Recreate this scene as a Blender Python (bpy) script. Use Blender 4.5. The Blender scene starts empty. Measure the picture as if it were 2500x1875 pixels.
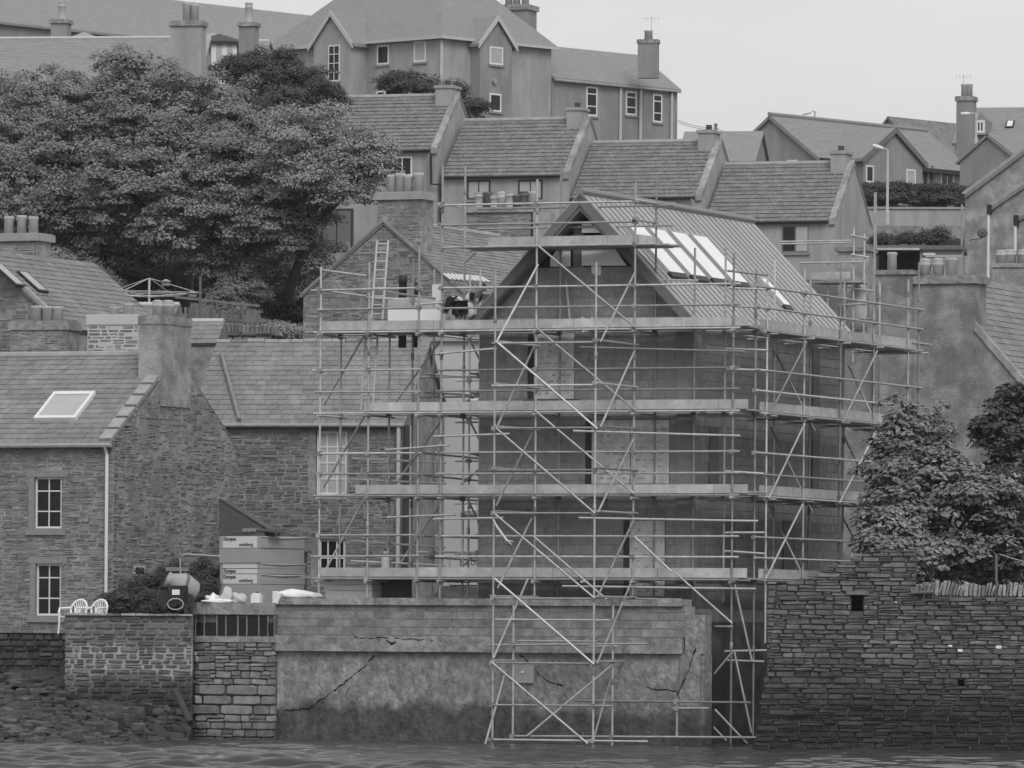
import bpy, bmesh, math, random
import numpy as np
from mathutils import Matrix, Vector
R = random.Random(7)
NR = np.random.default_rng(7)
rad = math.radians
SC = bpy.context.scene
COL = SC.collection

# ---------------------------------------------------------------- camera, sky, sun, exposure
FPX, U0, V0, CAMZ, ROLL = 16500.0, 1250.0, 1560.0, 2.55, rad(0.4)
cr, sr = math.cos(ROLL), math.sin(ROLL)
cam_data = bpy.data.cameras.new('camera')
cam = bpy.data.objects.new('camera', cam_data)
COL.objects.link(cam)
cam_data.sensor_width = 36.0
cam_data.sensor_fit = 'HORIZONTAL'
cam_data.lens = FPX * 36.0 / 2500.0
cam_data.shift_y = (V0 - 937.5) / 2500.0
cam_data.clip_start = 1.0
cam_data.clip_end = 6000.0
cam.matrix_world = Matrix(((cr, -sr, 0, 0), (0, 0, -1, 0), (sr, cr, 0, CAMZ), (0, 0, 0, 1)))
SC.camera = cam

world = bpy.data.worlds.new('World')
SC.world = world
world.use_nodes = True
wn, wl = world.node_tree.nodes, world.node_tree.links
wn.clear()
SUN_EL, SUN_AZ = rad(44), rad(164)      # azimuth measured clockwise from +Y: behind the camera
sky = wn.new('ShaderNodeTexSky')
sky.sky_type = 'NISHITA'
sky.sun_disc = False
sky.sun_elevation = SUN_EL
sky.sun_rotation = SUN_AZ
sky.dust_density = 4.0
bw = wn.new('ShaderNodeRGBToBW')
wl.new(sky.outputs[0], bw.inputs[0])
tc = wn.new('ShaderNodeTexCoord')
mp = wn.new('ShaderNodeMapping')
mp.inputs['Scale'].default_value = (1, 1, 4.0)
wl.new(tc.outputs['Generated'], mp.inputs[0])
cl = wn.new('ShaderNodeTexNoise')
cl.inputs['Scale'].default_value = 5.0
cl.inputs['Detail'].default_value = 5.0
wl.new(mp.outputs[0], cl.inputs[0])
cloud = wn.new('ShaderNodeMapRange')        # grey cloud deck, nearly even
cloud.inputs[1].default_value = 0.3
cloud.inputs[2].default_value = 0.7
cloud.inputs[3].default_value = 7.1
cloud.inputs[4].default_value = 8.7
wl.new(cl.outputs[0], cloud.inputs[0])
mixs = wn.new('ShaderNodeMix')
mixs.data_type = 'FLOAT'
mixs.inputs[0].default_value = 0.9
wl.new(bw.outputs[0], mixs.inputs[2])
wl.new(cloud.outputs[0], mixs.inputs[3])
bg = wn.new('ShaderNodeBackground')
bg.inputs['Strength'].default_value = 0.1
wl.new(mixs.outputs[0], bg.inputs['Color'])
wo = wn.new('ShaderNodeOutputWorld')
wl.new(bg.outputs[0], wo.inputs[0])

sl = bpy.data.lights.new('sun', 'SUN')
sl.energy = 1.5
sl.angle = rad(30)
sl.color = (1.0, 1.0, 1.0)
sun = bpy.data.objects.new('sun', sl)
COL.objects.link(sun)
sd = Vector((math.sin(SUN_AZ) * math.cos(SUN_EL), math.cos(SUN_AZ) * math.cos(SUN_EL), math.sin(SUN_EL)))
sun.rotation_euler = (-sd).to_track_quat('-Z', 'Y').to_euler()
sun.location = (-60, -60, 120)

SC.view_settings.view_transform = 'Standard'
SC.view_settings.look = 'None'
SC.view_settings.exposure = 0.0
SC.view_settings.gamma = 1.0
SC.view_settings.use_curve_mapping = False
SC.render.engine = 'CYCLES'
SC.cycles.max_bounces = 5
SC.cycles.diffuse_bounces = 3

# ---------------------------------------------------------------- measuring the place from the photograph
def mk(x0, y0, k):
    return lambda x, y: (x0 + x / k, y0 + y / k)
T0, T1, T2 = mk(0, 0, 2.592), mk(750, 0, 2.592), mk(1650, 150, 2.592)
M0, M1, M2 = mk(0, 600, 2.592), mk(700, 430, 2.592), mk(1400, 430, 2.592)
B0, B1, B2 = mk(0, 1235, 2.592), mk(750, 1000, 2.592), mk(1650, 1000, 2.592)
B3, B4, N1 = mk(1100, 1400, 2.602), mk(1800, 1300, 2.886), mk(2090, 480, 5.185)
N2, N3, N4 = mk(1640, 380, 3.687), mk(500, 1240, 6.144), mk(1060, 640, 11.06)

def ray(u, v):
    a, b = (u - U0) / FPX, (V0 - v) / FPX
    return Vector((a * cr - b * sr, 1.0, a * sr + b * cr))
CAM = Vector((0, 0, CAMZ))
def W(u, v, Y):
    return CAM + ray(u, v) * Y
def hit(u, v, p, n):
    d = ray(u, v)
    return CAM + d * ((p - CAM).dot(n) / d.dot(n))

class Fr:
    """a building's own ground frame: a runs right along its front, b runs back along its side"""
    def __init__(s, u, Y, th):
        p = W(u, V0, Y)
        s.o = Vector((p.x, p.y, 0))
        t = rad(th)
        s.e1 = Vector((math.cos(t), -math.sin(t), 0))
        s.e2 = Vector((math.sin(t), math.cos(t), 0))
    def pt(s, a, b, z):
        return Vector((s.o.x + s.e1.x * a + s.e2.x * b, s.o.y + s.e1.y * a + s.e2.y * b, z))
    def at_b(s, u, v, b):
        p = hit(u, v, s.pt(0, b, 0), s.e2) - s.o
        return p.dot(s.e1), p.z
    def at_a(s, u, v, a):
        p = hit(u, v, s.pt(a, 0, 0), s.e1) - s.o
        return p.dot(s.e2), p.z
    def mat(s, a, b, z, la, lb, lz):
        m = Matrix.Identity(4)
        p = s.pt(a, b, z)
        for i in range(3):
            m[i][0] = s.e1[i] * la
            m[i][1] = s.e2[i] * lb
            m[i][2] = lz if i == 2 else 0
            m[i][3] = p[i]
        return m

# ---------------------------------------------------------------- materials: all procedural, neutral greys
MATS = {}
def mat(name, val, var=0.2, scale=3.0, rough=0.85, bump=0.0, bscale=None, piece=0.0, metal=0.0, spec=0.3,
        tide=None, patch=0.0, pscale=0.7, stretch=None, band=None):
    if name in MATS:
        return MATS[name]
    m = bpy.data.materials.new(name)
    m.use_nodes = True
    n, l = m.node_tree.nodes, m.node_tree.links
    b = n['Principled BSDF']
    b.inputs['Roughness'].default_value = rough
    b.inputs['Metallic'].default_value = metal
    b.inputs['Specular IOR Level'].default_value = spec
    geo = n.new('ShaderNodeNewGeometry')
    src = geo.outputs['Position']
    if stretch:
        mpn = n.new('ShaderNodeMapping')
        mpn.inputs['Scale'].default_value = stretch
        l.new(src, mpn.inputs[0])
        src = mpn.outputs[0]
    def math_(op, a, c):
        x = n.new('ShaderNodeMath')
        x.operation = op
        for i, q in enumerate((a, c)):
            if isinstance(q, (int, float)):
                x.inputs[i].default_value = q
            else:
                l.new(q, x.inputs[i])
        return x.outputs[0]
    def noise(sc, det=5.0, ro=0.6):
        t = n.new('ShaderNodeTexNoise')
        t.inputs['Scale'].default_value = sc
        t.inputs['Detail'].default_value = det
        t.inputs['Roughness'].default_value = ro
        l.new(src, t.inputs['Vector'])
        return t.outputs[0]
    f = math_('MULTIPLY_ADD', noise(scale), 3.0 * var)
    f.node.inputs[2].default_value = 1.0 - 1.5 * var
    if patch:
        mr = n.new('ShaderNodeMapRange')
        mr.inputs[1].default_value = 0.42
        mr.inputs[2].default_value = 0.62
        mr.inputs[3].default_value = 1.0 - patch
        mr.inputs[4].default_value = 1.0 + patch
        l.new(noise(pscale, 6.0, 0.65), mr.inputs[0])
        f = math_('MULTIPLY', f, mr.outputs[0])
    if piece:
        oi = n.new('ShaderNodeObjectInfo')
        rr = math_('FRACT', math_('ADD', oi.outputs['Random'], geo.outputs['Random Per Island']), 0)
        k = math_('MULTIPLY_ADD', rr, 2.0 * piece)
        k.node.inputs[2].default_value = 1.0 - piece
        f = math_('MULTIPLY', f, k)
    if tide:                    # wet weed and algae growing up to the high-water mark
        zlo, zhi, dark = tide
        sp = n.new('ShaderNodeSeparateXYZ')
        l.new(geo.outputs['Position'], sp.inputs[0])
        q = math_('MULTIPLY_ADD', noise(0.9, 6.0), 1.6)
        q.node.inputs[2].default_value = -0.8
        zz = math_('ADD', sp.outputs[2], q)
        mr = n.new('ShaderNodeMapRange')
        mr.inputs[1].default_value = zlo
        mr.inputs[2].default_value = zhi
        mr.inputs[3].default_value = dark
        mr.inputs[4].default_value = 1.0
        l.new(zz, mr.inputs[0])
        f = math_('MULTIPLY', f, mr.outputs[0])
    if band:                    # lime pointing left in one ragged belt
        sp = n.new('ShaderNodeSeparateXYZ')
        l.new(geo.outputs['Position'], sp.inputs[0])
        q = math_('MULTIPLY_ADD', noise(1.1, 6.0), 1.3)
        q.node.inputs[2].default_value = -0.65 - (band[0] + band[1]) / 2
        dz = math_('ABSOLUTE', math_('ADD', sp.outputs[2], q), 0)
        mr = n.new('ShaderNodeMapRange')
        mr.inputs[1].default_value = (band[1] - band[0]) / 2 - .08
        mr.inputs[2].default_value = (band[1] - band[0]) / 2 + .1
        mr.inputs[3].default_value = band[2]
        mr.inputs[4].default_value = 1.0
        l.new(dz, mr.inputs[0])
        f = math_('MULTIPLY', f, mr.outputs[0])
    v = math_('MULTIPLY', f, val)
    v = math_('MINIMUM', math_('MAXIMUM', v, 0.008), 0.85)
    cc = n.new('ShaderNodeCombineColor')
    for i in range(3):
        l.new(v, cc.inputs[i])
    l.new(cc.outputs[0], b.inputs['Base Color'])
    if bump:
        bn = n.new('ShaderNodeBump')
        bn.inputs['Strength'].default_value = bump
        bn.inputs['Distance'].default_value = 0.05
        l.new(noise(bscale or scale * 6, 4.0), bn.inputs['Height'])
        l.new(bn.outputs[0], b.inputs['Normal'])
    MATS[name] = m
    return m

def glass_mat(name, val, rough=0.08):
    if name in MATS:
        return MATS[name]
    m = mat(name, val, 0.1, 2.0, rough, spec=0.5)
    return m

# ---------------------------------------------------------------- linking, things, parts
WM = {}
def link(o, parent=None, mw=None):
    COL.objects.link(o)
    mw = mw or Matrix.Identity(4)
    if parent is not None:
        o.parent = parent
        o.matrix_parent_inverse = WM[parent.name].inverted()
    o.matrix_basis = mw
    WM[o.name] = mw
    return o
def tag(o, label=None, cat=None, group=None, kind=None):
    if label: o['label'] = label
    if cat: o['category'] = cat
    if group: o['group'] = group
    if kind: o['kind'] = kind
    return o
def thing(name, label, cat, loc=(0, 0, 0), group=None):
    o = bpy.data.objects.new(name, None)
    o.empty_display_size = 0.2
    link(o, None, Matrix.Translation(Vector(loc)))
    return tag(o, label, cat, group)
def inst(name, mesh, mw, parent=None):
    return link(bpy.data.objects.new(name, mesh), parent, mw)

class MB:
    """collects shapes for ONE mesh object"""
    def __init__(s): s.v, s.f = [], []
    def add(s, vs, fs):
        k = len(s.v)
        s.v += [tuple(p) for p in vs]
        s.f += [tuple(i + k for i in q) for q in fs]
    def hexa(s, p):            # 8 points: bottom 0-3 ccw seen from above, top 4-7
        s.add(p, [(3, 2, 1, 0), (4, 5, 6, 7), (0, 1, 5, 4), (1, 2, 6, 5), (2, 3, 7, 6), (3, 0, 4, 7)])
    def box(s, F, a0, a1, b0, b1, z0, z1):
        s.hexa([F.pt(a0, b0, z0), F.pt(a1, b0, z0), F.pt(a1, b1, z0), F.pt(a0, b1, z0),
                F.pt(a0, b0, z1), F.pt(a1, b0, z1), F.pt(a1, b1, z1), F.pt(a0, b1, z1)])
    def prism(s, loop, d):     # polygon swept along d
        n = len(loop)
        q = [Vector(p) for p in loop]
        vs = q + [p + d for p in q]
        s.add(vs, [tuple(range(n))[::-1], tuple(range(n, 2 * n))] + [(i, (i + 1) % n, n + (i + 1) % n, n + i) for i in range(n)])
    def tube(s, pts, r, n=8):
        pts = [Vector(p) for p in pts]
        rs = r if isinstance(r, (list, tuple)) else [r] * len(pts)
        vs, fs = [], []
        for i, p in enumerate(pts):
            d = (pts[min(i + 1, len(pts) - 1)] - pts[max(i - 1, 0)]).normalized()
            x = d.orthogonal().normalized() if abs(d.z) > 0.9 else d.cross(Vector((0, 0, 1))).normalized()
            y = d.cross(x)
            for k in range(n):
                t = 2 * math.pi * k / n
                vs.append(p + (x * math.cos(t) + y * math.sin(t)) * rs[i])
        for i in range(len(pts) - 1):
            for k in range(n):
                fs.append((i * n + k, i * n + (k + 1) % n, (i + 1) * n + (k + 1) % n, (i + 1) * n + k))
        fs.append(tuple(range(n))[::-1])
        fs.append(tuple((len(pts) - 1) * n + k for k in range(n)))
        s.add(vs, fs)
    def lathe(s, c, prof, n=14):   # prof: (radius, height) from bottom to top round the vertical through c
        c = Vector(c)
        vs, fs = [], []
        for r, h in prof:
            for k in range(n):
                t = 2 * math.pi * k / n
                vs.append((c.x + r * math.cos(t), c.y + r * math.sin(t), c.z + h))
        for i in range(len(prof) - 1):
            for k in range(n):
                fs.append((i * n + k, i * n + (k + 1) % n, (i + 1) * n + (k + 1) % n, (i + 1) * n + k))
        fs.append(tuple(range(n))[::-1])
        fs.append(tuple((len(prof) - 1) * n + k for k in range(n)))
        s.add(vs, fs)
    def mesh(s, name, m, smooth=False):
        me = bpy.data.meshes.new(name)
        me.from_pydata(s.v, [], s.f)
        bm = bmesh.new()
        bm.from_mesh(me)
        bmesh.ops.recalc_face_normals(bm, faces=bm.faces)
        bm.to_mesh(me)
        bm.free()
        if smooth:
            for p in me.polygons: p.use_smooth = True
        me.materials.append(m)
        return me
    def build(s, name, m, parent=None, smooth=False):
        return inst(name, s.mesh(name, m, smooth), Matrix.Identity(4), parent)

def np_mesh(name, verts, quads, m, n=4):
    me = bpy.data.meshes.new(name)
    me.vertices.add(len(verts))
    me.vertices.foreach_set('co', np.asarray(verts, dtype=np.float32).ravel())
    me.loops.add(len(quads) * n)
    me.loops.foreach_set('vertex_index', np.asarray(quads, dtype=np.int32).ravel())
    me.polygons.add(len(quads))
    me.polygons.foreach_set('loop_start', np.arange(len(quads), dtype=np.int32) * n)
    me.polygons.foreach_set('loop_total', np.full(len(quads), n, dtype=np.int32))
    me.update(calc_edges=True)
    me.materials.append(m)
    return me

UNIT = {}
def unit_cube(m):
    k = ('cube', m.name)
    if k not in UNIT:
        b = MB()
        b.hexa([Vector(p) for p in ((-.5, -.5, -.5), (.5, -.5, -.5), (.5, .5, -.5), (-.5, .5, -.5),
                                    (-.5, -.5, .5), (.5, -.5, .5), (.5, .5, .5), (-.5, .5, .5))])
        UNIT[k] = b.mesh('plank_mesh', m)
    return UNIT[k]
def unit_tube(m):
    k = ('tube', m.name)
    if k not in UNIT:
        b = MB()
        b.tube([(0, 0, 0), (0, 0, 1)], 1.0, 9)
        me = b.mesh('tube_mesh', m)
        for p in me.polygons: p.use_smooth = len(p.vertices) == 4
        UNIT[k] = me
    return UNIT[k]
def bar(name, p, q, r, m, parent):
    d = q - p
    rot = d.to_track_quat('Z', 'Y').to_matrix().to_4x4()
    return inst(name, unit_tube(m), Matrix.Translation(p) @ rot @ Matrix.Diagonal((r, r, d.length, 1)), parent)
def cube(name, F, a0, a1, b0, b1, z0, z1, m, parent=None):
    return inst(name, unit_cube(m), F.mat((a0 + a1) / 2, (b0 + b1) / 2, (z0 + z1) / 2, a1 - a0, b1 - b0, z1 - z0), parent)

# ---- stones, blocks and slates: single pieces that share a few meshes
def stone_meshes(m, kind):
    k = (kind, m.name)
    if k in UNIT: return UNIT[k]
    out = []
    rr = random.Random(len(kind))
    for i in range(7 if kind == 'rubble' else 2):
        j = 0.09 if kind == 'rubble' else 0.006
        c = 0.11 if kind == 'rubble' else 0.02
        ring = [(-.5 + c, -.5), (.5 - c, -.5), (.5, -.5 + c), (.5, .5 - c), (.5 - c, .5), (-.5 + c, .5), (-.5, .5 - c), (-.5, -.5 + c)]
        ring = [(x * (1 - rr.random() * j), z * (1 - rr.random() * j * 1.6)) for x, z in ring]
        tilt = rr.uniform(-.12, .12) if kind == 'rubble' else 0
        vs = [(x, .5, z) for x, z in ring] + [(x, -.22 - tilt * z, z) for x, z in ring] + \
             [(x * .92, -.5 + rr.uniform(0, j) - tilt * z, z * .86) for x, z in ring]
        if kind != 'rubble':
            vs = [(x, .5, z) for x, z in ring] + [(x, -.42, z) for x, z in ring] + [(x * .985, -.5, z * .975) for x, z in ring]
        fs = [(q * 8 + a, q * 8 + (a + 1) % 8, q * 8 + 8 + (a + 1) % 8, q * 8 + 8 + a) for q in (0, 1) for a in range(8)]
        fs.append(tuple(16 + a for a in range(8)))
        b = MB()
        b.add(vs, fs)
        out.append(b.mesh('stone_mesh', m))
    UNIT[k] = out
    return out

def place_pieces(pl, meshes, parent, name, n_ind, rest_name):
    """pl: list of (matrix, size). The n_ind largest become objects, the rest one mesh of kind stuff"""
    pl = sorted(pl, key=lambda t: -t[1])
    for M4, sz in pl[:n_ind]:
        inst(name, R.choice(meshes), M4, parent)
    rest = pl[n_ind:]
    if rest:
        co = [np.array([v.co[:] for v in me.vertices]) for me in meshes]
        fa = [[tuple(p.vertices) for p in me.polygons] for me in meshes]
        b = MB()
        for M4, sz in rest:
            k = R.randrange(len(meshes))
            A = np.array(M4)
            b.add((co[k] @ A[:3, :3].T + A[:3, 3]).tolist(), fa[k])
        me = bpy.data.meshes.new(rest_name)
        me.from_pydata(b.v, [], b.f)
        me.materials.append(meshes[0].materials[0])
        o = inst(rest_name, me, Matrix.Identity(4), parent)
        o['kind'] = 'stuff'

def plane_b(F, b):              # front-facing plane: s = a
    return lambda s: (F.pt(s, b, 0), F.e1)
def plane_a(F, a):              # right-facing plane: s = b
    return lambda s: (F.pt(a, s, 0), F.e2)

def courses(parent, mp_, s0, s1, z0, z1, hr, lr, m, mask=None, kind='rubble', joint=0.016, depth=0.16, proud=0.05,
            n_ind=300, name='stone', jit=0.02, rest='small_stones', thin=0.25, taper=None, wob=0.0, holes=(), clip=None):
    pl = []
    z, row = z0, 0
    while z < z1 - 1e-4:
        h = R.uniform(*hr)
        if taper: h *= taper(z)
        if z + h > z1 - 0.35 * h: h = z1 - z
        s = s0 - (R.uniform(0, lr[1]) if kind == 'rubble' else (lr[0] / 2 if row % 2 else 0))
        while s < s1:
            l = R.uniform(*lr)
            a0, a1 = max(s, s0), min(s + l, s1)
            s += l
            if a1 - a0 < 0.05: continue
            bits = [(z, h)]
            if kind == 'rubble' and R.random() < thin:
                k = R.uniform(.35, .65)
                bits = [(z, h * k), (z + h * k, h * (1 - k))]
            full = []
            for zz, hh in bits:
                spans = [(a0, a1)]
                if clip:
                    lo, hi = clip(zz + hh / 2)
                    spans = [(max(a0, lo), min(a1, hi))]
                for h0_, h1_, zb_, zt_ in holes:
                    if zz < zt_ - .02 and zz + hh > zb_ + .02:
                        spans = [q for p_, q_ in spans for q in ((p_, min(q_, h0_)), (max(p_, h1_), q_)) ] if any(p_ < h1_ and q_ > h0_ for p_, q_ in spans) else spans
                        spans = [q for q in spans if q[1] - q[0] > .05]
                full += [(p_, q_, zz, hh) for p_, q_ in spans if q_ - p_ > .05]
            for a0, a1, zz, hh in full:
                sc, zc = (a0 + a1) / 2, zz + hh / 2
                if mask and not mask(sc, zc): continue
                p, ex = mp_(sc)
                ey = Vector((-ex.y, ex.x, 0))
                L, H = a1 - a0 - joint, max(hh - joint, 0.02)
                pr = proud + R.uniform(-jit, jit)
                M4 = Matrix.Identity(4)
                c = p + ey * (depth / 2 - pr)
                t = R.uniform(-1, 1) * wob
                ct, st = math.cos(t), math.sin(t)
                for i in range(3):
                    M4[i][0] = (ex[i] * ct + (st if i == 2 else 0)) * L
                    M4[i][1] = ey[i] * depth
                    M4[i][2] = ((ct if i == 2 else 0) - ex[i] * st) * H
                    M4[i][3] = c[i] if i < 2 else zc
                pl.append((M4, L * H))
        z += h
        row += 1
    place_pieces(pl, stone_meshes(m, kind), parent, name, n_ind, rest)

def slate_mesh(m):
    k = ('slate', m.name)
    if k not in UNIT:
        b = MB()
        b.hexa([Vector(p) for p in ((-.5, -.5, 0), (.5, -.5, 0), (.5, .5, -0.4), (-.5, .5, -0.4),
                                    (-.5, -.5, 1), (.5, -.5, 1), (.5, .5, .2), (-.5, .5, .2))])
        UNIT[k] = [b.mesh('slate_mesh', m)]
    return UNIT[k]
def slates(parent, P0, U, L, S, n, w, t, m, n_ind=300, mask=None, name='slate', rest='small_slates', jit=0.25):
    """overlapping slates over a slope: P0 lower left, U unit vector along, S whole vector up the slope"""
    N = U.cross(S).normalized()
    Sn, SL = S.normalized(), S.length
    e = SL / n
    pl = []
    for r in range(n):
        x = -(w / 2 if r % 2 else 0)
        while x < L:
            ww = w * R.uniform(1 - jit, 1 + jit)
            a0, a1 = max(x, 0), min(x + ww, L)
            x += ww
            if a1 - a0 < 0.03: continue
            xc, yc = (a0 + a1) / 2, (r + .62) * e
            c = P0 + U * xc + Sn * yc
            if mask and not mask(c): continue
            tt = t * R.uniform(.75, 1.3)
            M4 = Matrix.Identity(4)
            for i in range(3):
                M4[i][0] = U[i] * (a1 - a0 - .008)
                M4[i][1] = Sn[i] * e * 1.24
                M4[i][2] = N[i] * tt
                M4[i][3] = c[i] + N[i] * (0.012 + R.uniform(0, .004))
            pl.append((M4, (a1 - a0) * (1 + .001 * R.random())))
    place_pieces(pl, slate_mesh(m), parent, name, n_ind, rest)
def tile_courses(parent, P0, U, L, S, n, t, m, name='tile_course'):
    """far tiled roof: every course one lapped strip with a slightly uneven lower edge"""
    N = U.cross(S).normalized()
    e = S / n
    k = max(4, int(L / 0.7))
    for r in range(n):
        b = MB()
        vs = []
        for i in range(k + 1):
            p = P0 + U * (L * i / k) + e * r
            j = R.uniform(-.012, .012)
            vs += [p + e.normalized() * j + N * .012, p + e.normalized() * j + N * (t + R.uniform(-.006, .006)), p + e * 1.15 + N * .016]
        fs = []
        for i in range(k):
            a, c = i * 3, i * 3 + 3
            fs += [(a, c, c + 1, a + 1), (a + 1, c + 1, c + 2, a + 2)]
        b.add(vs, fs)
        b.build(name, m, parent)

def text_mesh(txt, size, m, M4, parent, name='lettering', bold=0.0):
    cu = bpy.data.curves.new('lettering_curve', 'FONT')
    cu.body = txt
    cu.size = size
    cu.extrude = 0.002
    cu.offset = bold
    cu.resolution_u = 2
    to = bpy.data.objects.new('lettering_source', cu)
    COL.objects.link(to)
    dg = bpy.context.evaluated_depsgraph_get()
    me = bpy.data.meshes.new_from_object(to.evaluated_get(dg))
    bpy.data.objects.remove(to)
    me.materials.clear()
    me.materials.append(m)
    return inst(name, me, M4, parent)
def face_matrix(p, ex, up=Vector((0, 0, 1))):
    n = ex.cross(up)
    M4 = Matrix.Identity(4)
    for i in range(3):
        M4[i][0], M4[i][1], M4[i][2], M4[i][3] = ex[i], up[i], n[i], p[i]
    return M4

# ---- windows, chimneys, gabled houses
def window(parent, F, ax, c, q0, q1, cols=1, rows=1, fw=0.07, frame=None, pane=None, sill=True, proud=0.03, name='window', split=None):
    """q0/q1: photo corners of the frame (top left, bottom right) on the plane b=c (ax 'b') or a=c (ax 'a')"""
    f = F.at_b if ax == 'b' else F.at_a
    s0, zt = f(q0[0], q0[1], c)
    s1, zb = f(q1[0], q1[1], c)
    return window_m(parent, F, ax, c, s0, s1, zb, zt, cols, rows, fw, frame, pane, sill, proud, name, split)
def window_m(parent, F, ax, c, s0, s1, zb, zt, cols=1, rows=1, fw=0.07, frame=None, pane=None, sill=True, proud=0.03, name='window', split=None):
    frame = frame or MATS['white_paint']
    pane = pane or MATS['window_glass']
    def bx(b, x0, x1, d0, d1, z0, z1):
        if ax == 'b': b.box(F, x0, x1, c - d1, c - d0, z0, z1)
        else: b.box(F, c + d0, c + d1, x0, x1, z0, z1)
    b = MB()
    bx(b, s0, s0 + fw, -.05, proud, zb, zt)
    bx(b, s1 - fw, s1, -.05, proud, zb, zt)
    bx(b, s0 + fw, s1 - fw, -.05, proud, zb, zb + fw)
    bx(b, s0 + fw, s1 - fw, -.05, proud, zt - fw, zt)
    g = fw * .62
    for i in range(1, cols):
        x = s0 + (s1 - s0) * i / cols
        bx(b, x - g / 2, x + g / 2, -.05, proud - .008, zb + fw, zt - fw)
    for j in range(1, rows):
        z = zb + (zt - zb) * j / rows
        if split and j == rows - 1: z = zb + (zt - zb) * split
        bx(b, s0 + fw, s1 - fw, -.05, proud - .005, z - g / 2, z + g / 2)
    w = b.build(name, frame, parent)
    b = MB()
    bx(b, s0 + fw * .5, s1 - fw * .5, -.04, proud - .022, zb + fw * .5, zt - fw * .5)
    b.build('pane', pane, w)
    if sill:
        b = MB()
        bx(b, s0 - .08, s1 + .08, -.03, proud + .07, zb - .12, zb - .003)
        b.build('sill', MATS['stone_sill'], w)
    return w

def pot(parent, p, r, h, m, kind=0):
    b = MB()
    if kind == 0:
        prof = [(r * 1.02, 0), (r * .95, h * .05), (r * .92, h * .7), (r * 1.08, h * .74), (r * 1.08, h * .8), (r * .96, h * .83), (r * .98, h * .94), (r * 1.05, h * .96), (r * 1.03, h), (r * .8, h), (r * .78, h * .8)]
    elif kind == 1:     # capped with a low dome
        prof = [(r * 1.0, 0), (r * .97, h * .55), (r * 1.12, h * .6), (r * 1.12, h * .68), (r * 1.0, h * .72), (r * 1.04, h * .86), (r * 1.06, h * .9), (r * .6, h * .97), (r * .05, h)]
    else:               # plain roll-top
        prof = [(r, 0), (r * .93, h * .8), (r * 1.08, h * .86), (r * 1.08, h * .95), (r * .95, h), (r * .75, h), (r * .74, h * .85)]
    b.lathe(p, prof, 14)
    return b.build('chimney_pot', m, parent, True)
def chimney(parent, F, a0, a1, b0, b1, z0, z1, m, capm, capz=0.16, over=0.07, pots=(), name='chimney', potm=None, pkind=0):
    b = MB()
    b.box(F, a0, a1, b0, b1, z0, z1 - capz)
    ch = b.build(name, m, parent)
    b = MB()
    b.box(F, a0 - over, a1 + over, b0 - over, b1 + over, z1 - capz + .002, z1)
    b.box(F, a0 - over * .4, a1 + over * .4, b0 - over * .4, b1 + over * .4, z1 + .0, z1 + .03)
    b.build('chimney_cap', capm, ch)
    for pa, pb, r, h in pots:
        pot(ch, F.pt(a0 + (a1 - a0) * pa, b0 + (b1 - b0) * pb, z1 + .03), r, h, potm or MATS['pot_buff'], pkind)
    return ch

def house_body(root, F, a0, a1, b0, b1, zb, ze, zr, axis, m, name='wall'):
    b = MB()
    if axis == 'a':
        bm = (b0 + b1) / 2
        loop = [F.pt(a0, b0, zb), F.pt(a0, b0, ze), F.pt(a0, bm, zr), F.pt(a0, b1, ze), F.pt(a0, b1, zb)]
        b.prism(loop, F.e1 * (a1 - a0))
    else:
        am = (a0 + a1) / 2
        loop = [F.pt(a0, b0, zb), F.pt(a0, b0, ze), F.pt(am, b0, zr), F.pt(a1, b0, ze), F.pt(a1, b0, zb)]
        b.prism(loop, F.e2 * (b1 - b0))
    return b.build(name, m, root)
def slope_of(F, a0, a1, b0, b1, ze, zr, axis, side, ov, ovg, lift=0.03):
    """lower-left corner, unit vector along the eave, vector up the slope (outward normal = U x S)"""
    if axis == 'a':
        bm = (b0 + b1) / 2
        k = (zr - ze) / (bm - b0)
        if side == 0:
            P = F.pt(a0 - ovg, b0 - ov, ze - ov * k + lift)
            return P, F.e1.copy(), (a1 - a0) + 2 * ovg, F.pt(a0 - ovg, bm, zr + lift) - P
        P = F.pt(a1 + ovg, b1 + ov, ze - ov * k + lift)
        return P, -F.e1, (a1 - a0) + 2 * ovg, F.pt(a1 + ovg, bm, zr + lift) - P
    am = (a0 + a1) / 2
    k = (zr - ze) / (am - a0)
    if side == 0:                # right-hand slope
        P = F.pt(a1 + ov, b0 - ovg, ze - ov * k + lift)
        return P, F.e2.copy(), (b1 - b0) + 2 * ovg, F.pt(am, b0 - ovg, zr + lift) - P
    P = F.pt(a0 - ov, b1 + ovg, ze - ov * k + lift)
    return P, -F.e2, (b1 - b0) + 2 * ovg, F.pt(am, b1 + ovg, zr + lift) - P
def roof_slab(root, P, U, L, S, t, m, name='roof'):
    N = U.cross(S).normalized()
    b = MB()
    b.hexa([P - N * t, P + U * L - N * t, P + U * L + S - N * t, P + S - N * t, P, P + U * L, P + U * L + S, P + S])
    return b.build(name, m, root)
def ridge(root, p, q, m, r=0.11, name='ridge_tile'):
    b = MB()
    b.tube([p, q], r, 8)
    return b.build(name, m, root)

def holed_panel(F, ax, c0, c1, s0, s1, z0, z1, holes, name, m, parent):
    """the backing of a wall, built in strips round its openings; spans c0..c1 in depth"""
    b = MB()
    xs = sorted({s0, s1} | {h[0] for h in holes} | {h[1] for h in holes})
    for x0, x1 in zip(xs, xs[1:]):
        hs = sorted((h[2], h[3]) for h in holes if h[0] < (x0 + x1) / 2 < h[1])
        z = z0
        for zb, zt in hs + [(z1, z1)]:
            if zb > z + .01:
                if ax == 'b': b.box(F, x0, x1, c0, c1, z, zb)
                else: b.box(F, c0, c1, x0, x1, z, zb)
            z = zt
    o = b.build(name, m, parent)
    return o
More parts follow.
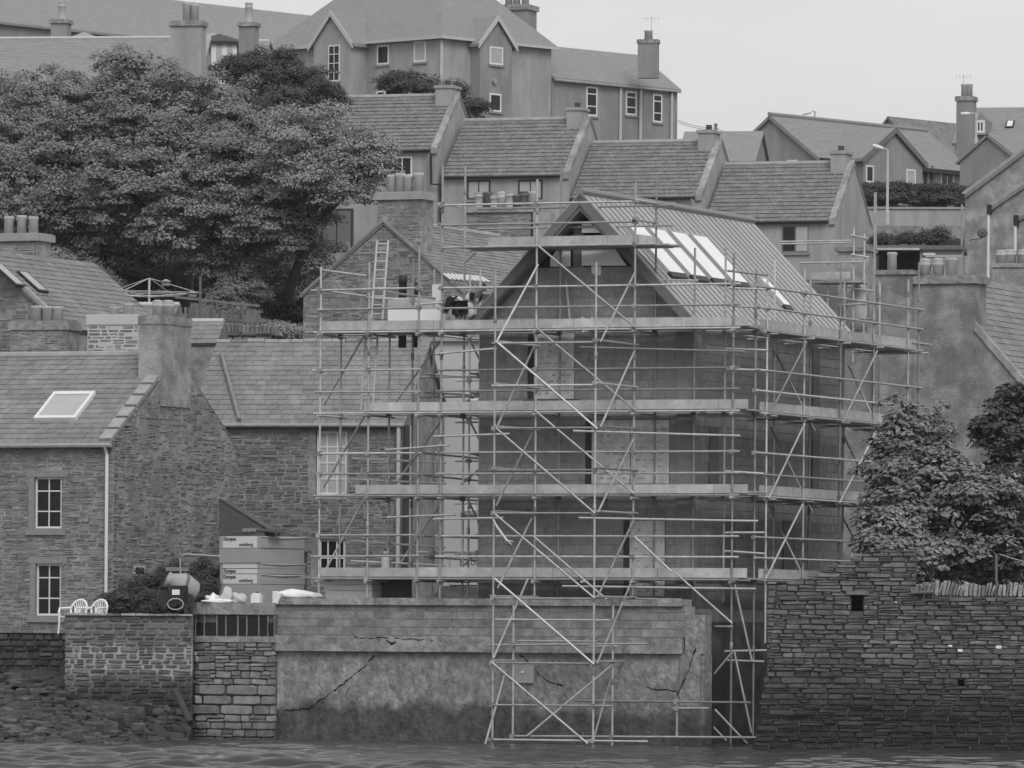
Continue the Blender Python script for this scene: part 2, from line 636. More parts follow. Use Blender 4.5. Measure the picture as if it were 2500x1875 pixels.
# ---------------------------------------------------------------- the stuff things are made of
mat('white_paint', 0.72, 0.08, 4.0, 0.5)
mat('barge', 0.5, 0.08, 3.0)
mat('wet_wall', 0.06, 0.5, 3.0, 0.85, bump=0.6, bscale=14, patch=0.5, pscale=1.0, tide=(1.6, 3.0, 0.45))
mat('white_sheet', 0.84, 0.08, 3.0, 0.5)
mat('stone_sill', 0.25, 0.25, 8.0)
mat('window_glass', 0.016, 0.5, 3.0, 0.1, spec=0.22)
mat('pale_blind', 0.42, 0.08, 2.0, 0.6)
mat('pot_buff', 0.42, 0.18, 6.0, 0.8, stretch=(1, 1, .3))
mat('pot_dark', 0.12, 0.25, 6.0, 0.8)
mat('render_grey', 0.345, 0.16, 1.6, 0.95, bump=0.3, bscale=14, patch=0.11, pscale=0.9, stretch=(1, 1, .3))
mat('render_dark', 0.265, 0.16, 1.6, 0.95, bump=0.3, bscale=14, patch=0.11, pscale=0.9, stretch=(1, 1, .3))
mat('render_pale', 0.5, 0.07, 1.2, 0.9)
mat('harling', 0.33, 0.3, 2.2, 0.97, bump=0.8, bscale=22, patch=0.18, pscale=1.1)
mat('harling_old', 0.27, 0.3, 2.2, 0.97, bump=0.8, bscale=22, patch=0.25, pscale=1.4)
mat('slate_roof', 0.215, 0.25, 5.0, 0.75, piece=0.1, patch=0.1, pscale=0.9)
mat('slate_dark', 0.19, 0.2, 6.0, 0.75, piece=0.2)
mat('tile_roof', 0.19, 0.55, 10.0, 0.9, patch=0.16, pscale=2.5)
mat('roof_far', 0.25, 0.2, 2.5, 0.9, stretch=(1, 1, 4))
mat('skew_stone', 0.33, 0.25, 3.0, 0.9)
mat('rubble', 0.25, 0.4, 5.0, 0.95, bump=0.5, bscale=26, piece=0.24, patch=0.16, pscale=1.2)
mat('rubble_dark', 0.21, 0.4, 5.0, 0.95, bump=0.5, bscale=26, piece=0.26, patch=0.14, pscale=1.2)
mat('mortar', 0.27, 0.35, 4.0, 0.95, bump=0.6, bscale=20, patch=0.2, pscale=1.0)
mat('mortar_dark', 0.12, 0.35, 4.0, 0.95)
mat('mortar_pale', 0.19, 0.4, 3.0, 0.95, bump=0.5, bscale=18, tide=(1.1, 1.6, 0.3), band=(1.7, 2.3, 1.9))
mat('dry_stone', 0.155, 0.45, 5.0, 0.95, bump=0.6, bscale=24, piece=0.27, patch=0.12, pscale=1.5, tide=(0.9, 2.3, 0.3))
mat('dry_core', 0.1, 0.3, 4.0, 0.95)
mat('cope_stone', 0.27, 0.45, 5.0, 0.95, bump=0.6, bscale=24, piece=0.5)
mat('pier_stone', 0.24, 0.45, 5.0, 0.95, bump=0.6, bscale=24, piece=0.34, tide=(-0.2, 0.5, 0.4))
mat('garden_stone', 0.165, 0.45, 5.0, 0.95, bump=0.6, bscale=24, piece=0.36, tide=(1.2, 1.75, 0.35))
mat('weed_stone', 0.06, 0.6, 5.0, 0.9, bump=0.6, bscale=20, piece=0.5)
mat('concrete', 0.27, 0.6, 6.5, 0.95, bump=1.0, bscale=12, patch=0.22, pscale=2.2, tide=(0.75, 1.1, 0.33), stretch=(1, 1, .75))
mat('concrete_plain', 0.28, 0.6, 5.0, 0.95, bump=0.6, bscale=14, patch=0.2, pscale=1.6)
mat('parapet_block', 0.25, 0.35, 5.0, 0.95, bump=0.5, bscale=18, piece=0.22, patch=0.15, pscale=2.0)
mat('parapet_joint', 0.31, 0.3, 5.0, 0.95)
mat('block', 0.3, 0.25, 5.0, 0.95, bump=0.3, bscale=24, piece=0.08, patch=0.12, pscale=0.6)
mat('block_joint', 0.29, 0.25, 5.0, 0.95)
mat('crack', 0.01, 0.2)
mat('black_slab', 0.014, 0.5, 6.0, 0.6)
mat('galvanised', 0.44, 0.35, 5.0, 0.42, metal=0.35, spec=0.5, piece=0.42, bump=0.0)
mat('coupler_steel', 0.30, 0.4, 9.0, 0.5, metal=0.4, piece=0.35)
mat('board_wood', 0.47, 0.3, 4.0, 0.85, piece=0.16, patch=0.1, pscale=1.2)
mat('deck_wood', 0.3, 0.3, 4.0, 0.9, piece=0.3)
mat('dark_wood', 0.05, 0.3, 5.0, 0.8)
mat('fascia', 0.16, 0.15, 3.0, 0.7)
mat('zinc', 0.4, 0.1, 2.0, 0.55, metal=0.15, piece=0.07)
mat('zinc_seam', 0.24, 0.1, 2.0, 0.5, metal=0.2)
mat('dark_metal', 0.03, 0.2, 3.0, 0.5)
mat('foil_board', 0.66, 0.25, 5.0, 0.7, patch=0.12, pscale=3.0)
mat('print_ink', 0.06, 0.1)
mat('insulation_side', 0.37, 0.12, 3.0, 0.8)
mat('label_white', 0.7, 0.06, 3.0, 0.6)
mat('film', 0.5, 0.2, 4.0, 0.35)
mat('bag_white', 0.80, 0.08, 4.0, 0.55)
mat('bag_grey', 0.52, 0.12, 4.0, 0.5)
mat('leaf_mid', 0.205, 0.5, 1.3, 0.6, piece=0.22, spec=0.08)
mat('leaf_light', 0.26, 0.5, 1.3, 0.6, piece=0.22, spec=0.08)
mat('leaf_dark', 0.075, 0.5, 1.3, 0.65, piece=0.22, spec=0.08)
mat('bark', 0.09, 0.4, 6.0, 0.95, bump=0.6)
mat('ground_grass', 0.075, 0.5, 1.6, 0.95, bump=0.5, bscale=6, patch=0.3, pscale=0.4)
mat('ground_dirt', 0.15, 0.4, 2.0, 0.95, bump=0.5, bscale=10)
mat('beach', 0.06, 0.6, 2.5, 0.9, bump=1.0, bscale=8, patch=0.3, pscale=1.5)
mat('fence_wood', 0.14, 0.3, 5.0, 0.9, piece=0.3)
mat('plain_grey', 0.36, 0.1, 2.0, 0.7)
mat('skin', 0.24, 0.1, 6.0, 0.6)
mat('cloth_dark', 0.025, 0.3, 6.0, 0.9)
mat('cloth_mid', 0.11, 0.3, 6.0, 0.9)
mat('cloth_white', 0.62, 0.12, 6.0, 0.8)
mat('hair', 0.02, 0.2, 6.0, 0.7)
mat('rust', 0.05, 0.4, 6.0, 0.9)

# ---------------------------------------------------------------- water
def make_water():
    m = bpy.data.materials.new('sea_water')
    m.use_nodes = True
    n, l = m.node_tree.nodes, m.node_tree.links
    b = n['Principled BSDF']
    b.inputs['Base Color'].default_value = (.045, .045, .045, 1)
    b.inputs['Roughness'].default_value = 0.1
    b.inputs['IOR'].default_value = 1.33
    geo = n.new('ShaderNodeNewGeometry')
    mpn = n.new('ShaderNodeMapping')
    mpn.inputs['Scale'].default_value = (1.0, .6, 1)
    l.new(geo.outputs['Position'], mpn.inputs[0])
    t = n.new('ShaderNodeTexNoise')
    t.inputs['Scale'].default_value = 7.0
    t.inputs['Detail'].default_value = 4.0
    l.new(mpn.outputs[0], t.inputs['Vector'])
    bn = n.new('ShaderNodeBump')
    bn.inputs['Strength'].default_value = 0.2
    bn.inputs['Distance'].default_value = 0.05
    l.new(t.outputs[0], bn.inputs['Height'])
    l.new(bn.outputs[0], b.inputs['Normal'])
    mp2 = n.new('ShaderNodeMapping')           # wind ruffles the open water in streaks, the lee of the wall lies slick
    mp2.inputs['Scale'].default_value = (.75, .3, 1)
    l.new(geo.outputs['Position'], mp2.inputs[0])
    t2 = n.new('ShaderNodeTexNoise')
    t2.inputs['Scale'].default_value = 1.6
    t2.inputs['Detail'].default_value = 4.0
    l.new(mp2.outputs[0], t2.inputs['Vector'])
    sp = n.new('ShaderNodeSeparateXYZ')
    l.new(geo.outputs['Position'], sp.inputs[0])
    lee = n.new('ShaderNodeMath')
    lee.operation = 'MULTIPLY_ADD'
    l.new(sp.outputs[0], lee.inputs[0])
    lee.inputs[1].default_value = 1.8
    l.new(sp.outputs[1], lee.inputs[2])
    mr = n.new('ShaderNodeMapRange')           # 134.4 is the edge of the lee
    mr.inputs[1].default_value = 130.0
    mr.inputs[2].default_value = 138.0
    mr.inputs[3].default_value = .17
    mr.inputs[4].default_value = -.16
    l.new(lee.outputs[0], mr.inputs[0])
    ad = n.new('ShaderNodeMath')
    ad.operation = 'ADD'
    l.new(t2.outputs[0], ad.inputs[0])
    l.new(mr.outputs[0], ad.inputs[1])
    mr2 = n.new('ShaderNodeMapRange')
    mr2.inputs[1].default_value = .46
    mr2.inputs[2].default_value = .62
    mr2.inputs[3].default_value = .06
    mr2.inputs[4].default_value = .2
    l.new(ad.outputs[0], mr2.inputs[0])
    l.new(mr2.outputs[0], b.inputs['Roughness'])
    x = np.arange(-16, 16.01, 0.09)
    y = np.arange(126, 172.01, 0.085)
    X, Y = np.meshgrid(x, y)
    Z = np.zeros_like(X)
    rg = np.random.default_rng(3)
    for lam, amp, cnt in ((3.4, .005, 7), (2.0, .0065, 11), (1.1, .007, 16), (0.62, .0055, 18)):
        for i in range(cnt):
            th = rg.normal(1.5, 0.25)
            k = 2 * np.pi / (lam * rg.uniform(.75, 1.3))
            Z += amp * np.sin(k * (np.cos(th) * X + np.sin(th) * Y) + rg.uniform(0, 6.28))
    calm = 1 / (1 + np.exp(((156 - (X + 12) * 1.8) - Y) / 2.5))      # slack water in the lee of the wall
    Z *= 1.35 - .85 * calm
    e = np.minimum(np.minimum(X - x[0], x[-1] - X), np.minimum(Y - y[0], y[-1] - Y))
    Z = (Z + np.abs(Z) * 0.35) * np.clip(e / 2.0, 0, 1)
    V = np.stack([X, Y, Z], -1).reshape(-1, 3)
    ny, nx = X.shape
    idx = np.arange(nx * ny).reshape(ny, nx)
    Q = np.stack([idx[:-1, :-1], idx[:-1, 1:], idx[1:, 1:], idx[1:, :-1]], -1).reshape(-1, 4)
    # the open harbour round the wavy part
    big = np.array([[-790, -300, 0], [790, -300, 0], [790, y[-1], 0], [-790, y[-1], 0], [x[0], y[0], 0], [x[-1], y[0], 0], [x[-1], y[-1], 0], [x[0], y[-1], 0]])
    k = len(V)
    Q2 = np.array([[0, 1, 5, 4], [1, 2, 6, 5], [3, 0, 4, 7]]) + k
    me = np_mesh('water', np.concatenate([V, big]), np.concatenate([Q, Q2]), m)
    for p in me.polygons: p.use_smooth = True
    o = inst('water', me, Matrix.Identity(4))
    o['kind'] = 'structure'
make_water()

# ---------------------------------------------------------------- hillside
GP = [(150, -1.5), (170, 3.25), (186, 3.35), (192, 4.6), (205, 8.0), (228, 12.3), (260, 15.5), (300, 18.6), (335, 22.5), (380, 27.0), (420, 30.5), (480, 33), (700, 34), (1200, 15), (4000, -20)]
def ground_z(y):
    for (y0, z0), (y1, z1) in zip(GP, GP[1:]):
        if y <= y1: return z0 + (z1 - z0) * max(0, (y - y0)) / (y1 - y0)
    return GP[-1][1]
def make_hill():
    xs = [-800, -300] + list(range(-100, 101, 5)) + [300, 800]
    ys = [174.5, 177, 180, 186, 190, 196, 203, 210, 219, 228, 240, 260, 280, 300, 320, 340, 360, 380, 400, 420, 450, 480, 560, 700, 900, 1200]
    b = MB()
    for y in ys:
        for x in xs:
            b.v.append((x, y, ground_z(y) + (R.uniform(-.12, .12) if 190 < y < 480 else 0)))
    n = len(xs)
    for j in range(len(ys) - 1):
        for i in range(n - 1):
            b.f.append((j * n + i, j * n + i + 1, (j + 1) * n + i + 1, (j + 1) * n + i))
    k = len(b.v)
    for x in xs: b.v.append((x, ys[0] - .5, -2.0))
    for i in range(n - 1): b.f.append((k + i, k + i + 1, i + 1, i))
    o = b.build('hillside', MATS['ground_grass'])
    o['kind'] = 'structure'
make_hill()

# ---------------------------------------------------------------- the quay
H = Fr(1690, 165.0, 22.5)         # the new house's frame: origin at its near right corner
QB = -2.2                          # quay wall face
QA0, QA1 = -10.15, 1.15
_, zcop = H.at_b(1100, 1462, QB)
def z_at(u, v, b=QB): return H.at_b(u, v, b)[1]
zct, zpb, zlip, zled = z_at(1100, 1461), z_at(1100, 1478), z_at(1100, 1553), z_at(1100, 1592)
quay = thing('quay_wall', 'long concrete harbour wall with block parapet under the scaffolded house', 'quay wall', H.pt(-4.5, QB, 0))
b = MB()
b.box(H, QA0, QA1, QB + .06, QB + 1.6, -1.5, zled - .002)
b.build('wall', MATS['concrete'], quay)
b = MB()
b.box(H, QA0, QA1 - .55, QB - .09, QB + .62, zled, zlip)
b.build('concrete_lip', MATS['concrete_plain'], quay)
b = MB()
b.box(H, QA0, QA1 - .45, QB + .034, QB + .55, zlip + .002, zpb)
b.build('parapet_core', MATS['parapet_joint'], quay)
courses(quay, plane_b(H, QB + .03), QA0, QA1 - .5, zlip + .004, zpb - .002, (.2, .2), (.43, .45), MATS['parapet_block'], kind='block', joint=.016, depth=.1, proud=.012, name='block', jit=.004)
na = 12
for i in range(na):
    a0 = QA0 + (QA1 - .55 - QA0) * i / na
    a1 = QA0 + (QA1 - .55 - QA0) * (i + 1) / na
    cube('coping_slab', H, a0 + .004, a1 - .004, QB - .07, QB + .6, zpb + .003, zct + R.uniform(-.008, .008), MATS['concrete_plain'], quay)
# right-hand return of the quay, darker and wet, with a broken end pier
b = MB()
b.box(H, QA1 - .5, QA1, QB + .02, QB + .5, zled, zlip + .55)
b.build('end_pier', MATS['concrete'], quay)
b = MB()
b.box(H, QA1 - .62, QA1 - .1, QB - .01, QB + .055, .95, zled + .02)
b.build('render_panel', MATS['concrete'], quay)
b = MB()
b.box(H, QA1 - .2, QA1 + .02, QB + .55, 9.0, -1.5, 3.0)
b.build('return_wall', MATS['wet_wall'], quay)
b = MB()
b.box(H, QA1 + .03, 5, 4.5, 5.0, -1.5, 3.2)
b.build('alley_end', MATS['wet_wall'], quay)
def crack(parent, pts, w, fb=None):
    fb = QB + .055 if fb is None else fb
    b = MB()
    P = [H.pt(*H.at_b(u, v, fb)[:1], fb, H.at_b(u, v, fb)[1]) for u, v in pts]
    fine = []
    for p, q in zip(P, P[1:]):
        k = max(2, int((q - p).length / .09))
        for i in range(k):
            fine.append(p.lerp(q, i / k) + Vector((R.uniform(-.025, .025), 0, R.uniform(-.02, .02))))
    fine.append(P[-1])
    vs, fs = [], []
    for i, p in enumerate(fine):
        ww = w * R.uniform(.4, 1.3)
        vs += [p + Vector((-ww * .3, 0, ww)), p + Vector((ww * .3, 0, -ww))]
    for i in range(len(fine) - 1):
        fs.append((i * 2, i * 2 + 1, i * 2 + 3, i * 2 + 2))
    b.add(vs, fs)
    b.build('crack', MATS['crack'], parent)
crack(quay, [B1(430, 1560), B1(380, 1610), B1(330, 1655), (845, 1665), (790, 1705), (755, 1730), (668, 1737)], .022)
crack(quay, [B3(440, 520), B3(480, 550), B3(540, 600), B3(570, 660), B3(640, 695), B3(710, 715), B3(740, 790)], .025)
crack(quay, [B3(830, 890), B3(860, 950), B3(880, 1020)], .016)
crack(quay, [B3(1130, 590), B3(1165, 670), B3(1210, 715), B3(1330, 740), B3(1440, 745), B3(1445, 790)], .014)
crack(quay, [(925, 1555), B1(455, 1450), B1(458, 1500), B1(450, 1540)], .012, QB - .094)
crack(quay, [B1(300, 1440), B1(400, 1448), B1(470, 1440), B1(560, 1450), B1(700, 1455), B1(850, 1462)], .012, QB - .094)
crack(quay, [B1(500, 1462), B1(535, 1480), B1(560, 1470)], .03, QB - .094)
crack(quay, [B1(917, 1238), B1(912, 1300), B1(920, 1370), B1(915, 1440)], .01, QB + .012)
crack(quay, [B3(1555, 480), B3(1530, 560), B3(1500, 640), B3(1465, 720), B3(1440, 770)], .022, QB - .016)
crack(quay, [B1(330, 1655), B1(300, 1670), (845, 1700), (870, 1740)], .01)
crack(quay, [B3(700, 590), B3(725, 650), B3(740, 700)], .012)
crack(quay, [(905, 1640), (915, 1690), (910, 1760), (925, 1790)], .01)
b = MB()
a_, z_ = H.at_b(*B3(405, 695), QB)
a2_, z2_ = H.at_b(*B3(528, 578), QB)
b.box(H, a_, a2_, QB - .01, QB + .058, z_, z2_)
pl_ = b.build('metal_plate', MATS['plain_grey'], quay)
b = MB()
c_ = H.at_b(*B3(460, 627), QB)
b.tube([H.pt(c_[0], QB - .012, c_[1]), H.pt(c_[0], QB - .06, c_[1])], .03)
b.build('bolt', MATS['white_sheet'], pl_)
# quay surface behind the parapet
b = MB()
b.box(H, -13.0, 1.1, QB + .7, 16.0, -1.4, 3.3)
q_ = b.build('quay_surface', MATS['ground_dirt'])
q_['kind'] = 'structure'

# ---- rounded stone bastion at the left end of the quay wall
AX0, BFR = -12.6, -2.3
def bastion_path(s):               # starts at the back of the left side, comes forward, turns the corner, runs right
    Ls, r = 1.6, .75
    arc = r * math.pi / 2
    if s < Ls: return H.pt(AX0, BFR + r + Ls - s, 0), -H.e2
    if s < Ls + arc:
        t = (s - Ls) / r
        c = H.pt(AX0 + r, BFR + r, 0)
        return c - H.e1 * (r * math.cos(t)) - H.e2 * (r * math.sin(t)), (-H.e2 * math.cos(t) + H.e1 * math.sin(t))
    return H.pt(AX0 + r + (s - Ls - arc), BFR, 0), H.e1.copy()
SB = 1.6 + .75 * math.pi / 2 + (QA0 - AX0 - .75) + .02
bast = thing('stone_bastion', 'rounded rubble stone bastion at the left end of the concrete quay wall', 'stone bastion', H.pt(AX0 + 1, BFR + .8, 0))
b = MB()
loop = [bastion_path(SB * i / 30)[0] + Vector((0, 0, -1.2)) for i in range(31)]
loop += [H.pt(QA0, BFR + 2.6, -1.2)]
ctr = H.pt(AX0 + 1.3, BFR + 1.2, -1.2)
loop = [p + (ctr - p).normalized() * .05 for p in loop]
def bz(v): return z_at(560, v, BFR)
b.prism(loop, Vector((0, 0, bz(1478) + 1.2)))
b.build('wall', MATS['mortar_dark'], bast)
zs = [bz(v) for v in (1812, 1745, 1672, 1655, 1568, 1553, 1500, 1475)]
courses(bast, bastion_path, 0, SB, -.25, zs[1], (.12, .2), (.2, .5), MATS['pier_stone'], n_ind=60, thin=.25, joint=.012, wob=.05, jit=.03)
courses(bast, bastion_path, 0, SB, zs[1], zs[2], (.235, .245), (.45, .95), MATS['pier_stone'], n_ind=40, thin=0, joint=.014, proud=.06, jit=.01)
courses(bast, bastion_path, 0, SB, zs[2], zs[4], (.08, .2), (.14, .6), MATS['pier_stone'], n_ind=120, thin=.4, joint=.012, wob=.06, jit=.03)
def ring_band(parent, nm, s0, s1, z0, z1, d0, d1, m):
    n = max(1, int((s1 - s0) / .12))
    for _ in (0,):
        b = MB()
        o_, i_ = [], []
        for k in range(n + 1):
            p, ex = bastion_path(s0 + (s1 - s0) * k / n)
            ey = Vector((-ex.y, ex.x, 0))
            o_.append(p - ey * d1)
            i_.append(p - ey * d0)
        b.prism([Vector((q.x, q.y, z0)) for q in o_ + i_[::-1]], Vector((0, 0, z1 - z0)))
        return b.build(nm, m, parent)
ring_band(bast, 'concrete_band', 0, SB, zs[4] + .003, zs[5], -.12, .06, MATS['concrete_plain'])
ring_band(bast, 'concrete_cap', 0, SB, zs[6], zs[7] + .04, -.3, .05, MATS['concrete_plain'])
ring_band(bast, 'backing', 0, SB, zs[5] + .003, zs[6] - .003, -.2, -.045, MATS['mortar_dark'])
s = .1
while s < SB - .1:                # dark stone uprights with pale mortar between
    w = R.choice((.2, .32, .34, .38, .28))
    w = min(w, SB - .04 - s)
    ring_band(bast, 'upright_slab', s, s + w, zs[5] + .004, zs[6] - R.choice((.005, .03, .09, .16, .2)), -.05, R.uniform(-.01, .012), MATS['black_slab'])
    ring_band(bast, 'mortar_rib', s + w + .004, s + w + .022, zs[5] + .004, zs[6] - .004, -.05, .018, MATS['mortar'])
    s += w + .045

# ---- lower garden wall running left from the bastion, with whitish pointing near its foot
G = Fr(300, 167.6, 3)
ga0, gzt = G.at_b(157, 1497, 0)
ga1, _ = G.at_b(470, 1497, 0)
gw = thing('garden_wall', 'low rubble garden wall with pale pointing left of the rounded bastion', 'stone wall', G.pt((ga0 + ga1) / 2, 0, 0))
b = MB()
b.box(G, ga0 + .03, ga1, .06, .7, -1.0, gzt - .02)
b.build('wall', MATS['mortar_pale'], gw)
courses(gw, plane_b(G, 0), ga0, ga1, .1, gzt - .05, (.1, .19), (.16, .5), MATS['garden_stone'], n_ind=230, joint=.042, depth=.2, proud=-.015, jit=.014, thin=.22, wob=.06)
for i in range(9):
    w = (ga1 - ga0) / 9
    cube('coping_stone', G, ga0 + w * i + .006, ga0 + w * (i + 1) - .006, -.05, .72, gzt - .048, gzt + R.uniform(-.01, .012), MATS['cope_stone'], gw)
courses(gw, plane_a(Fr(157, 167.6, 3), 0) if False else (lambda s: (G.pt(ga0, s, 0), -G.e2)), .05, .7, .3, gzt - .05, (.1, .18), (.2, .4), MATS['garden_stone'], n_ind=20, joint=.03, depth=.1, proud=0)

G2 = Fr(80, 171.5, 6)
g2a0, g2z = G2.at_b(-60, 1536, 0)
g2a1, _ = G2.at_b(175, 1536, 0)
dw = thing('weedy_wall', 'dark weed covered harbour wall below the left cottage window', 'stone wall', G2.pt((g2a0 + g2a1) / 2, 0, 0))
b = MB()
b.box(G2, g2a0, g2a1, .05, .9, -1, g2z - .06)
b.build('wall', MATS['mortar_dark'], dw)
courses(dw, plane_b(G2, 0), g2a0, g2a1, -.2, g2z - .09, (.1, .2), (.2, .5), MATS['weed_stone'], n_ind=90, joint=.025)
for i in range(5):
    w = (g2a1 - g2a0) / 5
    cube('coping_stone', G2, g2a0 + w * i + .006, g2a0 + w * (i + 1) - .006, -.08, .9, g2z - .085, g2z, MATS['rubble_dark'], dw)

# ---- foreshore in front of them
b = MB()
nx, ny = 46, 40
for j in range(ny + 1):
    for i in range(nx + 1):
        y = 157.2 + 14.6 * j / ny
        x = -14.5 + 6.6 * i / nx
        t = j / ny
        z = -.35 + 1.75 * t + (.25 if x < -11 else 0) * t + R.uniform(-.05, .05) + .1 * math.sin(x * 2.1 + y) * t - max(0, x + 9.0) * 1.1 * (1 - t)
        b.v.append((x, y, z))
for j in range(ny):
    for i in range(nx):
        k = j * (nx + 1) + i
        b.f.append((k, k + 1, k + nx + 2, k + nx + 1))
o = b.build('foreshore', MATS['beach'])
o['kind'] = 'structure'
pl = []
for i in range(950):               # shingle and slabs
    t = R.random()
    y, x = 157.6 + 13.5 * t, R.uniform(-14.2, -8.0)
    z = -.33 + (1.75 + (.25 if x < -11 else 0)) * (y - 157.2) / 14.6 + .05
    w = R.uniform(.08, .34)
    M4 = Matrix.Translation((x, y, z - .03 - max(0, x + 9.0) * 1.1 * (1 - t))) @ Matrix.Rotation(R.uniform(-.4, .4), 4, 'Z') @ Matrix.Rotation(R.uniform(-.2, .2), 4, 'X') @ Matrix.Diagonal((w, w * R.uniform(.5, 1), w * R.uniform(.22, .5), 1))
    pl.append((M4, w))
mat('shore_stone', 0.085, 0.5, 5.0, 0.9, bump=0.5, piece=0.5)
co = stone_meshes(MATS['shore_stone'], 'rubble')
bb = MB()
for M4, w in pl:
    me = R.choice(co)
    bb.add([M4 @ v.co for v in me.vertices], [tuple(p.vertices) for p in me.polygons])
o = bb.build('shore_stones', MATS['shore_stone'])
o['kind'] = 'stuff'
o['label'] = 'loose flat stones scattered over the foreshore'
# low line of boulders making the edge of the slip
slip = thing('slip_edge', 'low row of weedy kerb boulders running down the foreshore into the water', 'boulder kerb', W(300, 1760, 163))
for i in range(7):
    p = W(352 - i * 16.5, 1733 + i * 8.6, 164.5 - i * .45)
    M4 = Matrix.Translation(p) @ Matrix.Rotation(.5, 4, 'Z') @ Matrix.Rotation(R.uniform(-.3, .3), 4, 'Y') @ Matrix.Diagonal((R.uniform(.22, .3), .45, R.uniform(.3, .4), 1))
    inst('boulder', R.choice(stone_meshes(MATS['weed_stone'], 'rubble')), M4, slip)
# outfall pipe leaning out beside the bastion
b = MB()
p0, p1 = W(*B0(1110, 1170), 165.6), W(*B0(1205, 1370), 163.2)
b.tube([p0, p1, p1 + (p1 - p0).normalized() * .04], .085, 12)
o = b.build('outfall_pipe', MATS['rust'])
tag(o, 'rusty outfall pipe sloping down beside the rounded bastion', 'pipe')
WM[o.name] = Matrix.Identity(4)
b = MB()
d_ = (p1 - p0).normalized()
b.tube([p1 + d_ * .041, p1 + d_ * .05], .065, 12)
b.build('pipe_mouth', MATS['crack'], o)

# ---- ruined dry-stone gable and wall on the right
D = Fr(2100, 159.0, 2)
def DP(u, v): return D.at_b(u, v, 0)
left_edge = [DP(*B4(290, 372)), DP(*B4(240, 650)), DP(*B4(215, 900)), DP(*B4(100, 1530))]
top_edge = [DP(*B4(290, 372)), DP(*B4(400, 330)), DP(*B4(560, 280)), DP(*B4(640, 235)), DP(*B4(800, 185)), DP(*B4(880, 135)), DP(*B4(1050, 128)), DP(*B4(1250, 140)), DP(*B4(1256, 330))]
cope_z = DP(*B4(1500, 452))[1]
def interp(pts, x, k=0):
    pts = sorted(pts, key=lambda p: p[k])
    for p, q in zip(pts, pts[1:]):
        if p[k] <= x <= q[k]:
            t = (x - p[k]) / max(1e-6, q[k] - p[k])
            return p[1 - k] + (q[1 - k] - p[1 - k]) * t
    return pts[0][1 - k] if x < pts[0][k] else pts[-1][1 - k]
xr = DP(*B4(1256, 300))[0]
h0, h1 = DP(*B4(803, 440)), DP(*B4(888, 556))
h2, h3 = DP(*B4(1555, 1035)), DP(*B4(1602, 1085))
def ruin_clip(z):
    lo, hi = interp(left_edge, z, 1), 99
    if z > left_edge[0][1]: lo = interp(top_edge[:7], min(z, top_edge[6][1] - .01), 1)
    if z > cope_z: hi = xr + .03
    return lo + R.uniform(-.03, .05), hi
rz = DP(*B4(1050, 128))[1]
ruin = thing('ruined_wall', 'dark dry stone wall and ruined gable with a small square opening beside the water', 'dry stone wall', D.pt(3, 0, 0))
xe = DP(2560, 1500)[0]
def clip_poly(poly, k, val, less):
    out = []
    for p, q in zip(poly, poly[1:] + poly[:1]):
        pi, qi = (p[k] <= val) == less, (q[k] <= val) == less
        if pi: out.append(p)
        if pi != qi:
            t = (val - p[k]) / (q[k] - p[k])
            out.append((p[0] + (q[0] - p[0]) * t, p[1] + (q[1] - p[1]) * t))
    return out
core = [(left_edge[-1][0] + .06, -1.2)] + [(x + .06, z) for x, z in left_edge[::-1]] + [(x + .06, z - .08) for x, z in top_edge[1:-1]]
core += [(xr, cope_z), (xe, cope_z), (xe, -1.2)]
parts_ = [core]
for p_, q_ in ((h0, h1), (h2, h3)):
    nxt = []
    for po in parts_:
        mid = clip_poly(clip_poly(po, 0, p_[0], False), 0, q_[0], True)
        for w_ in (clip_poly(po, 0, p_[0], True), clip_poly(po, 0, q_[0], False), clip_poly(mid, 1, p_[1], False) if mid else [], clip_poly(mid, 1, q_[1], True) if mid else []):
            if len(w_) > 2: nxt.append(w_)
    parts_ = nxt
b = MB()
for po in parts_:
    b.prism([D.pt(x, .06, z) for x, z in po], D.e2 * .75)
b.build('wall', MATS['dry_core'], ruin)['kind'] = 'stuff'
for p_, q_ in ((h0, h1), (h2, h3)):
    cube('opening_shade', D, p_[0] - .2, q_[0] + .2, .83, .9, q_[1] - .2, p_[1] + .2, MATS['crack'], ruin)  # black plate: the shade inside each opening put into colour
courses(ruin, plane_b(D, 0), left_edge[-1][0] - .1, xe, -.3, rz + .02, (.075, .155), (.16, .66), MATS['dry_stone'], n_ind=300, joint=.005, depth=.26, proud=.02, jit=.03, thin=.38, wob=.03, clip=ruin_clip, holes=[(h0[0], h1[0], h1[1], h0[1]), (h2[0], h3[0], h3[1], h2[1])])
courses(ruin, lambda s: (D.pt(interp(left_edge, 2.0, 1), s, 0), -D.e2), .02, .8, .2, DP(*B4(290, 372))[1], (.1, .17), (.3, .5), MATS['dry_stone'], n_ind=0, depth=.15, proud=0)
b = MB()
b.box(D, h0[0] - .12, h1[0] + .12, -.035, .2, h0[1] + .005, h0[1] + .09)
b.build('lintel', MATS['dry_stone'], ruin)
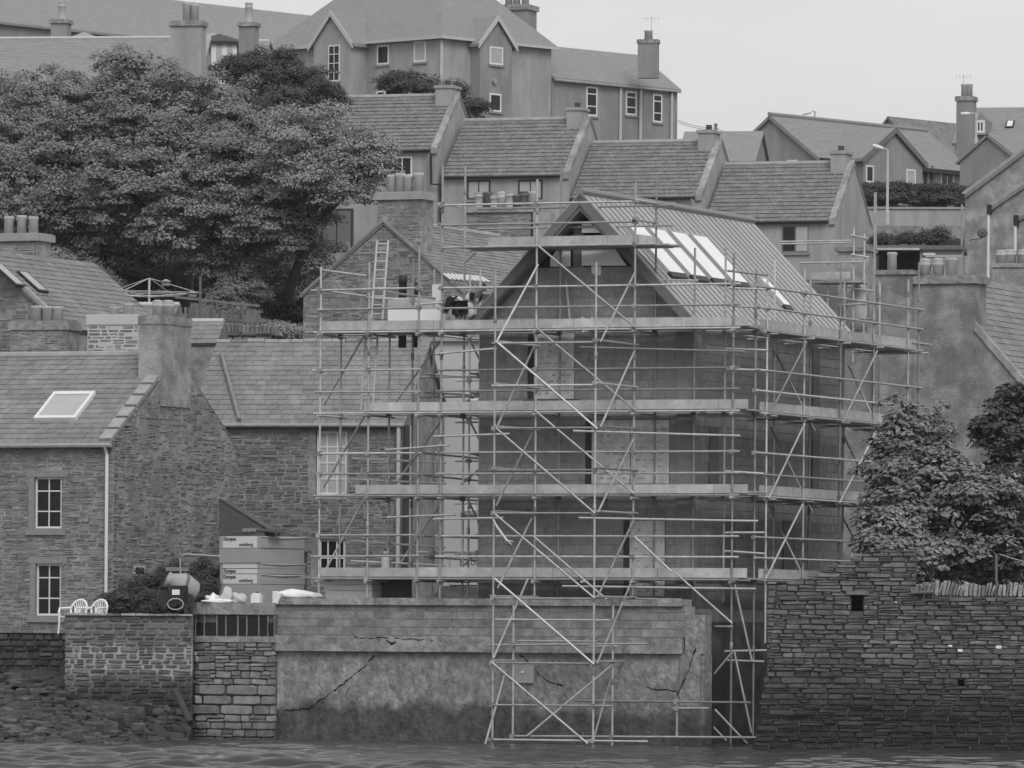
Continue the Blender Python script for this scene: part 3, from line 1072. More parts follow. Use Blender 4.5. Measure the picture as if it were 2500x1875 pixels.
# upright coping stones
x0 = DP(*B4(1165, 400))[0]
i = 0
x = x0
while x < xe:
    w = R.uniform(.045, .11)
    h = R.uniform(.3, .42) * (1 if x > DP(*B4(1300, 400))[0] else .8)
    ti = R.uniform(.05, .35)
    M4 = D.mat(x + w / 2, .3, cope_z + h / 2 - .02, w, R.uniform(.5, .62), h)
    M4 = Matrix.Translation(M4.translation) @ Matrix.Rotation(ti, 4, 'Y') @ Matrix.Translation(-M4.translation) @ M4
    inst('coping_stone', R.choice(stone_meshes(MATS['cope_stone'], 'rubble')), M4, ruin)
    x += w + .012
M4 = D.mat(DP(*B4(1305, 420))[0], .1, DP(*B4(1300, 425))[1], .62, .5, .07)
inst('coping_slab', stone_meshes(MATS['cope_stone'], 'rubble')[1], M4, ruin)
for u, v, w in ((1500, 800, .1), (1570, 832, .13), (1840, 808, .14), (1118, 492, .05)):   # white lime splashes
    x, z = DP(*B4(u, v))
    M4 = D.mat(x, -.03, z, w, .06, w * .6)
    inst('lime_splash', stone_meshes(MATS['label_white'], 'rubble')[0], M4, ruin)

# thin post and wire behind the dry wall
b = MB()
b.tube([W(*B4(1825, 345), 160.4), W(*B4(1825, 150), 160.4)], .035)
o = b.build('fence_post', MATS['fence_wood'])
tag(o, 'thin wooden post standing behind the upright coping stones', 'post')
b = MB()
b.tube([W(*B4(1845, 152), 160.4), W(*B4(1930, 180), 160.4), W(*B4(2090, 225), 160.4)], .012)
b.build('wire', MATS['plain_grey'], o)
# ---------------------------------------------------------------- the new house inside the scaffold
HW, HL = 5.68, 11.1
HZB, HZE = 3.3, H.at_a(1690, 770, 0)[1]
HZR = H.at_b(1423, 476, -.4)[1]
AM = -HW / 2
HK = (HZR - HZE) / (HW / 2)
house = thing('unfinished_house', 'unfinished blockwork house with metal seam roof wrapped in scaffolding', 'house', H.pt(AM, HL / 2, HZB))
zglass = H.at_b(1420, 652, 0)[1]
GI = .42                            # thickness of the gable's sloping verge
b = MB()
loop = [H.pt(-HW + .02, .1, HZB), H.pt(-HW + .02, .1, HZE - .1)]
ag = (zglass - HZE) / HK
loop += [H.pt(-HW + ag, .1, zglass), H.pt(-ag, .1, zglass), H.pt(-.02, .1, HZE - .1), H.pt(-.02, .1, HZB)]
b.prism(loop, H.e2 * .25)
b.box(H, -.3, -.1, .36, HL, HZB, HZE - .12)
b.box(H, -HW + .02, -HW + .3, .36, HL, HZB, HZE - .12)
b.box(H, -HW + .31, -.31, HL - .3, HL, HZB, HZE - .12)
b.build('wall', MATS['block_joint'], house)
# openings: photo corners of each boarded opening in the front wall
ops = [(M1(1560, 990), M1(1818, 1410)), (B1(1795, 62), B1(2290, 470)), (B1(2035, 700), B1(2260, 1185))]
opr = []
for q0, q1 in ops:
    a0, zt = H.at_b(*q0, 0)
    a1, zb = H.at_b(*q1, 0)
    opr.append((a0, a1, zb, zt))
def front_mask(s, z):
    if z > zglass - .1: return False
    if z > HZE - .15:
        d = (z - HZE) / HK + .28
        return -HW + d < s < -d
    return True
courses(house, plane_b(H, 0), -HW, 0, HZB, zglass, (.225, .225), (.45, .45), MATS['block'], holes=[(a0 - .14, a1 + .02, zb, zt) for a0, a1, zb, zt in opr], mask=front_mask, kind='block', joint=.012, depth=.12, proud=.012, n_ind=300, name='block', jit=.003, rest='small_blocks')
side_ops = [(2.3, 3.1, 3.4, 5.6), (6.5, 7.4, 3.4, 5.6), (1.2, 1.9, 6.0, 7.8), (8.6, 9.2, 6.0, 10.0)]
def side_mask(s, z):
    for x0, x1, zb, zt in side_ops:
        if x0 < s < x1 and zb < z < zt: return False
    return True
courses(house, plane_a(H, -.1), .5, HL, HZB, HZE - .2, (.225, .225), (.45, .45), MATS['block'], mask=side_mask, kind='block', joint=.012, depth=.12, proud=.02, n_ind=240, name='block', jit=.003, rest='small_blocks')
b = MB()
b.box(H, -.42, .04, -.06, .42, HZB, HZE - .3)
b.build('corner_pier', MATS['block'], house)
for i, (x0, x1, zb, zt) in enumerate(side_ops):
    cube('door_opening', H, -.12, -.04, x0 + .05, x1 - .05, zb, zt, MATS['fascia'], house)
rr = random.Random(4)
for i, (a0, a1, zb, zt) in enumerate(opr):
    cube('dark_jamb', H, a0 - .13, a0 - .005, .0, .12, zb, zt, MATS['dark_wood'], house)
    if i < 2:
        cube('sill_bar', H, a0 - .25, a1 + .15, -.05, .11, zb - .08, zb - .01, MATS['dark_metal'], house)
    n = 1 if i != 1 else 2
    w = (a1 - a0) / n
    for k in range(n):
        o = cube('insulation_board', H, a0 + k * w + .012, a0 + (k + 1) * w - .012, .03, .095, zb + .01, zt - .01, MATS['foil_board'], house)
        b = MB()                       # rows of small maker's marks printed on the foil
        z = zb + .12
        while z < zt - .15:
            x = a0 + k * w + .08 + rr.random() * .15
            while x < a0 + (k + 1) * w - .2:
                if rr.random() < .75: b.box(H, x, x + rr.uniform(.06, .15), .026, .029, z, z + rr.uniform(.02, .045))
                x += .2
            z += .15
        b.build('printed_mark', MATS['plain_grey'], o)['kind'] = 'stuff'
        o2 = o
holed_panel(H, 'b', .001, .09, -HW, 0, HZB, HZE - .3, [(a0 - .14, a1 + .02, zb, zt) for a0, a1, zb, zt in opr], 'joint_backing', MATS['block_joint'], house)
q = MB()
zq = HZE - .3
ag2 = (zglass - HZE) / HK
q.prism([H.pt(a, .001, z) for a, z in ((-HW + .03, zq), (-HW + .03, HZE - .12), (-HW + ag2, zglass - .01), (-ag2, zglass - .01), (-.03, HZE - .12), (-.03, zq))], H.e2 * .085)
q.build('joint_backing', MATS['block_joint'], house)
# gable glazing: two sheeted openings, the small top light, dark framing
def gz(u, v): return H.at_b(u, v, -.1)
def poly(parent, nm, pts, b0, th, m):
    q = MB()
    q.prism([H.pt(a, b0, z) for a, z in pts], H.e2 * th)
    return q.build(nm, m, parent)
sheet1 = [gz(*M1(1668, 572)), gz(*M1(1668, 520)), gz(*M1(1712, 465)), gz(*M1(1795, 465)), gz(*M1(1795, 572))]
sheet2 = [gz(*M1(1866, 566)), gz(*M1(1866, 330)), gz(*M1(1960, 330)), gz(*M1(2050, 440)), gz(*M1(2150, 566))]
top1 = [gz(*M1(1868, 358)), gz(*M1(1868, 300)), gz(*M1(1920, 296)), gz(*M1(1985, 358))]
poly(house, 'gable_sheeting', sheet1, -.1, .02, MATS['white_sheet'])
poly(house, 'gable_sheeting', sheet2[:1] + [gz(*M1(1866, 460)), gz(*M1(2078, 460))] + sheet2[4:], -.1, .02, MATS['white_sheet'])
poly(house, 'gable_sheeting', top1, -.1, .02, MATS['white_sheet'])
poly(house, 'gable_backing', [(-HW + ag + .1, zglass), (AM, HZR - .5), (-ag - .1, zglass)], .3, .03, MATS['dark_wood'])
flap = [gz(*M1(1922, 610)), gz(*M1(1922, 568)), gz(*M1(1982, 568)), gz(*M1(1982, 625)), gz(*M1(1948, 630))]
poly(house, 'loose_flap', [(a, z) for a, z in flap], -.035, .01, MATS['white_sheet'])
a_, z_ = gz(*M1(1795, 470))
a2_, z2_ = gz(*M1(1866, 575))
b = MB()
b.box(H, a_ + .01, a2_ - .01, .05, .13, z2_, HZR - .6)
b.build('king_post', MATS['fascia'], house)
# sloping verge boards either side of the gable
for sgn in (0, 1):
    A = (lambda a: a) if sgn else (lambda a: -HW - a)
    out = [(A(.1), HZE - .12), (AM, HZR - .08), (AM, HZR - .08 - .3), (A(-.16), HZE - .12)]
    q = MB()
    q.prism([H.pt(a, -.46, z) for a, z in out], H.e2 * .42)
    q.build('verge_board', MATS['fascia'], house)
OVG, OV = .5, .12
zpan = MATS['zinc']
panel_n = 31
sky_px = [((335, 322), (398, 322), (600, 612), (655, 612)), ((445, 335), (528, 348), (590, 610), (690, 622)), ((578, 355), (645, 360), (735, 636), (795, 640)), ((708, 375), (778, 382), (1010, 668), (1030, 668))]
for side in (1, 0):
    P, U, L, S = slope_of(H, -HW, 0, 0, HL, HZE, HZR, 'b', side, OV, OVG)
    roof_slab(house, P, U, L, S, .2, MATS['fascia'], 'roof')
    N = U.cross(S).normalized()
    n = panel_n if side == 0 else 14
    for i in range(n):
        w = L / n
        q = MB()
        p = P + U * (w * i + .004) + N * .004
        q.hexa([p, p + U * (w - .008), p + U * (w - .008) + S, p + S, p + N * .02, p + U * (w - .008) + N * .02, p + U * (w - .008) + S + N * .02, p + S + N * .02])
        rp = q.build('roof_panel', zpan, house)
        q = MB()
        q.hexa([p - U * .014 + N * .021, p + U * .014 + N * .021, p + U * .014 + S + N * .021, p - U * .014 + S + N * .021, p - U * .014 + N * .042, p + U * .014 + N * .042, p + U * .014 + S + N * .042, p - U * .014 + S + N * .042])
        q.build('seam', MATS['zinc_seam'], rp)
    if side == 0:
        Pr, Ur, Lr, Sr, Nr_ = P, U, L, S, N
def on_roof(x, y):
    p = hit(*M2(x, y), Pr + Nr_ * .06, Nr_) - Pr
    return p.dot(Ur), p.dot(Sr.normalized())
def rooflight(s0, s1, t0, t1, m, frame=True):
    Sn = Sr.normalized()
    def bx(q, x0, x1, y0, y1, h0, h1):
        pts = []
        for h in (h0, h1):
            for x, y in ((x0, y0), (x1, y0), (x1, y1), (x0, y1)):
                pts.append(Pr + Ur * x + Sn * y + Nr_ * h)
        q.hexa(pts)
    q = MB()
    for args in ((s0 - .03, s0, t0, t1), (s1, s1 + .03, t0, t1), (s0 - .03, s1 + .03, t1, t1 + .05)):
        bx(q, *args, .03, .12)
    k = q.build('skylight', MATS['zinc'], house)
    q = MB()
    bx(q, s0 - .02, s1 + .02, t0 - .16, t0 - .003, .03, .1)
    q.build('flashing', MATS['dark_metal'], k)
    q = MB()
    bx(q, s0 + .003, s1 - .003, t0 + .003, t1 - .003, .05, .112)
    q.build('pane', m, k)
lights = []
for (tx, ty), (bx_, by) in (((366, 322), (628, 612)), ((487, 341), (642, 616)), ((611, 357), (765, 640)), ((743, 378), (905, 658))):
    pass
tops = [on_roof(*p) for p in ((488, 342), (611, 357), (743, 378))]
bots = [on_roof(*p) for p in ((640, 608), (770, 632), (905, 655), (1060, 690))]
dx = (bots[3][0] - bots[0][0]) / 3
ttop = sum(t[1] for t in tops) / 3
tbot = sum(t[1] for t in bots) / 4
for i in range(4):
    c = bots[0][0] + dx * i
    rooflight(c - dx * .36, c + dx * .36, tbot, ttop, MATS['white_sheet'])
s0, t0 = on_roof(1345, 822)
s1, t1 = on_roof(1195, 655)
c = (s0 + s1) / 2
rooflight(c - .24, c + .24, min(t0, t1), max(t0, t1), MATS['white_sheet'])
ridge(house, H.pt(AM, -OVG, HZR + .09), H.pt(AM, HL + OVG, HZR + .09), MATS['zinc_seam'], .1, 'ridge_cap')
cube('gutter', H, OV + .0, OV + .11, -.4, HL + .3, HZE - .22, HZE - .12, MATS['dark_metal'], house)

# ---------------------------------------------------------------- scaffold
scaf = thing('scaffold', 'tall tube scaffold with board lifts round the unfinished house, its outer legs in the water', 'scaffold', H.pt(-3, -1.4, 3.3))
SM, SN, SO, SI, SS, ST = -1.4, -.18, -4.0, -2.78, 1.69, .42
TR = .027
gal = MATS['galvanised']
def mb_(u, v): return H.at_b(u, v, SM)
def z_m(v, u=1313): return H.at_b(u, v, SM)[1]
std = []                            # (a, b, z0, z1)
def standard_b(b, u, vt, vb, um=None):
    a, z1 = H.at_b(u, vt, b)
    z0 = H.at_b(u, vb, b)[1]
    std.append((a, b, z0, z1))
    return a
def standard_a(a, u, vt, vb):
    q, z1 = H.at_a(u, vt, a)
    z0 = H.at_a(u, vb, a)[1]
    std.append((a, q, z0, z1))
    return q
m_list = [(784, 652, 1470), (902, 640, 1470), (1024, 600, 1470), (1081, 401, 1470), (1312, 438, 1470), (1552, 445, 1470), (1792, 618, 1822)]
MA = [standard_b(SM, *t) for t in m_list]
for t in [(833, 800, 1470), (952, 760, 1470), (1009, 630, 1470), (1136, 405, 1470), (1370, 400, 1470), (1603, 430, 1470), (1697, 605, 1470), (1772, 600, 1470)]:
    standard_b(SN, *t)
OA = [standard_b(SO, u, vt, 1832) for u, vt in ((1210, 657), (1456, 640))]
for u, vt, vb in ((1254, 1478, 1797), (1497, 1478, 1826), (1653, 1706, 1800)): standard_b(SI, u, vt, vb)
SBs = [standard_a(SS, *t) for t in [(1846, 658, 1800), (1874, 668, 1570), (1965, 655, 1420), (2053, 640, 1420), (2136, 470, 1420), (2218, 682, 1300), (2244, 640, 1300)]]
for t in [(1892, 635, 1420), (1979, 668, 1420), (2062, 690, 1300), (2148, 690, 1300)]: standard_a(ST, *t)
# the return along the hidden left side of the house, seen in the gap
for a in (-6.05, -7.3):
    for q in (.9, 3.2, 5.5):
        std.append((a, q, 3.3, z_m(640)))
for a, q, z0, z1 in std:
    z = z0
    bar('standard', H.pt(a, q, z0), H.pt(a, q, z1), TR, gal, scaf)
zL = [z_m(v) for v in (601, 803, 1003, 1207, 1411)]          # undersides of the board lifts
rails = [z_m(v) for v in (700, 750, 902, 953, 1104, 1156, 1309, 1359)]
led = []                            # (p, q, r)
def L_b(b, a0, a1, z, r=TR, dz=0): led.append((H.pt(a0, b, z), H.pt(a1, b, z + dz), r))
def L_a(a, b0, b1, z, r=TR, dz=0): led.append((H.pt(a, b0, z), H.pt(a, b1, z + dz), r))
AL, AR = MA[0] - .15, MA[-1] + .2
for z in rails:
    j = R.uniform(-.15, .15)
    L_b(SM - .06, AL + j, MA[2] + .1, z + R.uniform(-.02, .02), dz=R.uniform(-.03, .03))
    L_b(SM - .06, MA[3] - .1, AR, z)
    L_a(SS + .06, SBs[0] - .1, SBs[-1] + .15, z)
    if R.random() < .7: L_b(SN + .05, MA[0] + .3, MA[2] + .2, z - .1, dz=R.uniform(-.2, -.05))
for i, z in enumerate(zL):
    if i == 0:
        L_b(SM - .06, MA[3] - .05, MA[5] + .55, z)
        L_b(SN + .06, MA[3] + .2, MA[5] + .5, z)
        continue
    L_b(SM - .06, AL, AR, z - .03)
    L_b(SN + .06, AL, AR, z - .03)
    L_a(SS + .06, SBs[0] - .2, SBs[-1] + .2, z - .03)
    L_a(ST - .06, SBs[0] - .2, SBs[-1] + .2, z - .03)
    for a in MA + [(MA[4] + MA[5]) / 2]:
        led.append((H.pt(a + .06, SM - .3, z - .09), H.pt(a + .06, SN + .25, z - .09), TR))
    for q in SBs:
        led.append((H.pt(SS + .25, q + .06, z - .09), H.pt(ST - .25, q + .06, z - .09), TR))
# rails of the top gable lift, front and back, with end returns
for v, a0, a1 in ((497, MA[3], MA[5]), (546, MA[3], MA[5])):
    L_b(SM - .06, a0 - .1, a1 + .1, z_m(v))
    L_b(SN + .06, MA[3] + .4, MA[5] + .5, z_m(v) - .02)
    led.append((H.pt(MA[3] - .06, SM - .1, z_m(v) + .04), H.pt(MA[3] - .06, SN + .1, z_m(v) + .04), TR))
    led.append((H.pt(MA[5] + .06, SM - .1, z_m(v) + .04), H.pt(MA[5] + .06, SN + .1, z_m(v) + .04), TR))
# left side return, seen end on through the gap
for z in rails[2:] + zL[1:]:
    for a in (-6.1, -7.35):
        L_a(a, .4, 6.2, z + R.uniform(-.05, .05), dz=R.uniform(-.1, .1))
    for q in (.9, 3.2, 5.5):
        if R.random() < .75: L_b(q + .05, -7.7, -5.8, z + R.uniform(-.15, .15))
# buttress ledgers (outer frame) and their returns to the main row
zo = [H.at_b(1330, v, SO)[1] for v in (837, 1045, 1253, 1461, 1619)]
zi = [H.at_b(1330, v, SO)[1] for v in (941, 1148)]
for z in zo + zi:
    L_b(SO - .06, OA[0] - .05, OA[1] + .06, z)
    for a, a2 in zip(OA, (MA[4], MA[5])):
        led.append((H.pt(a + .06, SO - .1, z + .05), H.pt(a2 + .06, SM + .1, z + .05), TR))
def px_b(b, q0, q1, r=TR):
    a0, z0 = H.at_b(*q0, b)
    a1, z1 = H.at_b(*q1, b)
    led.append((H.pt(a0, b, z0), H.pt(a1, b, z1), r))
px_b(SM - .12, M2(40, 1082), M2(1088, 1110))
px_b(SM - .12, M2(0, 1612), M2(1055, 1643))
px_b(SM - .12, B1(1720, 685), B2(520, 705))
px_b(SM - .12, B3(710, 80), B3(1938, 98))
px_b(SM - .12, B3(880, 329), B3(1795, 338))
px_b(SI - .06, B3(285, 293), B3(1040, 297))
px_b(SI - .06, B3(420, 428), B3(935, 432))
px_b(SI - .06, B3(242, 455), B3(1252, 446))
px_b(SI - .06, B3(880, 463), B3(1060, 463))
px_b(SO - .06, B3(270, 835), B3(1035, 842))
px_b(SI - .06, B3(790, 808), B3(1908, 820))
px_b(SI - .06, B3(410, 1033), B3(1955, 1042))
px_b(SO - .06, B3(240, 1055), B3(1252, 1068))
px_b(SO - .06, B3(285, 1108), B3(885, 1115))
px_b(SI, B3(1410, 856), B3(1640, 856))
px_b(SM, B3(270, 158), B3(900, 160))
px_b(SM, B3(940, 155), B3(1470, 166))
px_b(SM - .1, B1(495, 255), B1(900, 225))
px_b(SM - .1, B1(505, 682), B1(940, 664))
px_b(SM - .1, B1(800, 170), B1(1280, 153))
px_b(SM - .1, B1(800, 693), B1(1240, 684))
px_b(SM - .1, M1(845, 812), M1(985, 800))
px_b(SM - .1, M1(940, 1125), M1(1330, 1090))
px_b(SM - .06, M1(228, 595), M1(505, 632))
px_b(SN, M1(640, 735), M1(940, 775))
px_b(SN, M1(290, 732), M1(505, 760))
px_b(SN, M2(480, 658), M2(790, 660))
for p, q, r in led: bar('ledger', p, q, r, gal, scaf)
# short corner tubes between the two runs
for v in (660, 702, 745, 850, 900, 1000, 1150, 1200, 1300, 1345, 1590, 1612):
    q = R.uniform(-.35, -.1)
    bar('ledger', H.pt(MA[-1] - .2, SM + .1, z_m(v, 1800)), H.pt(SS + .15, R.uniform(-.1, .25), z_m(v, 1800) + R.uniform(-.05, .03)), TR, gal, scaf)
# braces
br = []
def X(b0, q0, b1, q1):
    a0, z0 = H.at_b(*q0, b0)
    a1, z1 = H.at_b(*q1, b1)
    br.append((H.pt(a0, b0, z0), H.pt(a1, b1, z1)))
m_, o_ = SM + .08, SO - .1
for q0, q1 in ((M1(1590, 560), M1(1330, 1045)), (M1(2200, 615), M1(1985, 1050)), (M1(1560, 1090), M1(1325, 1600)), (M1(2200, 1110), M1(1985, 1590)),
               (B1(1425, 150), B1(1195, 610)), (B1(2065, 185), B1(1840, 650)), (B1(1420, 690), B1(1205, 1130)), (B1(2070, 690), B1(1835, 1190)),
               (B1(1395, 1075), B3(272, 540)), (B1(2060, 1070), B3(930, 575)), (B3(392, 470), B3(213, 1112)), (B3(1075, 468), B3(890, 1118))):
    X(SM - .1, q0, o_, q1)
for q0, q1 in ((M1(1325, 1045), M1(1965, 1598)), (B1(1195, 118), B1(1822, 658)), (B1(1175, 650), B1(1820, 1195)), (B1(1185, 1068), B1(1815, 1612)), (B3(262, 565), B3(872, 1082))):
    X(o_, q0, o_, q1)
for q0, q1 in ((M1(1590, 440), (1551, 799)), (M1(1580, 960), (1551, 1002)), (B1(1440, 5), (1549, 1206)), (B1(1430, 800), (1483, 1465)), ((1649, 1399), B3(1790, 318)), ((1549, 1310), (1640, 1396)),
               (B3(1790, 500), B3(1528, 812)), (B3(1528, 830), B3(1752, 1062))):
    X(SM - .14, q0, SM - .14, q1)
X(SI - .1, B3(1030, 580), SI - .1, B3(490, 1030))
X(SM, B3(1805, 70), SM, B3(1915, 560))
X(SM + .1, B3(1800, 490), SM + .1, B3(1912, 1010))
X(SI, B3(1680, 865), SI, B3(1885, 1080))
for q0, q1 in ((M2(1475, 1048), M2(1240, 1512)), (M2(1922, 1105), M2(1700, 1562)), (B2(815, 88), B2(588, 562)), (B2(1265, 138), B2(1035, 592)), (B2(802, 600), B2(560, 1090)), (B2(1240, 650), B2(1105, 945))):
    b0, z0 = H.at_a(*q0, SS + .1)
    b1, z1 = H.at_a(*q1, SS + .1)
    br.append((H.pt(SS + .1, b0, z0), H.pt(SS + .1, b1, z1)))
for q0, q1 in ((M2(1280, 1120), M2(1528, 1612)), (M2(1740, 1200), M2(1950, 1640)), (B2(600, 110), B2(862, 645)), (B2(590, 605), B2(805, 1056)), (B2(1060, 160), B2(1220, 490)), (B2(1060, 690), B2(1145, 850))):
    a_top, a_bot = ST, SS - .1
    b0, z0 = H.at_a(*q0, a_top)
    b1, z1 = H.at_a(*q1, a_bot)
    br.append((H.pt(a_top, b0, z0), H.pt(a_bot, b1, z1)))
for i, (v0, v1) in enumerate(((812, 990), (1010, 1190), (1212, 1400))):          # sway braces of the left run
    X(SN + .1, (893, v0), SN + .1, (790, v1))
    X(SN + .1, (1075, v0 + 20), SN + .1, (960, v1))
    br.append((H.pt(-6.2, .5, z_m(v0)), H.pt(-6.2, 3.0, z_m(v1))))
    br.append((H.pt(-6.3, 5.0, z_m(v0)), H.pt(-7.2, 2.0, z_m(v1))))
X(SM + .2, M1(1130, 545), SM + .2, M1(1195, 485))
for p, q in br: bar('brace', p, q, TR, gal, scaf)
# couplers where standards meet ledgers
cm = unit_cube(MATS['coupler_steel'])
cpl = []
for p, q, r in led:
    d = (q - p)
    for a, b_, z0, z1 in std:
        s = H.pt(a, b_, 0)
        t = ((s - p).xy.dot(d.xy)) / max(1e-6, d.xy.dot(d.xy))
        if -.02 <= t <= 1.02:
            c = p + d * t
            if (c.xy - s.xy).length < .12 and z0 < c.z < z1: cpl.append((s.x, s.y, c.z))
R.shuffle(cpl)
for x, y, z in cpl[:285]:
    M4 = H.mat(0, 0, 0, .1, .13, .1)
    M4.translation = Vector((x, y, z)) - H.e2 * .03
    inst('coupler', cm, M4, scaf)
for a, b_, z0, z1 in std:               # sleeve joints part way up the standards
    z = z0 + R.uniform(1.5, 2.6)
    while z < z1 - .4 and len(cpl) < 2000:
        bar('sleeve', H.pt(a, b_, z), H.pt(a, b_, z + .16), TR * 1.55, MATS['coupler_steel'], scaf)
        z += R.uniform(3.4, 5)
# toe boards, standing on edge, and the planks of each lift
wood = MATS['board_wood']
def toe_run(a0, a1, z, first=3.6):
    a = a0
    while a < a1 - .1:
        e = min(a + R.uniform(2.6, 3.9), a1)
        cube('toe_board', H, a, e - .012, SM + .035, SM + .075, z + .02, z + .02 + R.uniform(.215, .235), wood, scaf)
        a = e
def toe_side(b0, b1, z):
    a = b0
    while a < b1 - .1:
        e = min(a + R.uniform(2.2, 3.6), b1)
        cube('toe_board', H, SS - .085, SS - .04, a, e - .012, z + .02, z + .02 + R.uniform(.225, .24), wood, scaf)
        a = e
dk = MATS['deck_wood']
def deck(a0, a1, z, b0=SM + .08, b1=SN - .05):
    n = 5
    w = (b1 - b0) / n
    for k in range(n):
        a = a0 - R.uniform(0, .2)
        while a < a1 - .1:
            e = min(a + R.uniform(2.4, 3.9), a1 + R.uniform(0, .2))
            cube('scaffold_board', H, a, e - .015, b0 + w * k + .006, b0 + w * (k + 1) - .006, z - .018, z + .02, dk, scaf)
            a = e
def deck_side(b0, b1, z):
    n = 5
    w = (SS - .1 - ST - .02) / n
    for k in range(n):
        a = b0 - R.uniform(0, .2)
        while a < b1 - .1:
            e = min(a + R.uniform(2.4, 3.9), b1 + R.uniform(0, .2))
            cube('scaffold_board', H, ST + .02 + w * k + .006, ST + .02 + w * (k + 1) - .006, a, e - .015, z - .018, z + .02, dk, scaf)
            a = e
starts = [None, MA[0] - .05, mb_(889, 1003)[0], mb_(866, 1207)[0], MA[0] - .02]
for i, z in enumerate(zL):
    if i == 0:
        toe_run(mb_(1192, 600)[0], MA[5] + .02, z)
        cube('toe_board', H, MA[5] + .03, MA[5] + .075, SM + .08, SN + .1, z + .02, z + .25, wood, scaf)
        deck(MA[3] + .6, MA[5] + .7, z + .0)
    else:
        toe_run(starts[i], MA[-1] + .38, z)
        deck(starts[i] - .4, MA[-1] + .3, z)
        if i < 4 or True:
            toe_side(.28, SBs[-1] + .25 - (0 if i < 3 else 4), z)
            deck_side(.3, SBs[-1] + .2, z)
# boards left lying on end beyond the top side lift
cube('scaffold_board', H, SS - .3, SS + .0, SBs[-1] - .4, SBs[-1] + 1.1, zL[1] + .16, zL[1] + .2, wood, scaf)
# strip of torn netting hanging from a buttress joint
b = MB()
b.tube([H.pt(H.at_b(*B1(x, y), SO - .15)[0], SO - .15, H.at_b(*B1(x, y), SO - .15)[1]) for x, y in ((1175, 690), (1200, 740), (1235, 790), (1265, 830), (1305, 835))], [.02, .03, .035, .03, .012], 6)
b.tube([H.pt(H.at_b(*B1(x, y), SO - .15)[0], SO - .15, H.at_b(*B1(x, y), SO - .15)[1]) for x, y in ((1240, 790), (1262, 825), (1295, 855))], [.02, .026, .01], 6)
o = b.build('tape_strip', MATS['film'])
tag(o, 'torn strip of pale tape hanging from a scaffold joint', 'tape')

# ---- ladders
def ladder(q0, q1, b0, b1, w, label, n):
    a0, z0 = H.at_b(*q0, b0)
    a1, z1 = H.at_b(*q1, b1)
    p, q = H.pt(a0, b0, z0), H.pt(a1, b1, z1)
    t = thing('ladder', label, 'ladder', p, 'ladders on the scaffold')
    for s in (0, 1):
        bar('rail', p + H.e1 * w * s, q + H.e1 * w * s, .028, MATS['film'], t)
    for i in range(n):
        k = (i + .6) / n
        bar('rung', p.lerp(q, k), p.lerp(q, k) + H.e1 * w, .02, MATS['film'], t)
ladder(M1(535, 905), M1(572, 408), SM + .35, SM + .75, .3, 'pale ladder standing up above the highest left scaffold deck', 9)
ladder(M1(470, 1480), M1(500, 1005), SM + .35, SM + .7, .32, 'ladder climbing below the highest left scaffold deck', 8)
# ---------------------------------------------------------------- left cottage with the roof window
LH = Fr(275, 172.0, 22.5)
LZE = LH.at_b(275, 1078, 0)[1]
LD = 7.6
LZR = H.at_b(0, 0, 0)[1] * 0 + (W(300, 868, 172 + LD / 2 * .92).z)
LA0 = -9.5
cot = thing('stone_cottage', 'rubble stone cottage with a roof window and two sash windows at the left edge', 'house', LH.pt(-4, 3, 3.1))
house_body(cot, LH, LA0, .0, .16, LD - .16, 2.6, LZE - .03, LZR - .03, 'a', MATS['mortar'])
cw = []
for q0, q1 in (((85, 1165), (149, 1290)), ((88, 1376), (147, 1503))):
    s0, zt = LH.at_b(*q0, .02)
    s1, zb = LH.at_b(*q1, .02)
    cw.append((s0, s1, zb, zt))
def cot_mask(s, z):
    for s0, s1, zb, zt in cw:
        pass
    return z < LZE - .06
courses(cot, plane_b(LH, 0), -4.2, 0, 2.7, LZE - .05, (.07, .13), (.14, .42), MATS['rubble'], mask=cot_mask, holes=[(s0 - .16, s1 + .02, zb - .17, zt + .17) for s0, s1, zb, zt in cw], n_ind=300, joint=.018, depth=.12, proud=.012, jit=.012, thin=.35, wob=.05)
def gab_mask(s, z):
    lim = LZE + (LZR - LZE) * (1 - abs(s - LD / 2) / (LD / 2)) - .05
    return z < lim and R.random() > .06
courses(cot, plane_a(LH, 0), 0, LD, 2.7, LZR, (.07, .14), (.16, .5), MATS['rubble'], mask=gab_mask, n_ind=300, joint=.02, depth=.12, proud=.012, jit=.015, thin=.35, wob=.06)
holed_panel(LH, 'b', .006, .155, LA0, -.01, 2.6, LZE - .1, [(s0 - .16, s1 + .02, zb, zt) for s0, s1, zb, zt in cw], 'mortar_backing', MATS['mortar'], cot)
for s0, s1, zb, zt in cw:
    w = window_m(cot, LH, 'b', .1, s0, s1, zb, zt, 2, 3, .05, proud=.02, sill=False, split=.73)
    cube('lintel', LH, s0 - .22, s1 + .2, -.02, .1, zt + .005, zt + .17, MATS['stone_sill'], cot)
    cube('sill', LH, s0 - .22, s1 + .16, -.07, .1, zb - .17, zb - .005, MATS['stone_sill'], cot)
    cube('jamb', LH, s0 - .16, s0 - .005, -.015, .1, zb, zt, MATS['stone_sill'], cot)
s0, zt = LH.at_a(*B0(843, 378), 0)
s1, zb = LH.at_a(*B0(912, 445), 0)
window_m(cot, LH, 'a', .015, s0, s1, zb, zt, 1, 1, .05, proud=.03, sill=False)
P, U, L, S = slope_of(LH, LA0, 0, 0, LD, LZE, LZR, 'a', 0, .15, -.02)
roof_slab(cot, P, U, L, S, .1, MATS['slate_dark'])
SLn = S.normalized()
Nc = U.cross(S).normalized()
x0 = 9.5 - 5.2
slates(cot, P + U * x0, U, L - x0, S, 18, .27, .022, MATS['slate_roof'])
P2, U2, L2, S2 = slope_of(LH, LA0, 0, 0, LD, LZE, LZR, 'a', 1, .15, -.02)
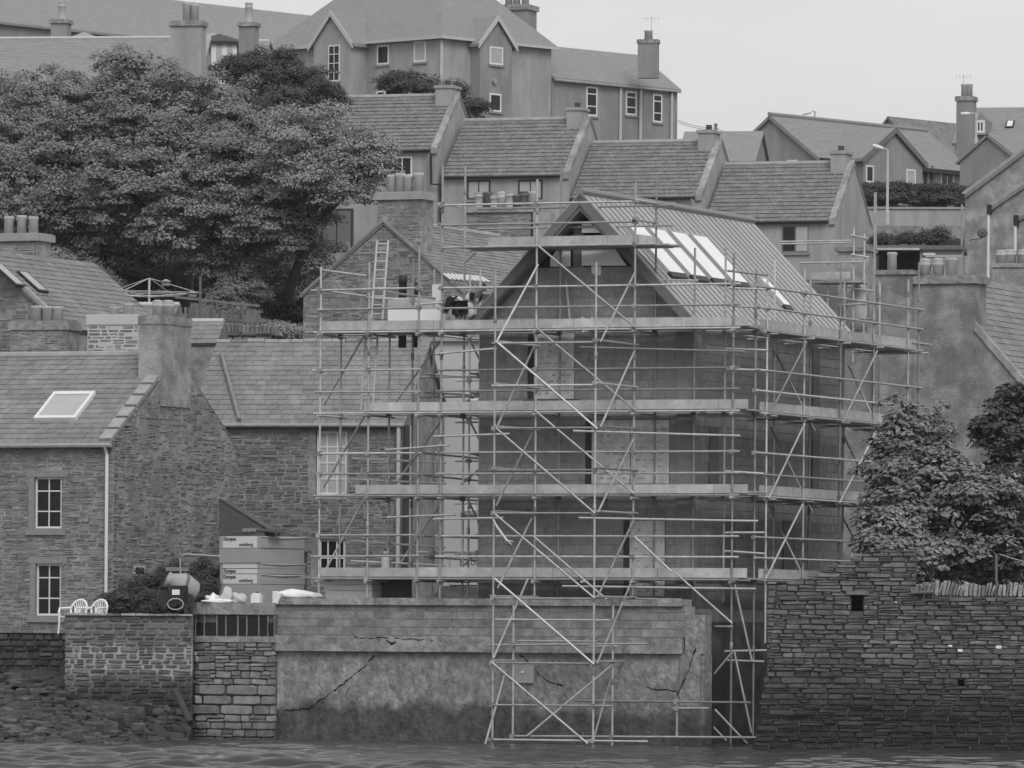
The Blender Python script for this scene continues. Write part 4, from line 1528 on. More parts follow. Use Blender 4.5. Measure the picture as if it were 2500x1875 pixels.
roof_slab(cot, P2, U2, L2, S2, .1, MATS['slate_dark'])
ridge(cot, LH.pt(LA0, LD / 2, LZR + .04), LH.pt(-.5, LD / 2, LZR + .04), MATS['skew_stone'], .11)
# stepped flashing where the slates meet the gable skew
for i in range(8):
    t = (i + .2) / 8
    p = P + U * (L - .02) + S * t
    b = MB()
    w = .34
    b.hexa([p - U * w + Nc * .03, p + U * .0 + Nc * .03, p + S / 8 * .8 + Nc * .03, p - U * w + S / 8 * .8 + Nc * .03,
            p - U * w + Nc * .10, p + U * .0 + Nc * .10, p + S / 8 * .8 + Nc * .10, p - U * w + S / 8 * .8 + Nc * .10])
    b.build('skew_step', MATS['skew_stone'], cot)
# roof window
def on_cot(u, v):
    p = hit(u, v, P + Nc * .05, Nc) - P
    return p.dot(U), p.dot(SLn)
x0_, t0_ = on_cot(*M0(232, 1108))
x1_, t1_ = on_cot(*M0(500, 1100))
x2_, t2_ = on_cot(*M0(325, 938))
x3_, t3_ = on_cot(*M0(590, 935))
def rbox(q, P, U, S, N, x0, x1, y0, y1, h0, h1):
    q.hexa([P + U * x + S * y + N * h for h in (h0, h1) for x, y in ((x0, y0), (x1, y0), (x1, y1), (x0, y1))])
xa, xb, ta, tb = (x0_ + x2_) / 2, (x1_ + x3_) / 2, (t0_ + t1_) / 2, (t2_ + t3_) / 2
b = MB()
for a in ((xa, xa + .09, ta, tb), (xb - .09, xb, ta, tb), (xa + .09, xb - .09, ta, ta + .12), (xa + .09, xb - .09, tb - .14, tb)):
    rbox(b, P, U, SLn, Nc, *a, .02, .13)
sk = b.build('skylight', MATS['white_paint'], cot)
b = MB()
rbox(b, P, U, SLn, Nc, xa + .08, xb - .08, ta + .11, tb - .13, .03, .1)
b.build('pane', MATS['pale_blind'], sk)
b = MB()
rbox(b, P, U, SLn, Nc, xa + .02, xb - .02, tb + .003, tb + .09, .02, .11)
b.build('flashing', MATS['zinc_seam'], sk)
# gutter, downpipe, big harled chimney
b = MB()
b.tube([LH.pt(LA0, -.2, LZE - .1), LH.pt(.02, -.2, LZE - .1)], .06)
b.build('gutter', MATS['skew_stone'], cot)
a_, _ = LH.at_b(*B0(672, 0), -.1)
b = MB()
b.tube([LH.pt(a_, -.2, LZE - .14), LH.pt(a_, -.08, LZE - .35), LH.pt(a_, -.08, 3.2)], .045)
b.build('downpipe', MATS['white_paint'], cot)
cb0, cb1 = LH.at_a(392, 880, .02)[0], LH.at_a(465, 880, .02)[0]
cz1 = LH.at_a(430, 776, .02)[1]
ca0 = LH.at_b(338, 880, cb0)[0]
chimney(cot, LH, ca0, .04, cb0, cb1, LZE + 1.0, cz1, MATS['harling'], MATS['concrete_plain'], .2, .02,
        pots=((.5, .25, .14, .42), (.5, .6, .15, .45)), potm=MATS['pot_buff'], pkind=1)

# ---------------------------------------------------------------- middle house behind it
MH = Fr(978, 184.0, 12)
MZE = MH.at_b(760, 1030, 0)[1]
MZR = W(760, 836, 187).z
MA0 = MH.at_b(470, 1030, 0)[0]
mh = thing('slated_house', 'slated rubble house with a tall sash window behind the left scaffold', 'house', MH.pt(-2.5, 3, 3.3))
house_body(mh, MH, MA0, -.01, .16, 6 - .16, 2.8, MZE - .03, MZR - .03, 'a', MATS['mortar'])
mwin = [((773, 1052), (846, 1208)), ((778, 1316), (842, 1408))]
mw = []
for q0, q1 in mwin:
    s0, zt = MH.at_b(*q0, .02)
    s1, zb = MH.at_b(*q1, .02)
    mw.append((s0, s1, zb, zt))
def mh_mask(s, z):
    for s0, s1, zb, zt in mw:
        pass
    return True
courses(mh, plane_b(MH, 0), MH.at_b(545, 1100, 0)[0], 0, 3.0, MZE - .04, (.08, .15), (.16, .5), MATS['rubble_dark'], holes=[(s0 - .2, s1 + .04, zb - .1, zt + .06) for s0, s1, zb, zt in mw], n_ind=300, joint=.018, depth=.12, proud=.012, jit=.012, thin=.3, wob=.04)
holed_panel(MH, 'b', .006, .155, MA0, -.01, 2.8, MZE - .1, [(s0 - .02, s1 + .02, zb, zt) for s0, s1, zb, zt in mw], 'mortar_backing', MATS['mortar'], mh)
for k, (s0, s1, zb, zt) in enumerate(mw):
    window_m(mh, MH, 'b', .1, s0, s1, zb, zt, 3, 4 if k == 0 else 2, .06, proud=.02, sill=True, pane=MATS['pale_blind'] if k == 0 else None)
P, U, L, S = slope_of(MH, MA0, 0, 0, 6, MZE, MZR, 'a', 0, .15, .1)
roof_slab(mh, P, U, L, S, .1, MATS['slate_dark'])
slates(mh, P, U, L, S, 17, .3, .02, MATS['slate_roof'])
P2, U2, L2, S2 = slope_of(MH, MA0, 0, 0, 6, MZE, MZR, 'a', 1, .15, .1)
roof_slab(mh, P2, U2, L2, S2, .1, MATS['slate_dark'])
x = 0
while x < L - .3:                # uneven pale ridge tiles
    w = R.uniform(.35, .5)
    p = P + S + U * x + Vector((0, 0, .02 + R.uniform(-.01, .015)))
    b = MB()
    b.tube([p, p + U * (w - .02)], .075, 8)
    b.build('ridge_tile', MATS[R.choice(['skew_stone', 'skew_stone', 'slate_roof'])], mh)
    x += w
b = MB()
b.tube([MH.pt(MA0, -.2, MZE - .1), MH.pt(.1, -.2, MZE - .1)], .05)
b.build('gutter', MATS['skew_stone'], mh)
for u, r, m in ((972, .06, 'film'), (992, .1, 'rust'), (1003, .05, 'film')):
    a_, _ = MH.at_b(u, 1200, -.15)
    b = MB()
    b.tube([MH.pt(a_, -.15, MZE - .1), MH.pt(a_, -.15, 3.2)], r)
    b.build('downpipe', MATS[m], mh)
# valley flashing up the roof
p, q = hit(*M0(1515, 1108), P + Nc * .06, U.cross(S).normalized()), hit(*M0(1402, 690), P + Nc * .06, U.cross(S).normalized())
b = MB()
b.tube([p + Vector((0, -.05, .03)), q + Vector((0, -.05, .03))], .06, 6)
b.build('valley_flashing', MATS['slate_roof'], mh)

# lean-to in the corner between the houses, shade put into its dark colour
LT = Fr(580, 179.0, 12)
lt = thing('lean_to', 'low dark roofed lean-to in the corner between the two stone houses', 'shed', LT.pt(.8, -.8, 3.3))
z0, z1 = LT.at_b(735, 1345, -1.2)[1], LT.at_b(565, 1215, -1.2)[1]
a1 = LT.at_b(735, 1345, -1.2)[0]
b = MB()
b.prism([LT.pt(-.3, -1.2, 3.0), LT.pt(-.3, -1.2, z1 - .02), LT.pt(a1, -1.2, z0 - .02), LT.pt(a1, -1.2, 3.0)], LT.e2 * .7)
b.build('wall', mat('lean_to_shade', 0.11, 0.2, 3.0), lt)
b = MB()
b.prism([LT.pt(-.3, -1.21, z1), LT.pt(a1 + .1, -1.21, z0 - .04), LT.pt(a1 + .1, -1.21, z0), LT.pt(-.3, -1.21, z1 + .04)], LT.e2 * .8)
b.build('roof', MATS['lean_to_shade'], lt)

# ---------------------------------------------------------------- pale rendered house glimpsed between scaffold and new house
WH = Fr(1200, 189.0, 10)
wa0, wz = WH.at_b(1006, 834, 0)
wh = thing('pale_house', 'pale rendered house glimpsed through the scaffold left of the blockwork', 'house', WH.pt(0, 3, 3.3))
b = MB()
b.box(WH, wa0, 3.2, 0, 6, 2.8, wz)
b.build('wall', MATS['render_pale'], wh)
b = MB()
b.box(WH, wa0 - .15, 3.3, -.15, 6.1, wz + .003, wz + .12)
b.build('eaves_board', MATS['skew_stone'], wh)
for q0, q1 in ((B1(775, 70), B1(812, 135)), (B1(728, 350), B1(785, 410)), (M1(1140, 1370), M1(1200, 1420)), (B1(1000, 600), B1(1060, 640))):
    window(wh, WH, 'b', 0, q0, q1, 1, 1, .05)
b = MB()
a0, z0 = WH.at_b(*B1(905, 995), -.06)
a1, z1 = WH.at_b(*B1(1150, 962), -.06)
b.box(WH, a0, a1, -.06, -.02, z0 - .5, z1 + .25)
o = b.build('site_banner', MATS['render_pale'])
tag(o, 'white site banner with dark lettering behind the second lowest scaffold lift', 'banner')
a0, z0 = WH.at_b(*B1(960, 985), -.065)
text_mesh('s.com', .3, MATS['print_ink'], face_matrix(WH.pt(a0, -.063, z0), WH.e1), o)

# ---------------------------------------------------------------- gabled stone house with the tall stack
SG = Fr(1128, 193.0, 22.5)
sa0 = SG.at_b(741, 715, 0)[0]
sze = SG.at_b(741, 716, 0)[1]
szr = SG.at_b((741 + 1128) / 2 + 20, 540, 0)[1]
sg = thing('gabled_house', 'narrow stone gabled house with a broad chimney rising behind the ladder', 'house', SG.pt(sa0 / 2, 3, 6))
house_body(sg, SG, sa0, 0, 0, 8.5, 4.0, sze, szr, 'b', MATS['mortar'])
def sg_mask(s, z):
    k = (szr - sze) / (-sa0 / 2)
    lim = sze + k * (-sa0 / 2 - abs(s - sa0 / 2))
    return z < lim - .06
courses(sg, plane_b(SG, 0), sa0, 0, SG.at_b(900, 850, 0)[1], szr, (.07, .14), (.16, .5), MATS['rubble_dark'], mask=sg_mask, n_ind=300, joint=.018, depth=.12, proud=.012, jit=.012, thin=.3, wob=.04)
for side in (0, 1):
    P, U, L, S = slope_of(SG, sa0, 0, 0, 8.5, sze, szr, 'b', side, .1, .06)
    roof_slab(sg, P, U, L, S, .1, MATS['slate_dark'])
    if side == 0:
        slates(sg, P, U, L, S, 20, .32, .022, MATS['slate_roof'])
ridge(sg, SG.pt(sa0 / 2, 0, szr + .05), SG.pt(sa0 / 2, 8.5, szr + .05), MATS['skew_stone'], .1)
for sgn in (0, 1):
    e = sa0 if sgn else 0
    q = MB()
    q.prism([SG.pt(e, -.09, sze - .05), SG.pt(sa0 / 2, -.09, szr - .02), SG.pt(sa0 / 2, -.09, szr + .07), SG.pt(e, -.09, sze + .04)], SG.e2 * .2)
    q.build('skew', MATS['rubble_dark'], sg)
c0, zc1 = SG.at_b(*M1(552, 108), .02)
c1, _ = SG.at_b(*M1(868, 108), .02)
ch = chimney(sg, SG, c0 + .1, c1 - .1, .06, .95, szr - 1.0, zc1, MATS['mortar'], MATS['skew_stone'], .2, .09,
             pots=((.18, .5, .14, .52), (.38, .5, .15, .56), (.56, .5, .14, .5), (.8, .5, .15, .56)), pkind=2)
courses(ch, plane_b(SG, .06), c0 + .1, c1 - .1, szr - .9, zc1 - .21, (.08, .13), (.16, .4), MATS['rubble_dark'], n_ind=110, joint=.018, depth=.1, proud=.01, jit=.01)
# wide stack with a row of eight pots, behind it
WS = Fr(1215, 205.0, 15)
ws = thing('broad_chimney', 'broad stone chimney with a row of eight pots behind the top scaffold lift', 'chimney', W(1215, 560, 205))
a0, z1 = WS.at_b(*M1(1138, 232), 0)
a1, _ = WS.at_b(*M1(1545, 232), 0)
z0 = WS.at_b(*M1(1138, 420), 0)[1] - 3
b = MB()
b.box(WS, a0, a1, 0, .9, z0, z1)
b.build('stack', MATS['mortar'], ws)
courses(ws, plane_b(WS, 0), a0, a1, z0 + 2, z1, (.08, .14), (.2, .5), MATS['rubble_dark'], n_ind=150, joint=.02, depth=.1, proud=.01, jit=.01)
b = MB()
b.box(WS, a0 - .08, a1 + .08, -.08, .98, z1 + .002, z1 + .16)
b.build('chimney_cap', MATS['concrete_plain'], ws)
for i, (u, y0, k) in enumerate(((1090, 1220, 0), (1142, 1215, 2), (1185, 1235, 0), (1232, 1210, 1), (1283, 1215, 0), (1330, 1235, 2), (1375, 1212, 0), (1428, 1212, 2))):
    uu, vt = T1(u, y0)
    a, zt = WS.at_b(uu, vt, .45)
    pot(ws, WS.pt(a, .45, z1 + .15), .15, zt - z1 - .15, MATS['pot_dark' if i in (1, 5, 6) else 'pot_buff'], k)
a0, z1 = WS.at_b(*M1(1560, 228), -.2)
a1, z0 = WS.at_b(*M1(1668, 295), -.2)
o = cube('site_box', WS, a0, a1, -.2, .4, z0 - 3, z1, MATS['skew_stone'])
tag(o, 'pale square stack just left of the new gable peak', 'chimney')

# ---------------------------------------------------------------- far-left neighbours: gable with roof windows, low stacks
FL = Fr(60, 186.0, 22.5)
fl = thing('left_gable_house', 'stone gable house with two dark roof windows at the left edge', 'house', FL.pt(0, 4, 6))
# its right slope runs from the stack down to the right
pe = FL.at_b(*M0(205, 355), 0)
fa1 = FL.at_b(*M0(420, 520), 0)[0]
fze = FL.at_b(*M0(420, 520), 0)[1]
fa0 = fa1 - 5.2
fzr = fze + 2.6 * .82
house_body(fl, FL, fa0, fa1, 0, 7, 4.0, fze, fzr, 'b', MATS['mortar'])
def fl_mask(s, z):
    lim = fze + .82 * (2.6 - abs(s - (fa0 + fa1) / 2))
    return z < lim - .06
courses(fl, plane_b(FL, 0), fa0 + .8, fa1, fze - 2.2, fzr, (.08, .14), (.16, .5), MATS['rubble'], mask=fl_mask, n_ind=200, joint=.02, depth=.12, proud=.012, jit=.012)
P, U, L, S = slope_of(FL, fa0, fa1, 0, 7, fze, fzr, 'b', 0, .1, .08)
roof_slab(fl, P, U, L, S, .1, MATS['slate_dark'])
slates(fl, P, U, L, S, 16, .3, .022, MATS['slate_roof'])
N = U.cross(S).normalized()
Sn = S.normalized()
for q0, q1 in ((M0(-40, 110), M0(140, 260)), (M0(110, 165), M0(300, 298))):
    a = hit(*q0, P + N * .05, N) - P
    c = hit(*q1, P + N * .05, N) - P
    x = (a.dot(U) + c.dot(U)) / 2
    y0, y1 = sorted((a.dot(Sn), c.dot(Sn)))
    b = MB()
    rbox(b, P, U, Sn, N, x - .3, x + .3, y0, y1, .02, .1)
    k = b.build('skylight', MATS['dark_metal'], fl)
    b = MB()
    rbox(b, P, U, Sn, N, x - .24, x + .2, y0 + .06, y1 - .05, .05, .108)
    b.build('pane', MATS['pale_blind'], k)
P2, U2, L2, S2 = slope_of(FL, fa0, fa1, 0, 7, fze, fzr, 'b', 1, .1, .08)
roof_slab(fl, P2, U2, L2, S2, .1, MATS['slate_dark'])
q = MB()
q.prism([FL.pt(fa1 + .1, -.1, fze - .1), FL.pt((fa0 + fa1) / 2, -.1, fzr), FL.pt((fa0 + fa1) / 2, -.1, fzr + .12), FL.pt(fa1 + .1, -.1, fze + .04)], FL.e2 * .18)
q.build('skew', MATS['skew_stone'], fl)
def stack(name, label, u0, u1, vt, vb, Y, th, depth, m, capm, pots, stone=None, capz=.16, over=.07, pkind=0, group=None, n_ind=70):
    F = Fr((u0 + u1) / 2, Y, th)
    a0, z1 = F.at_b(u0, vt, 0)
    a1, _ = F.at_b(u1, vt, 0)
    z0 = F.at_b(u0, vb, 0)[1]
    t = thing(name, label, 'chimney', F.pt((a0 + a1) / 2, depth / 2, z0), group)
    c = chimney(t, F, a0, a1, 0, depth, z0, z1, MATS[m], MATS[capm], capz, over, pots, 'stack', pkind=pkind)
    if stone:
        courses(t, plane_b(F, 0), a0, a1, z0, z1 - capz - .01, (.08, .14), (.16, .45), MATS[stone], n_ind=n_ind, joint=.03, depth=.1, proud=.012, jit=.012)
    return t, F
stack('stone_chimney', 'stone chimney with pale pots under the big trees at the left edge', -40, 90, 573, 760, 190, 22.5, .9, 'mortar', 'skew_stone', ((.34, .5, .14, .5), (.58, .5, .14, .52), (.8, .5, .14, .48)), 'rubble', .2, .09, 2)
stack('low_chimney', 'low broad stone chimney with dark pots below the left roof windows', 26, 165, 786, 885, 181, 15, 1.0, 'mortar', 'concrete_plain', ((.35, .5, .16, .42), (.55, .5, .16, .4), (.72, .5, .15, .4)), 'rubble', .22, .05, 2)
stack('limewashed_chimney', 'patchy limewashed stone chimney left of the tall harled chimney', 214, 338, 770, 860, 180, 10, .9, 'render_pale', 'render_pale', ((.45, .5, .13, .2), (.72, .5, .14, .3)), 'rubble', .25, .03, 2)
# ---------------------------------------------------------------- terrace of four stepping down the hill
TF = Fr(1765, 300.0, 18)
TD = 6.2
terr = [  # left front corner u, right front corner u, eave v, ridge v, chimney u0, u1, chimney top v, label
    (700, 1068, 369, 240, 1068, 1110, 210, 'highest terraced house, half hidden by the big tree at its left'),
    (1080, 1390, 429, 296, 1388, 1424, 264, 'second terraced house, its two windows behind the row of chimney pots'),
    (1396, 1714, 482, 350, 1708, 1746, 319, 'third terraced house, just above the peak of the metal roof'),
    (1722, 2040, 540, 403, 2032, 2068, 370, 'lowest terraced house with a half dark window beside the metal roof')]
for i, (u0, u1, ve, vr, c0, c1, cv, lab) in enumerate(terr):
    a0, ze = TF.at_b(u0, ve, 0)
    a1 = TF.at_b(u1, ve, 0)[0]
    um = (u0 + u1) / 2 + 50
    zr = TF.at_b(um, vr, TD / 2)[1]
    t = thing('terraced_house', 'grey tiled ' + lab, 'house', TF.pt((a0 + a1) / 2, TD / 2, 18), 'terraced houses stepping down the hill')
    house_body(t, TF, a0, a1, 0, TD, 15, ze - .04, zr - .04, 'a', MATS['render_grey'])
    P, U, L, S = slope_of(TF, a0, a1 - .3, 0, TD, ze, zr, 'a', 0, .12, 0)
    roof_slab(t, P, U, L, S, .08, MATS['slate_dark'])
    tile_courses(t, P, U, L, S, 15, .055, MATS['tile_roof'])
    P2, U2, L2, S2 = slope_of(TF, a0, a1 - .3, 0, TD, ze, zr, 'a', 1, .12, 0)
    roof_slab(t, P2, U2, L2, S2, .1, MATS['tile_roof'])
    ridge(t, TF.pt(a0, TD / 2, zr + .06), TF.pt(a1 - .3, TD / 2, zr + .06), MATS['skew_stone'], .12)
    for bb0, bb1 in ((-.12, TD / 2), (TD / 2, TD + .1)):     # skew coping on the right gable
        zz0, zz1 = (ze - .12, zr) if bb0 < 0 else (zr, ze - .12)
        q = MB()
        q.prism([TF.pt(a1 - .28, bb0, zz0 - .1), TF.pt(a1 - .28, bb1, zz1 - .1), TF.pt(a1 - .28, bb1, zz1 + .2), TF.pt(a1 - .28, bb0, zz0 + .18)], TF.e1 * .3)
        q.build('skew', MATS['harling'] if bb0 < 0 else MATS['fascia'], t)
    ca0 = TF.at_b(c0, cv, TD / 2 - .3)[0]
    ca1, cz = TF.at_b(c1, cv, TD / 2 - .3)
    chimney(t, TF, ca0, ca1, TD / 2 - .6, TD / 2 + .5, zr - .9, cz, MATS['render_grey'], MATS['skew_stone'], .12, .06, ((.5, .5, .14, .25),), potm=MATS['pot_dark'], pkind=2)
    b = MB()
    b.tube([TF.pt(a0, -.2, ze - .1), TF.pt(a1 - .35, -.2, ze - .1)], .07, 6)
    b.build('gutter', MATS['dark_metal'], t)
    if i == 0:
        window(t, TF, 'b', 0, T1(540, 992), T1(664, 1112), 2, 1, .07)
        a, z1 = TF.at_b(*T1(88, 1322), 0)
        a2, z0 = TF.at_b(*T1(292, 1592), 0)
        d = cube('door', TF, a, a2, -.04, .05, z0, z1, MATS['dark_wood'], t)
        cube('door_leaf', TF, a + .12, (a + a2) / 2 - .03, -.07, -.041, z0 + .05, z1 - .1, MATS['fascia'], d)
        cube('door_leaf', TF, (a + a2) / 2 + .03, a2 - .12, -.07, -.041, z0 + .05, z1 - .1, MATS['fascia'], d)
        b = MB()
        q = [TF.pt(TF.at_b(*T1(x, y), -.25)[0], -.25, TF.at_b(*T1(x, y), -.25)[1]) for x, y in ((782, 970), (785, 1165), (855, 1168))]
        b.tube(q, .06, 6)
        b.build('downpipe', MATS['dark_metal'], t)
        b = MB()
        q = [TF.pt(TF.at_b(*T1(x, y), -.9)[0], -.9, TF.at_b(*T1(x, y), -.9)[1]) for x, y in ((195, 1620), (265, 1528), (268, 1590))]
        b.tube(q, .03, 6)
        o = b.build('handrail', MATS['plain_grey'])
        tag(o, 'thin metal handrail on the steps outside the dark double door', 'handrail')
    if i == 1:
        window(t, TF, 'b', 0, T1(1012, 1140), T1(1160, 1262), 2, 1, .08, pane=MATS['pale_blind'], frame=MATS['dark_wood'])
        window(t, TF, 'b', 0, T1(1335, 1138), T1(1490, 1262), 2, 1, .08, pane=MATS['pale_blind'], frame=MATS['dark_wood'])
    if i == 2:
        window(t, TF, 'b', 0, M2(553, 163), M2(648, 240), 2, 1, .07)
        b = MB()
        q = [TF.pt(TF.at_b(*M2(x, y), -.2)[0], -.2, TF.at_b(*M2(x, y), -.2)[1]) for x, y in ((745, 140), (760, 180), (760, 235))]
        b.tube(q, .05, 6)
        b.build('downpipe', MATS['skew_stone'], t)
    if i == 3:
        w = window(t, TF, 'b', 0, T2(672, 1040), T2(838, 1208), 2, 1, .06, frame=MATS['fascia'])
        a, z1 = TF.at_b(*T2(760, 1045), -.045)
        a2, z0 = TF.at_b(*T2(832, 1200), -.045)
        cube('blind', TF, a, a2, -.045, -.033, z0, z1, MATS['pale_blind'], w)

# ---------------------------------------------------------------- big harled block on the hilltop
def gab_front(root, F, ax, c0, c1, s0, s1, zb, ze, zr, wm, back, nm='gable_bay', bm='barge'):
    """a gabled bay standing proud of a facade: wall, small roof, pale barge boards"""
    sm = (s0 + s1) / 2
    q = MB()
    def P_(s, d, z): return F.pt(s, d, z) if ax == 'b' else F.pt(d, s, z)
    D_ = F.e2 * (c1 - c0) if ax == 'b' else F.e1 * (c1 - c0)
    q.prism([P_(s0, c0, zb), P_(s0, c0, ze), P_(sm, c0, zr), P_(s1, c0, ze), P_(s1, c0, zb)], D_)
    w = q.build(nm, wm, root)
    sg_ = -1 if ax == 'b' else 1
    D2 = F.e2 * (c1 - c0 + back) if ax == 'b' else F.e1 * (c1 - c0 - back)
    k = (zr - ze) / (sm - s0)
    for e in (s0, s1):
        o = (e - sm) / abs(e - sm) * .3
        q = MB()
        q.prism([P_(e + o, c0 + sg_ * .2, ze - .3 * k + .02), P_(sm, c0 + sg_ * .2, zr + .02), P_(sm, c0 + sg_ * .2, zr + .2), P_(e + o, c0 + sg_ * .2, ze - .3 * k + .2)], D2)
        q.build('bay_roof', MATS['roof_far'], w)
        q = MB()
        q.prism([P_(e + o, c0 + sg_ * .215, ze - .3 * k - .1), P_(sm, c0 + sg_ * .215, zr - .1), P_(sm, c0 + sg_ * .215, zr + .23), P_(e + o, c0 + sg_ * .215, ze - .3 * k + .23)], D2 * .012)
        q.build('barge_board', MATS[bm], w)
    return w
BB = Fr(1068, 390.0, 43)
bze = BB.at_b(1068, 90, 0)[1]
bb = thing('hilltop_block', 'large grey harled block with a hipped roof and gabled bays on the hilltop', 'building', BB.pt(-6, 5, 27))
LB, LA = 9.35, 14.0
b = MB()
b.box(BB, -LA, 0, 0, LB, 24, bze - .02)
b.build('wall', MATS['render_grey'], bb)
rz_ = bze + 5.2
b = MB()
o_ = .32
c = [BB.pt(-LA - o_, -o_, bze), BB.pt(o_, -o_, bze), BB.pt(o_, LB + o_, bze), BB.pt(-LA - o_, LB + o_, bze)]
t_ = [BB.pt(-LA + 5, LB / 2, rz_), BB.pt(-4.6, LB / 2, rz_)]
b.add(c + t_, [(0, 1, 5, 4), (1, 2, 5), (2, 3, 4, 5), (3, 0, 4), (3, 2, 1, 0)])
b.build('roof', MATS['roof_far'], bb)
b = MB()
b.box(BB, -LA - .4, .42, -.42, -.32, bze - .14, bze + .02)
b.build('gutter', MATS['barge'], bb)
b = MB()
b.box(BB, .32, .42, -.31, LB + .3, bze - .14, bze + .02)
b.build('gutter', MATS['barge'], bb)
# left gabled bay
s0 = BB.at_b(*T1(40, 400), -1.3)[0]
s1, ze_ = BB.at_b(*T1(278, 262), -1.3)
zr_ = BB.at_b(*T1(155, 92), -1.3)[1]
gab_front(bb, BB, 'b', -1.3, 0, s0, s1, 24, ze_, zr_, MATS['render_grey'], 4.5)
window(bb, BB, 'b', -1.3, T1(135, 288), T1(206, 512), 2, 4, .07)
window(bb, BB, 'b', 0, T1(443, 288), T1(518, 406), 1, 1, .1)
window(bb, BB, 'b', 0, T1(676, 264), T1(752, 390), 1, 1, .1, pane=MATS['pale_blind'])
window(bb, BB, 'b', 0, T1(440, 578), T1(492, 700), 1, 1, .08)
# right gabled bay
s0 = BB.at_a(*T1(1092, 400), .75)[0]
s1, ze_ = BB.at_a(*T1(1296, 285), .75)
zr_ = BB.at_a(*T1(1210, 122), .75)[1]
gab_front(bb, BB, 'a', .75, 0, s0, s1, 24, ze_, zr_, MATS['render_dark'], 3.5)
window(bb, BB, 'a', .75, T1(1154, 292), T1(1238, 414), 1, 1, .1, pane=MATS['pale_blind'])
window(bb, BB, 'a', .75, T1(1154, 588), T1(1226, 710), 1, 1, .1)
b = MB()
p = BB.at_a(*T1(1183, 515), .8)
b.tube([BB.pt(.75, p[0], p[1]), BB.pt(.9, p[0], p[1])], .16, 12)
b.build('wall_lamp', MATS['skew_stone'], bb)
b = MB()
b.tube([BB.pt(.06, -.06, bze - .2), BB.pt(.06, -.06, 27)], .09, 6)
b.build('downpipe', MATS['film'], bb)
stack('block_chimney', 'broad chimney on the right end of the hilltop block roof', 1212, 1288, 13, 130, 398, 20, 1.6, 'render_dark', 'concrete_plain', ((.25, .5, .22, 1.0), (.5, .5, .22, 1.0), (.78, .5, .22, 1.0)), None, .3, .12, 2)
# lower wing to the right
WG0 = LB + .05
wze = BB.at_a(1500, 204, 0)[1]
wb1 = BB.at_a(1654, 220, 0)[0]
wzr = BB.at_a(1400, 124, -3)[1]
wg = thing('lower_wing', 'long lower wing with three tall windows running right from the hilltop block', 'building', BB.pt(-3, (WG0 + wb1) / 2, 27))
b = MB()
b.prism([BB.pt(0, WG0, 24), BB.pt(0, WG0, wze - .03), BB.pt(-3, WG0, wzr - .03), BB.pt(-6, WG0, wze - .03), BB.pt(-6, WG0, 24)], BB.e2 * (wb1 - WG0))
b.build('wall', MATS['render_dark'], wg)
for e in (0, -6):
    o = .2 if e == 0 else -.2
    k = (wzr - wze) / 3
    q = MB()
    q.prism([BB.pt(e + o, WG0, wze - .2 * k), BB.pt(-3, WG0, wzr), BB.pt(-3, WG0, wzr + .15), BB.pt(e + o, WG0, wze - .2 * k + .15)], BB.e2 * (wb1 - WG0 + .1))
    q.build('roof', MATS['roof_far'], wg)
b = MB()
b.tube([BB.pt(.26, WG0, wze - .15), BB.pt(.26, wb1, wze - .15)], .07, 6)
b.build('gutter', MATS['skew_stone'], wg)
for q0, q1 in ((T1(1766, 545), T1(1834, 738)), (T1(2016, 575), T1(2082, 732)), ((1594, 229), (1616, 300))):
    window(wg, BB, 'a', 0, q0, q1, 1, 3, .1, split=.75)
for u in (1515, 1564, 1640):
    q = BB.at_a(u, 260, .1)[0]
    b = MB()
    b.tube([BB.pt(.1, q, wze - .2), BB.pt(.1, q, 27)], .09, 6)
    b.build('downpipe', MATS['film'], wg)
stack('wing_chimney', 'chimney with one pot at the far right end of the lower wing', 1557, 1606, 97, 190, 400, 8, .7, 'render_dark', 'concrete_plain', ((.5, .5, .25, .55),), None, .2, .06, 2)

# ---------------------------------------------------------------- roofs at the upper left
FA = Fr(400, 420.0, 40)
fze2 = W(620, 100, 420).z
fzr2 = FA.at_a(600, 26, -5)[1]
lf = thing('long_roofed_house', 'long slate roofed building along the skyline at the upper left', 'building', FA.pt(-5, 0, 30))
bq0, bq1 = FA.at_a(-150, 60, -5)[0], FA.at_a(860, 60, -5)[0]
b = MB()
b.prism([FA.pt(0, bq0, 27), FA.pt(0, bq0, fze2), FA.pt(-5, bq0, fzr2 - .1), FA.pt(-10, bq0, fze2), FA.pt(-10, bq0, 27)], FA.e2 * (bq1 - bq0))
b.build('wall', MATS['render_dark'], lf)
for e in (0, -10):
    q = MB()
    o = .3 if e == 0 else -.3
    k = (fzr2 - fze2) / 5
    q.prism([FA.pt(e + o, bq0 - .2, fze2 - .3 * k + .05), FA.pt(-5, bq0 - .2, fzr2), FA.pt(-5, bq0 - .2, fzr2 + .16), FA.pt(e + o, bq0 - .2, fze2 - .3 * k + .2)], FA.e2 * (bq1 - bq0 + .4))
    q.build('roof', MATS['roof_far'], lf)
LN = Fr(200, 352.0, 8)
nze, nzr = LN.at_b(200, 250, 0)[1], LN.at_b(200, 96, 4)[1]
na0, na1 = LN.at_b(-60, 150, 0)[0], LN.at_b(470, 170, 0)[0]
ln = thing('upper_left_house', 'slate house with a pale ridge above the crown of the big tree', 'house', LN.pt((na0 + na1) / 2, 4, 24))
house_body(ln, LN, na0, na1, 0, 8, 20, nze, nzr - .05, 'a', MATS['render_grey'])
for side in (0, 1):
    P, U, L, S = slope_of(LN, na0, na1, 0, 8, nze, nzr, 'a', side, .2, 0)
    roof_slab(ln, P, U, L, S, .1, MATS['roof_far'])
    if side == 0: tile_courses(ln, P, U, L, S, 26, .022, MATS['roof_far'], 'slate_course')
ridge(ln, LN.pt(na0, 4, nzr + .07), LN.pt(na1, 4, nzr + .07), MATS['render_pale'], .09)
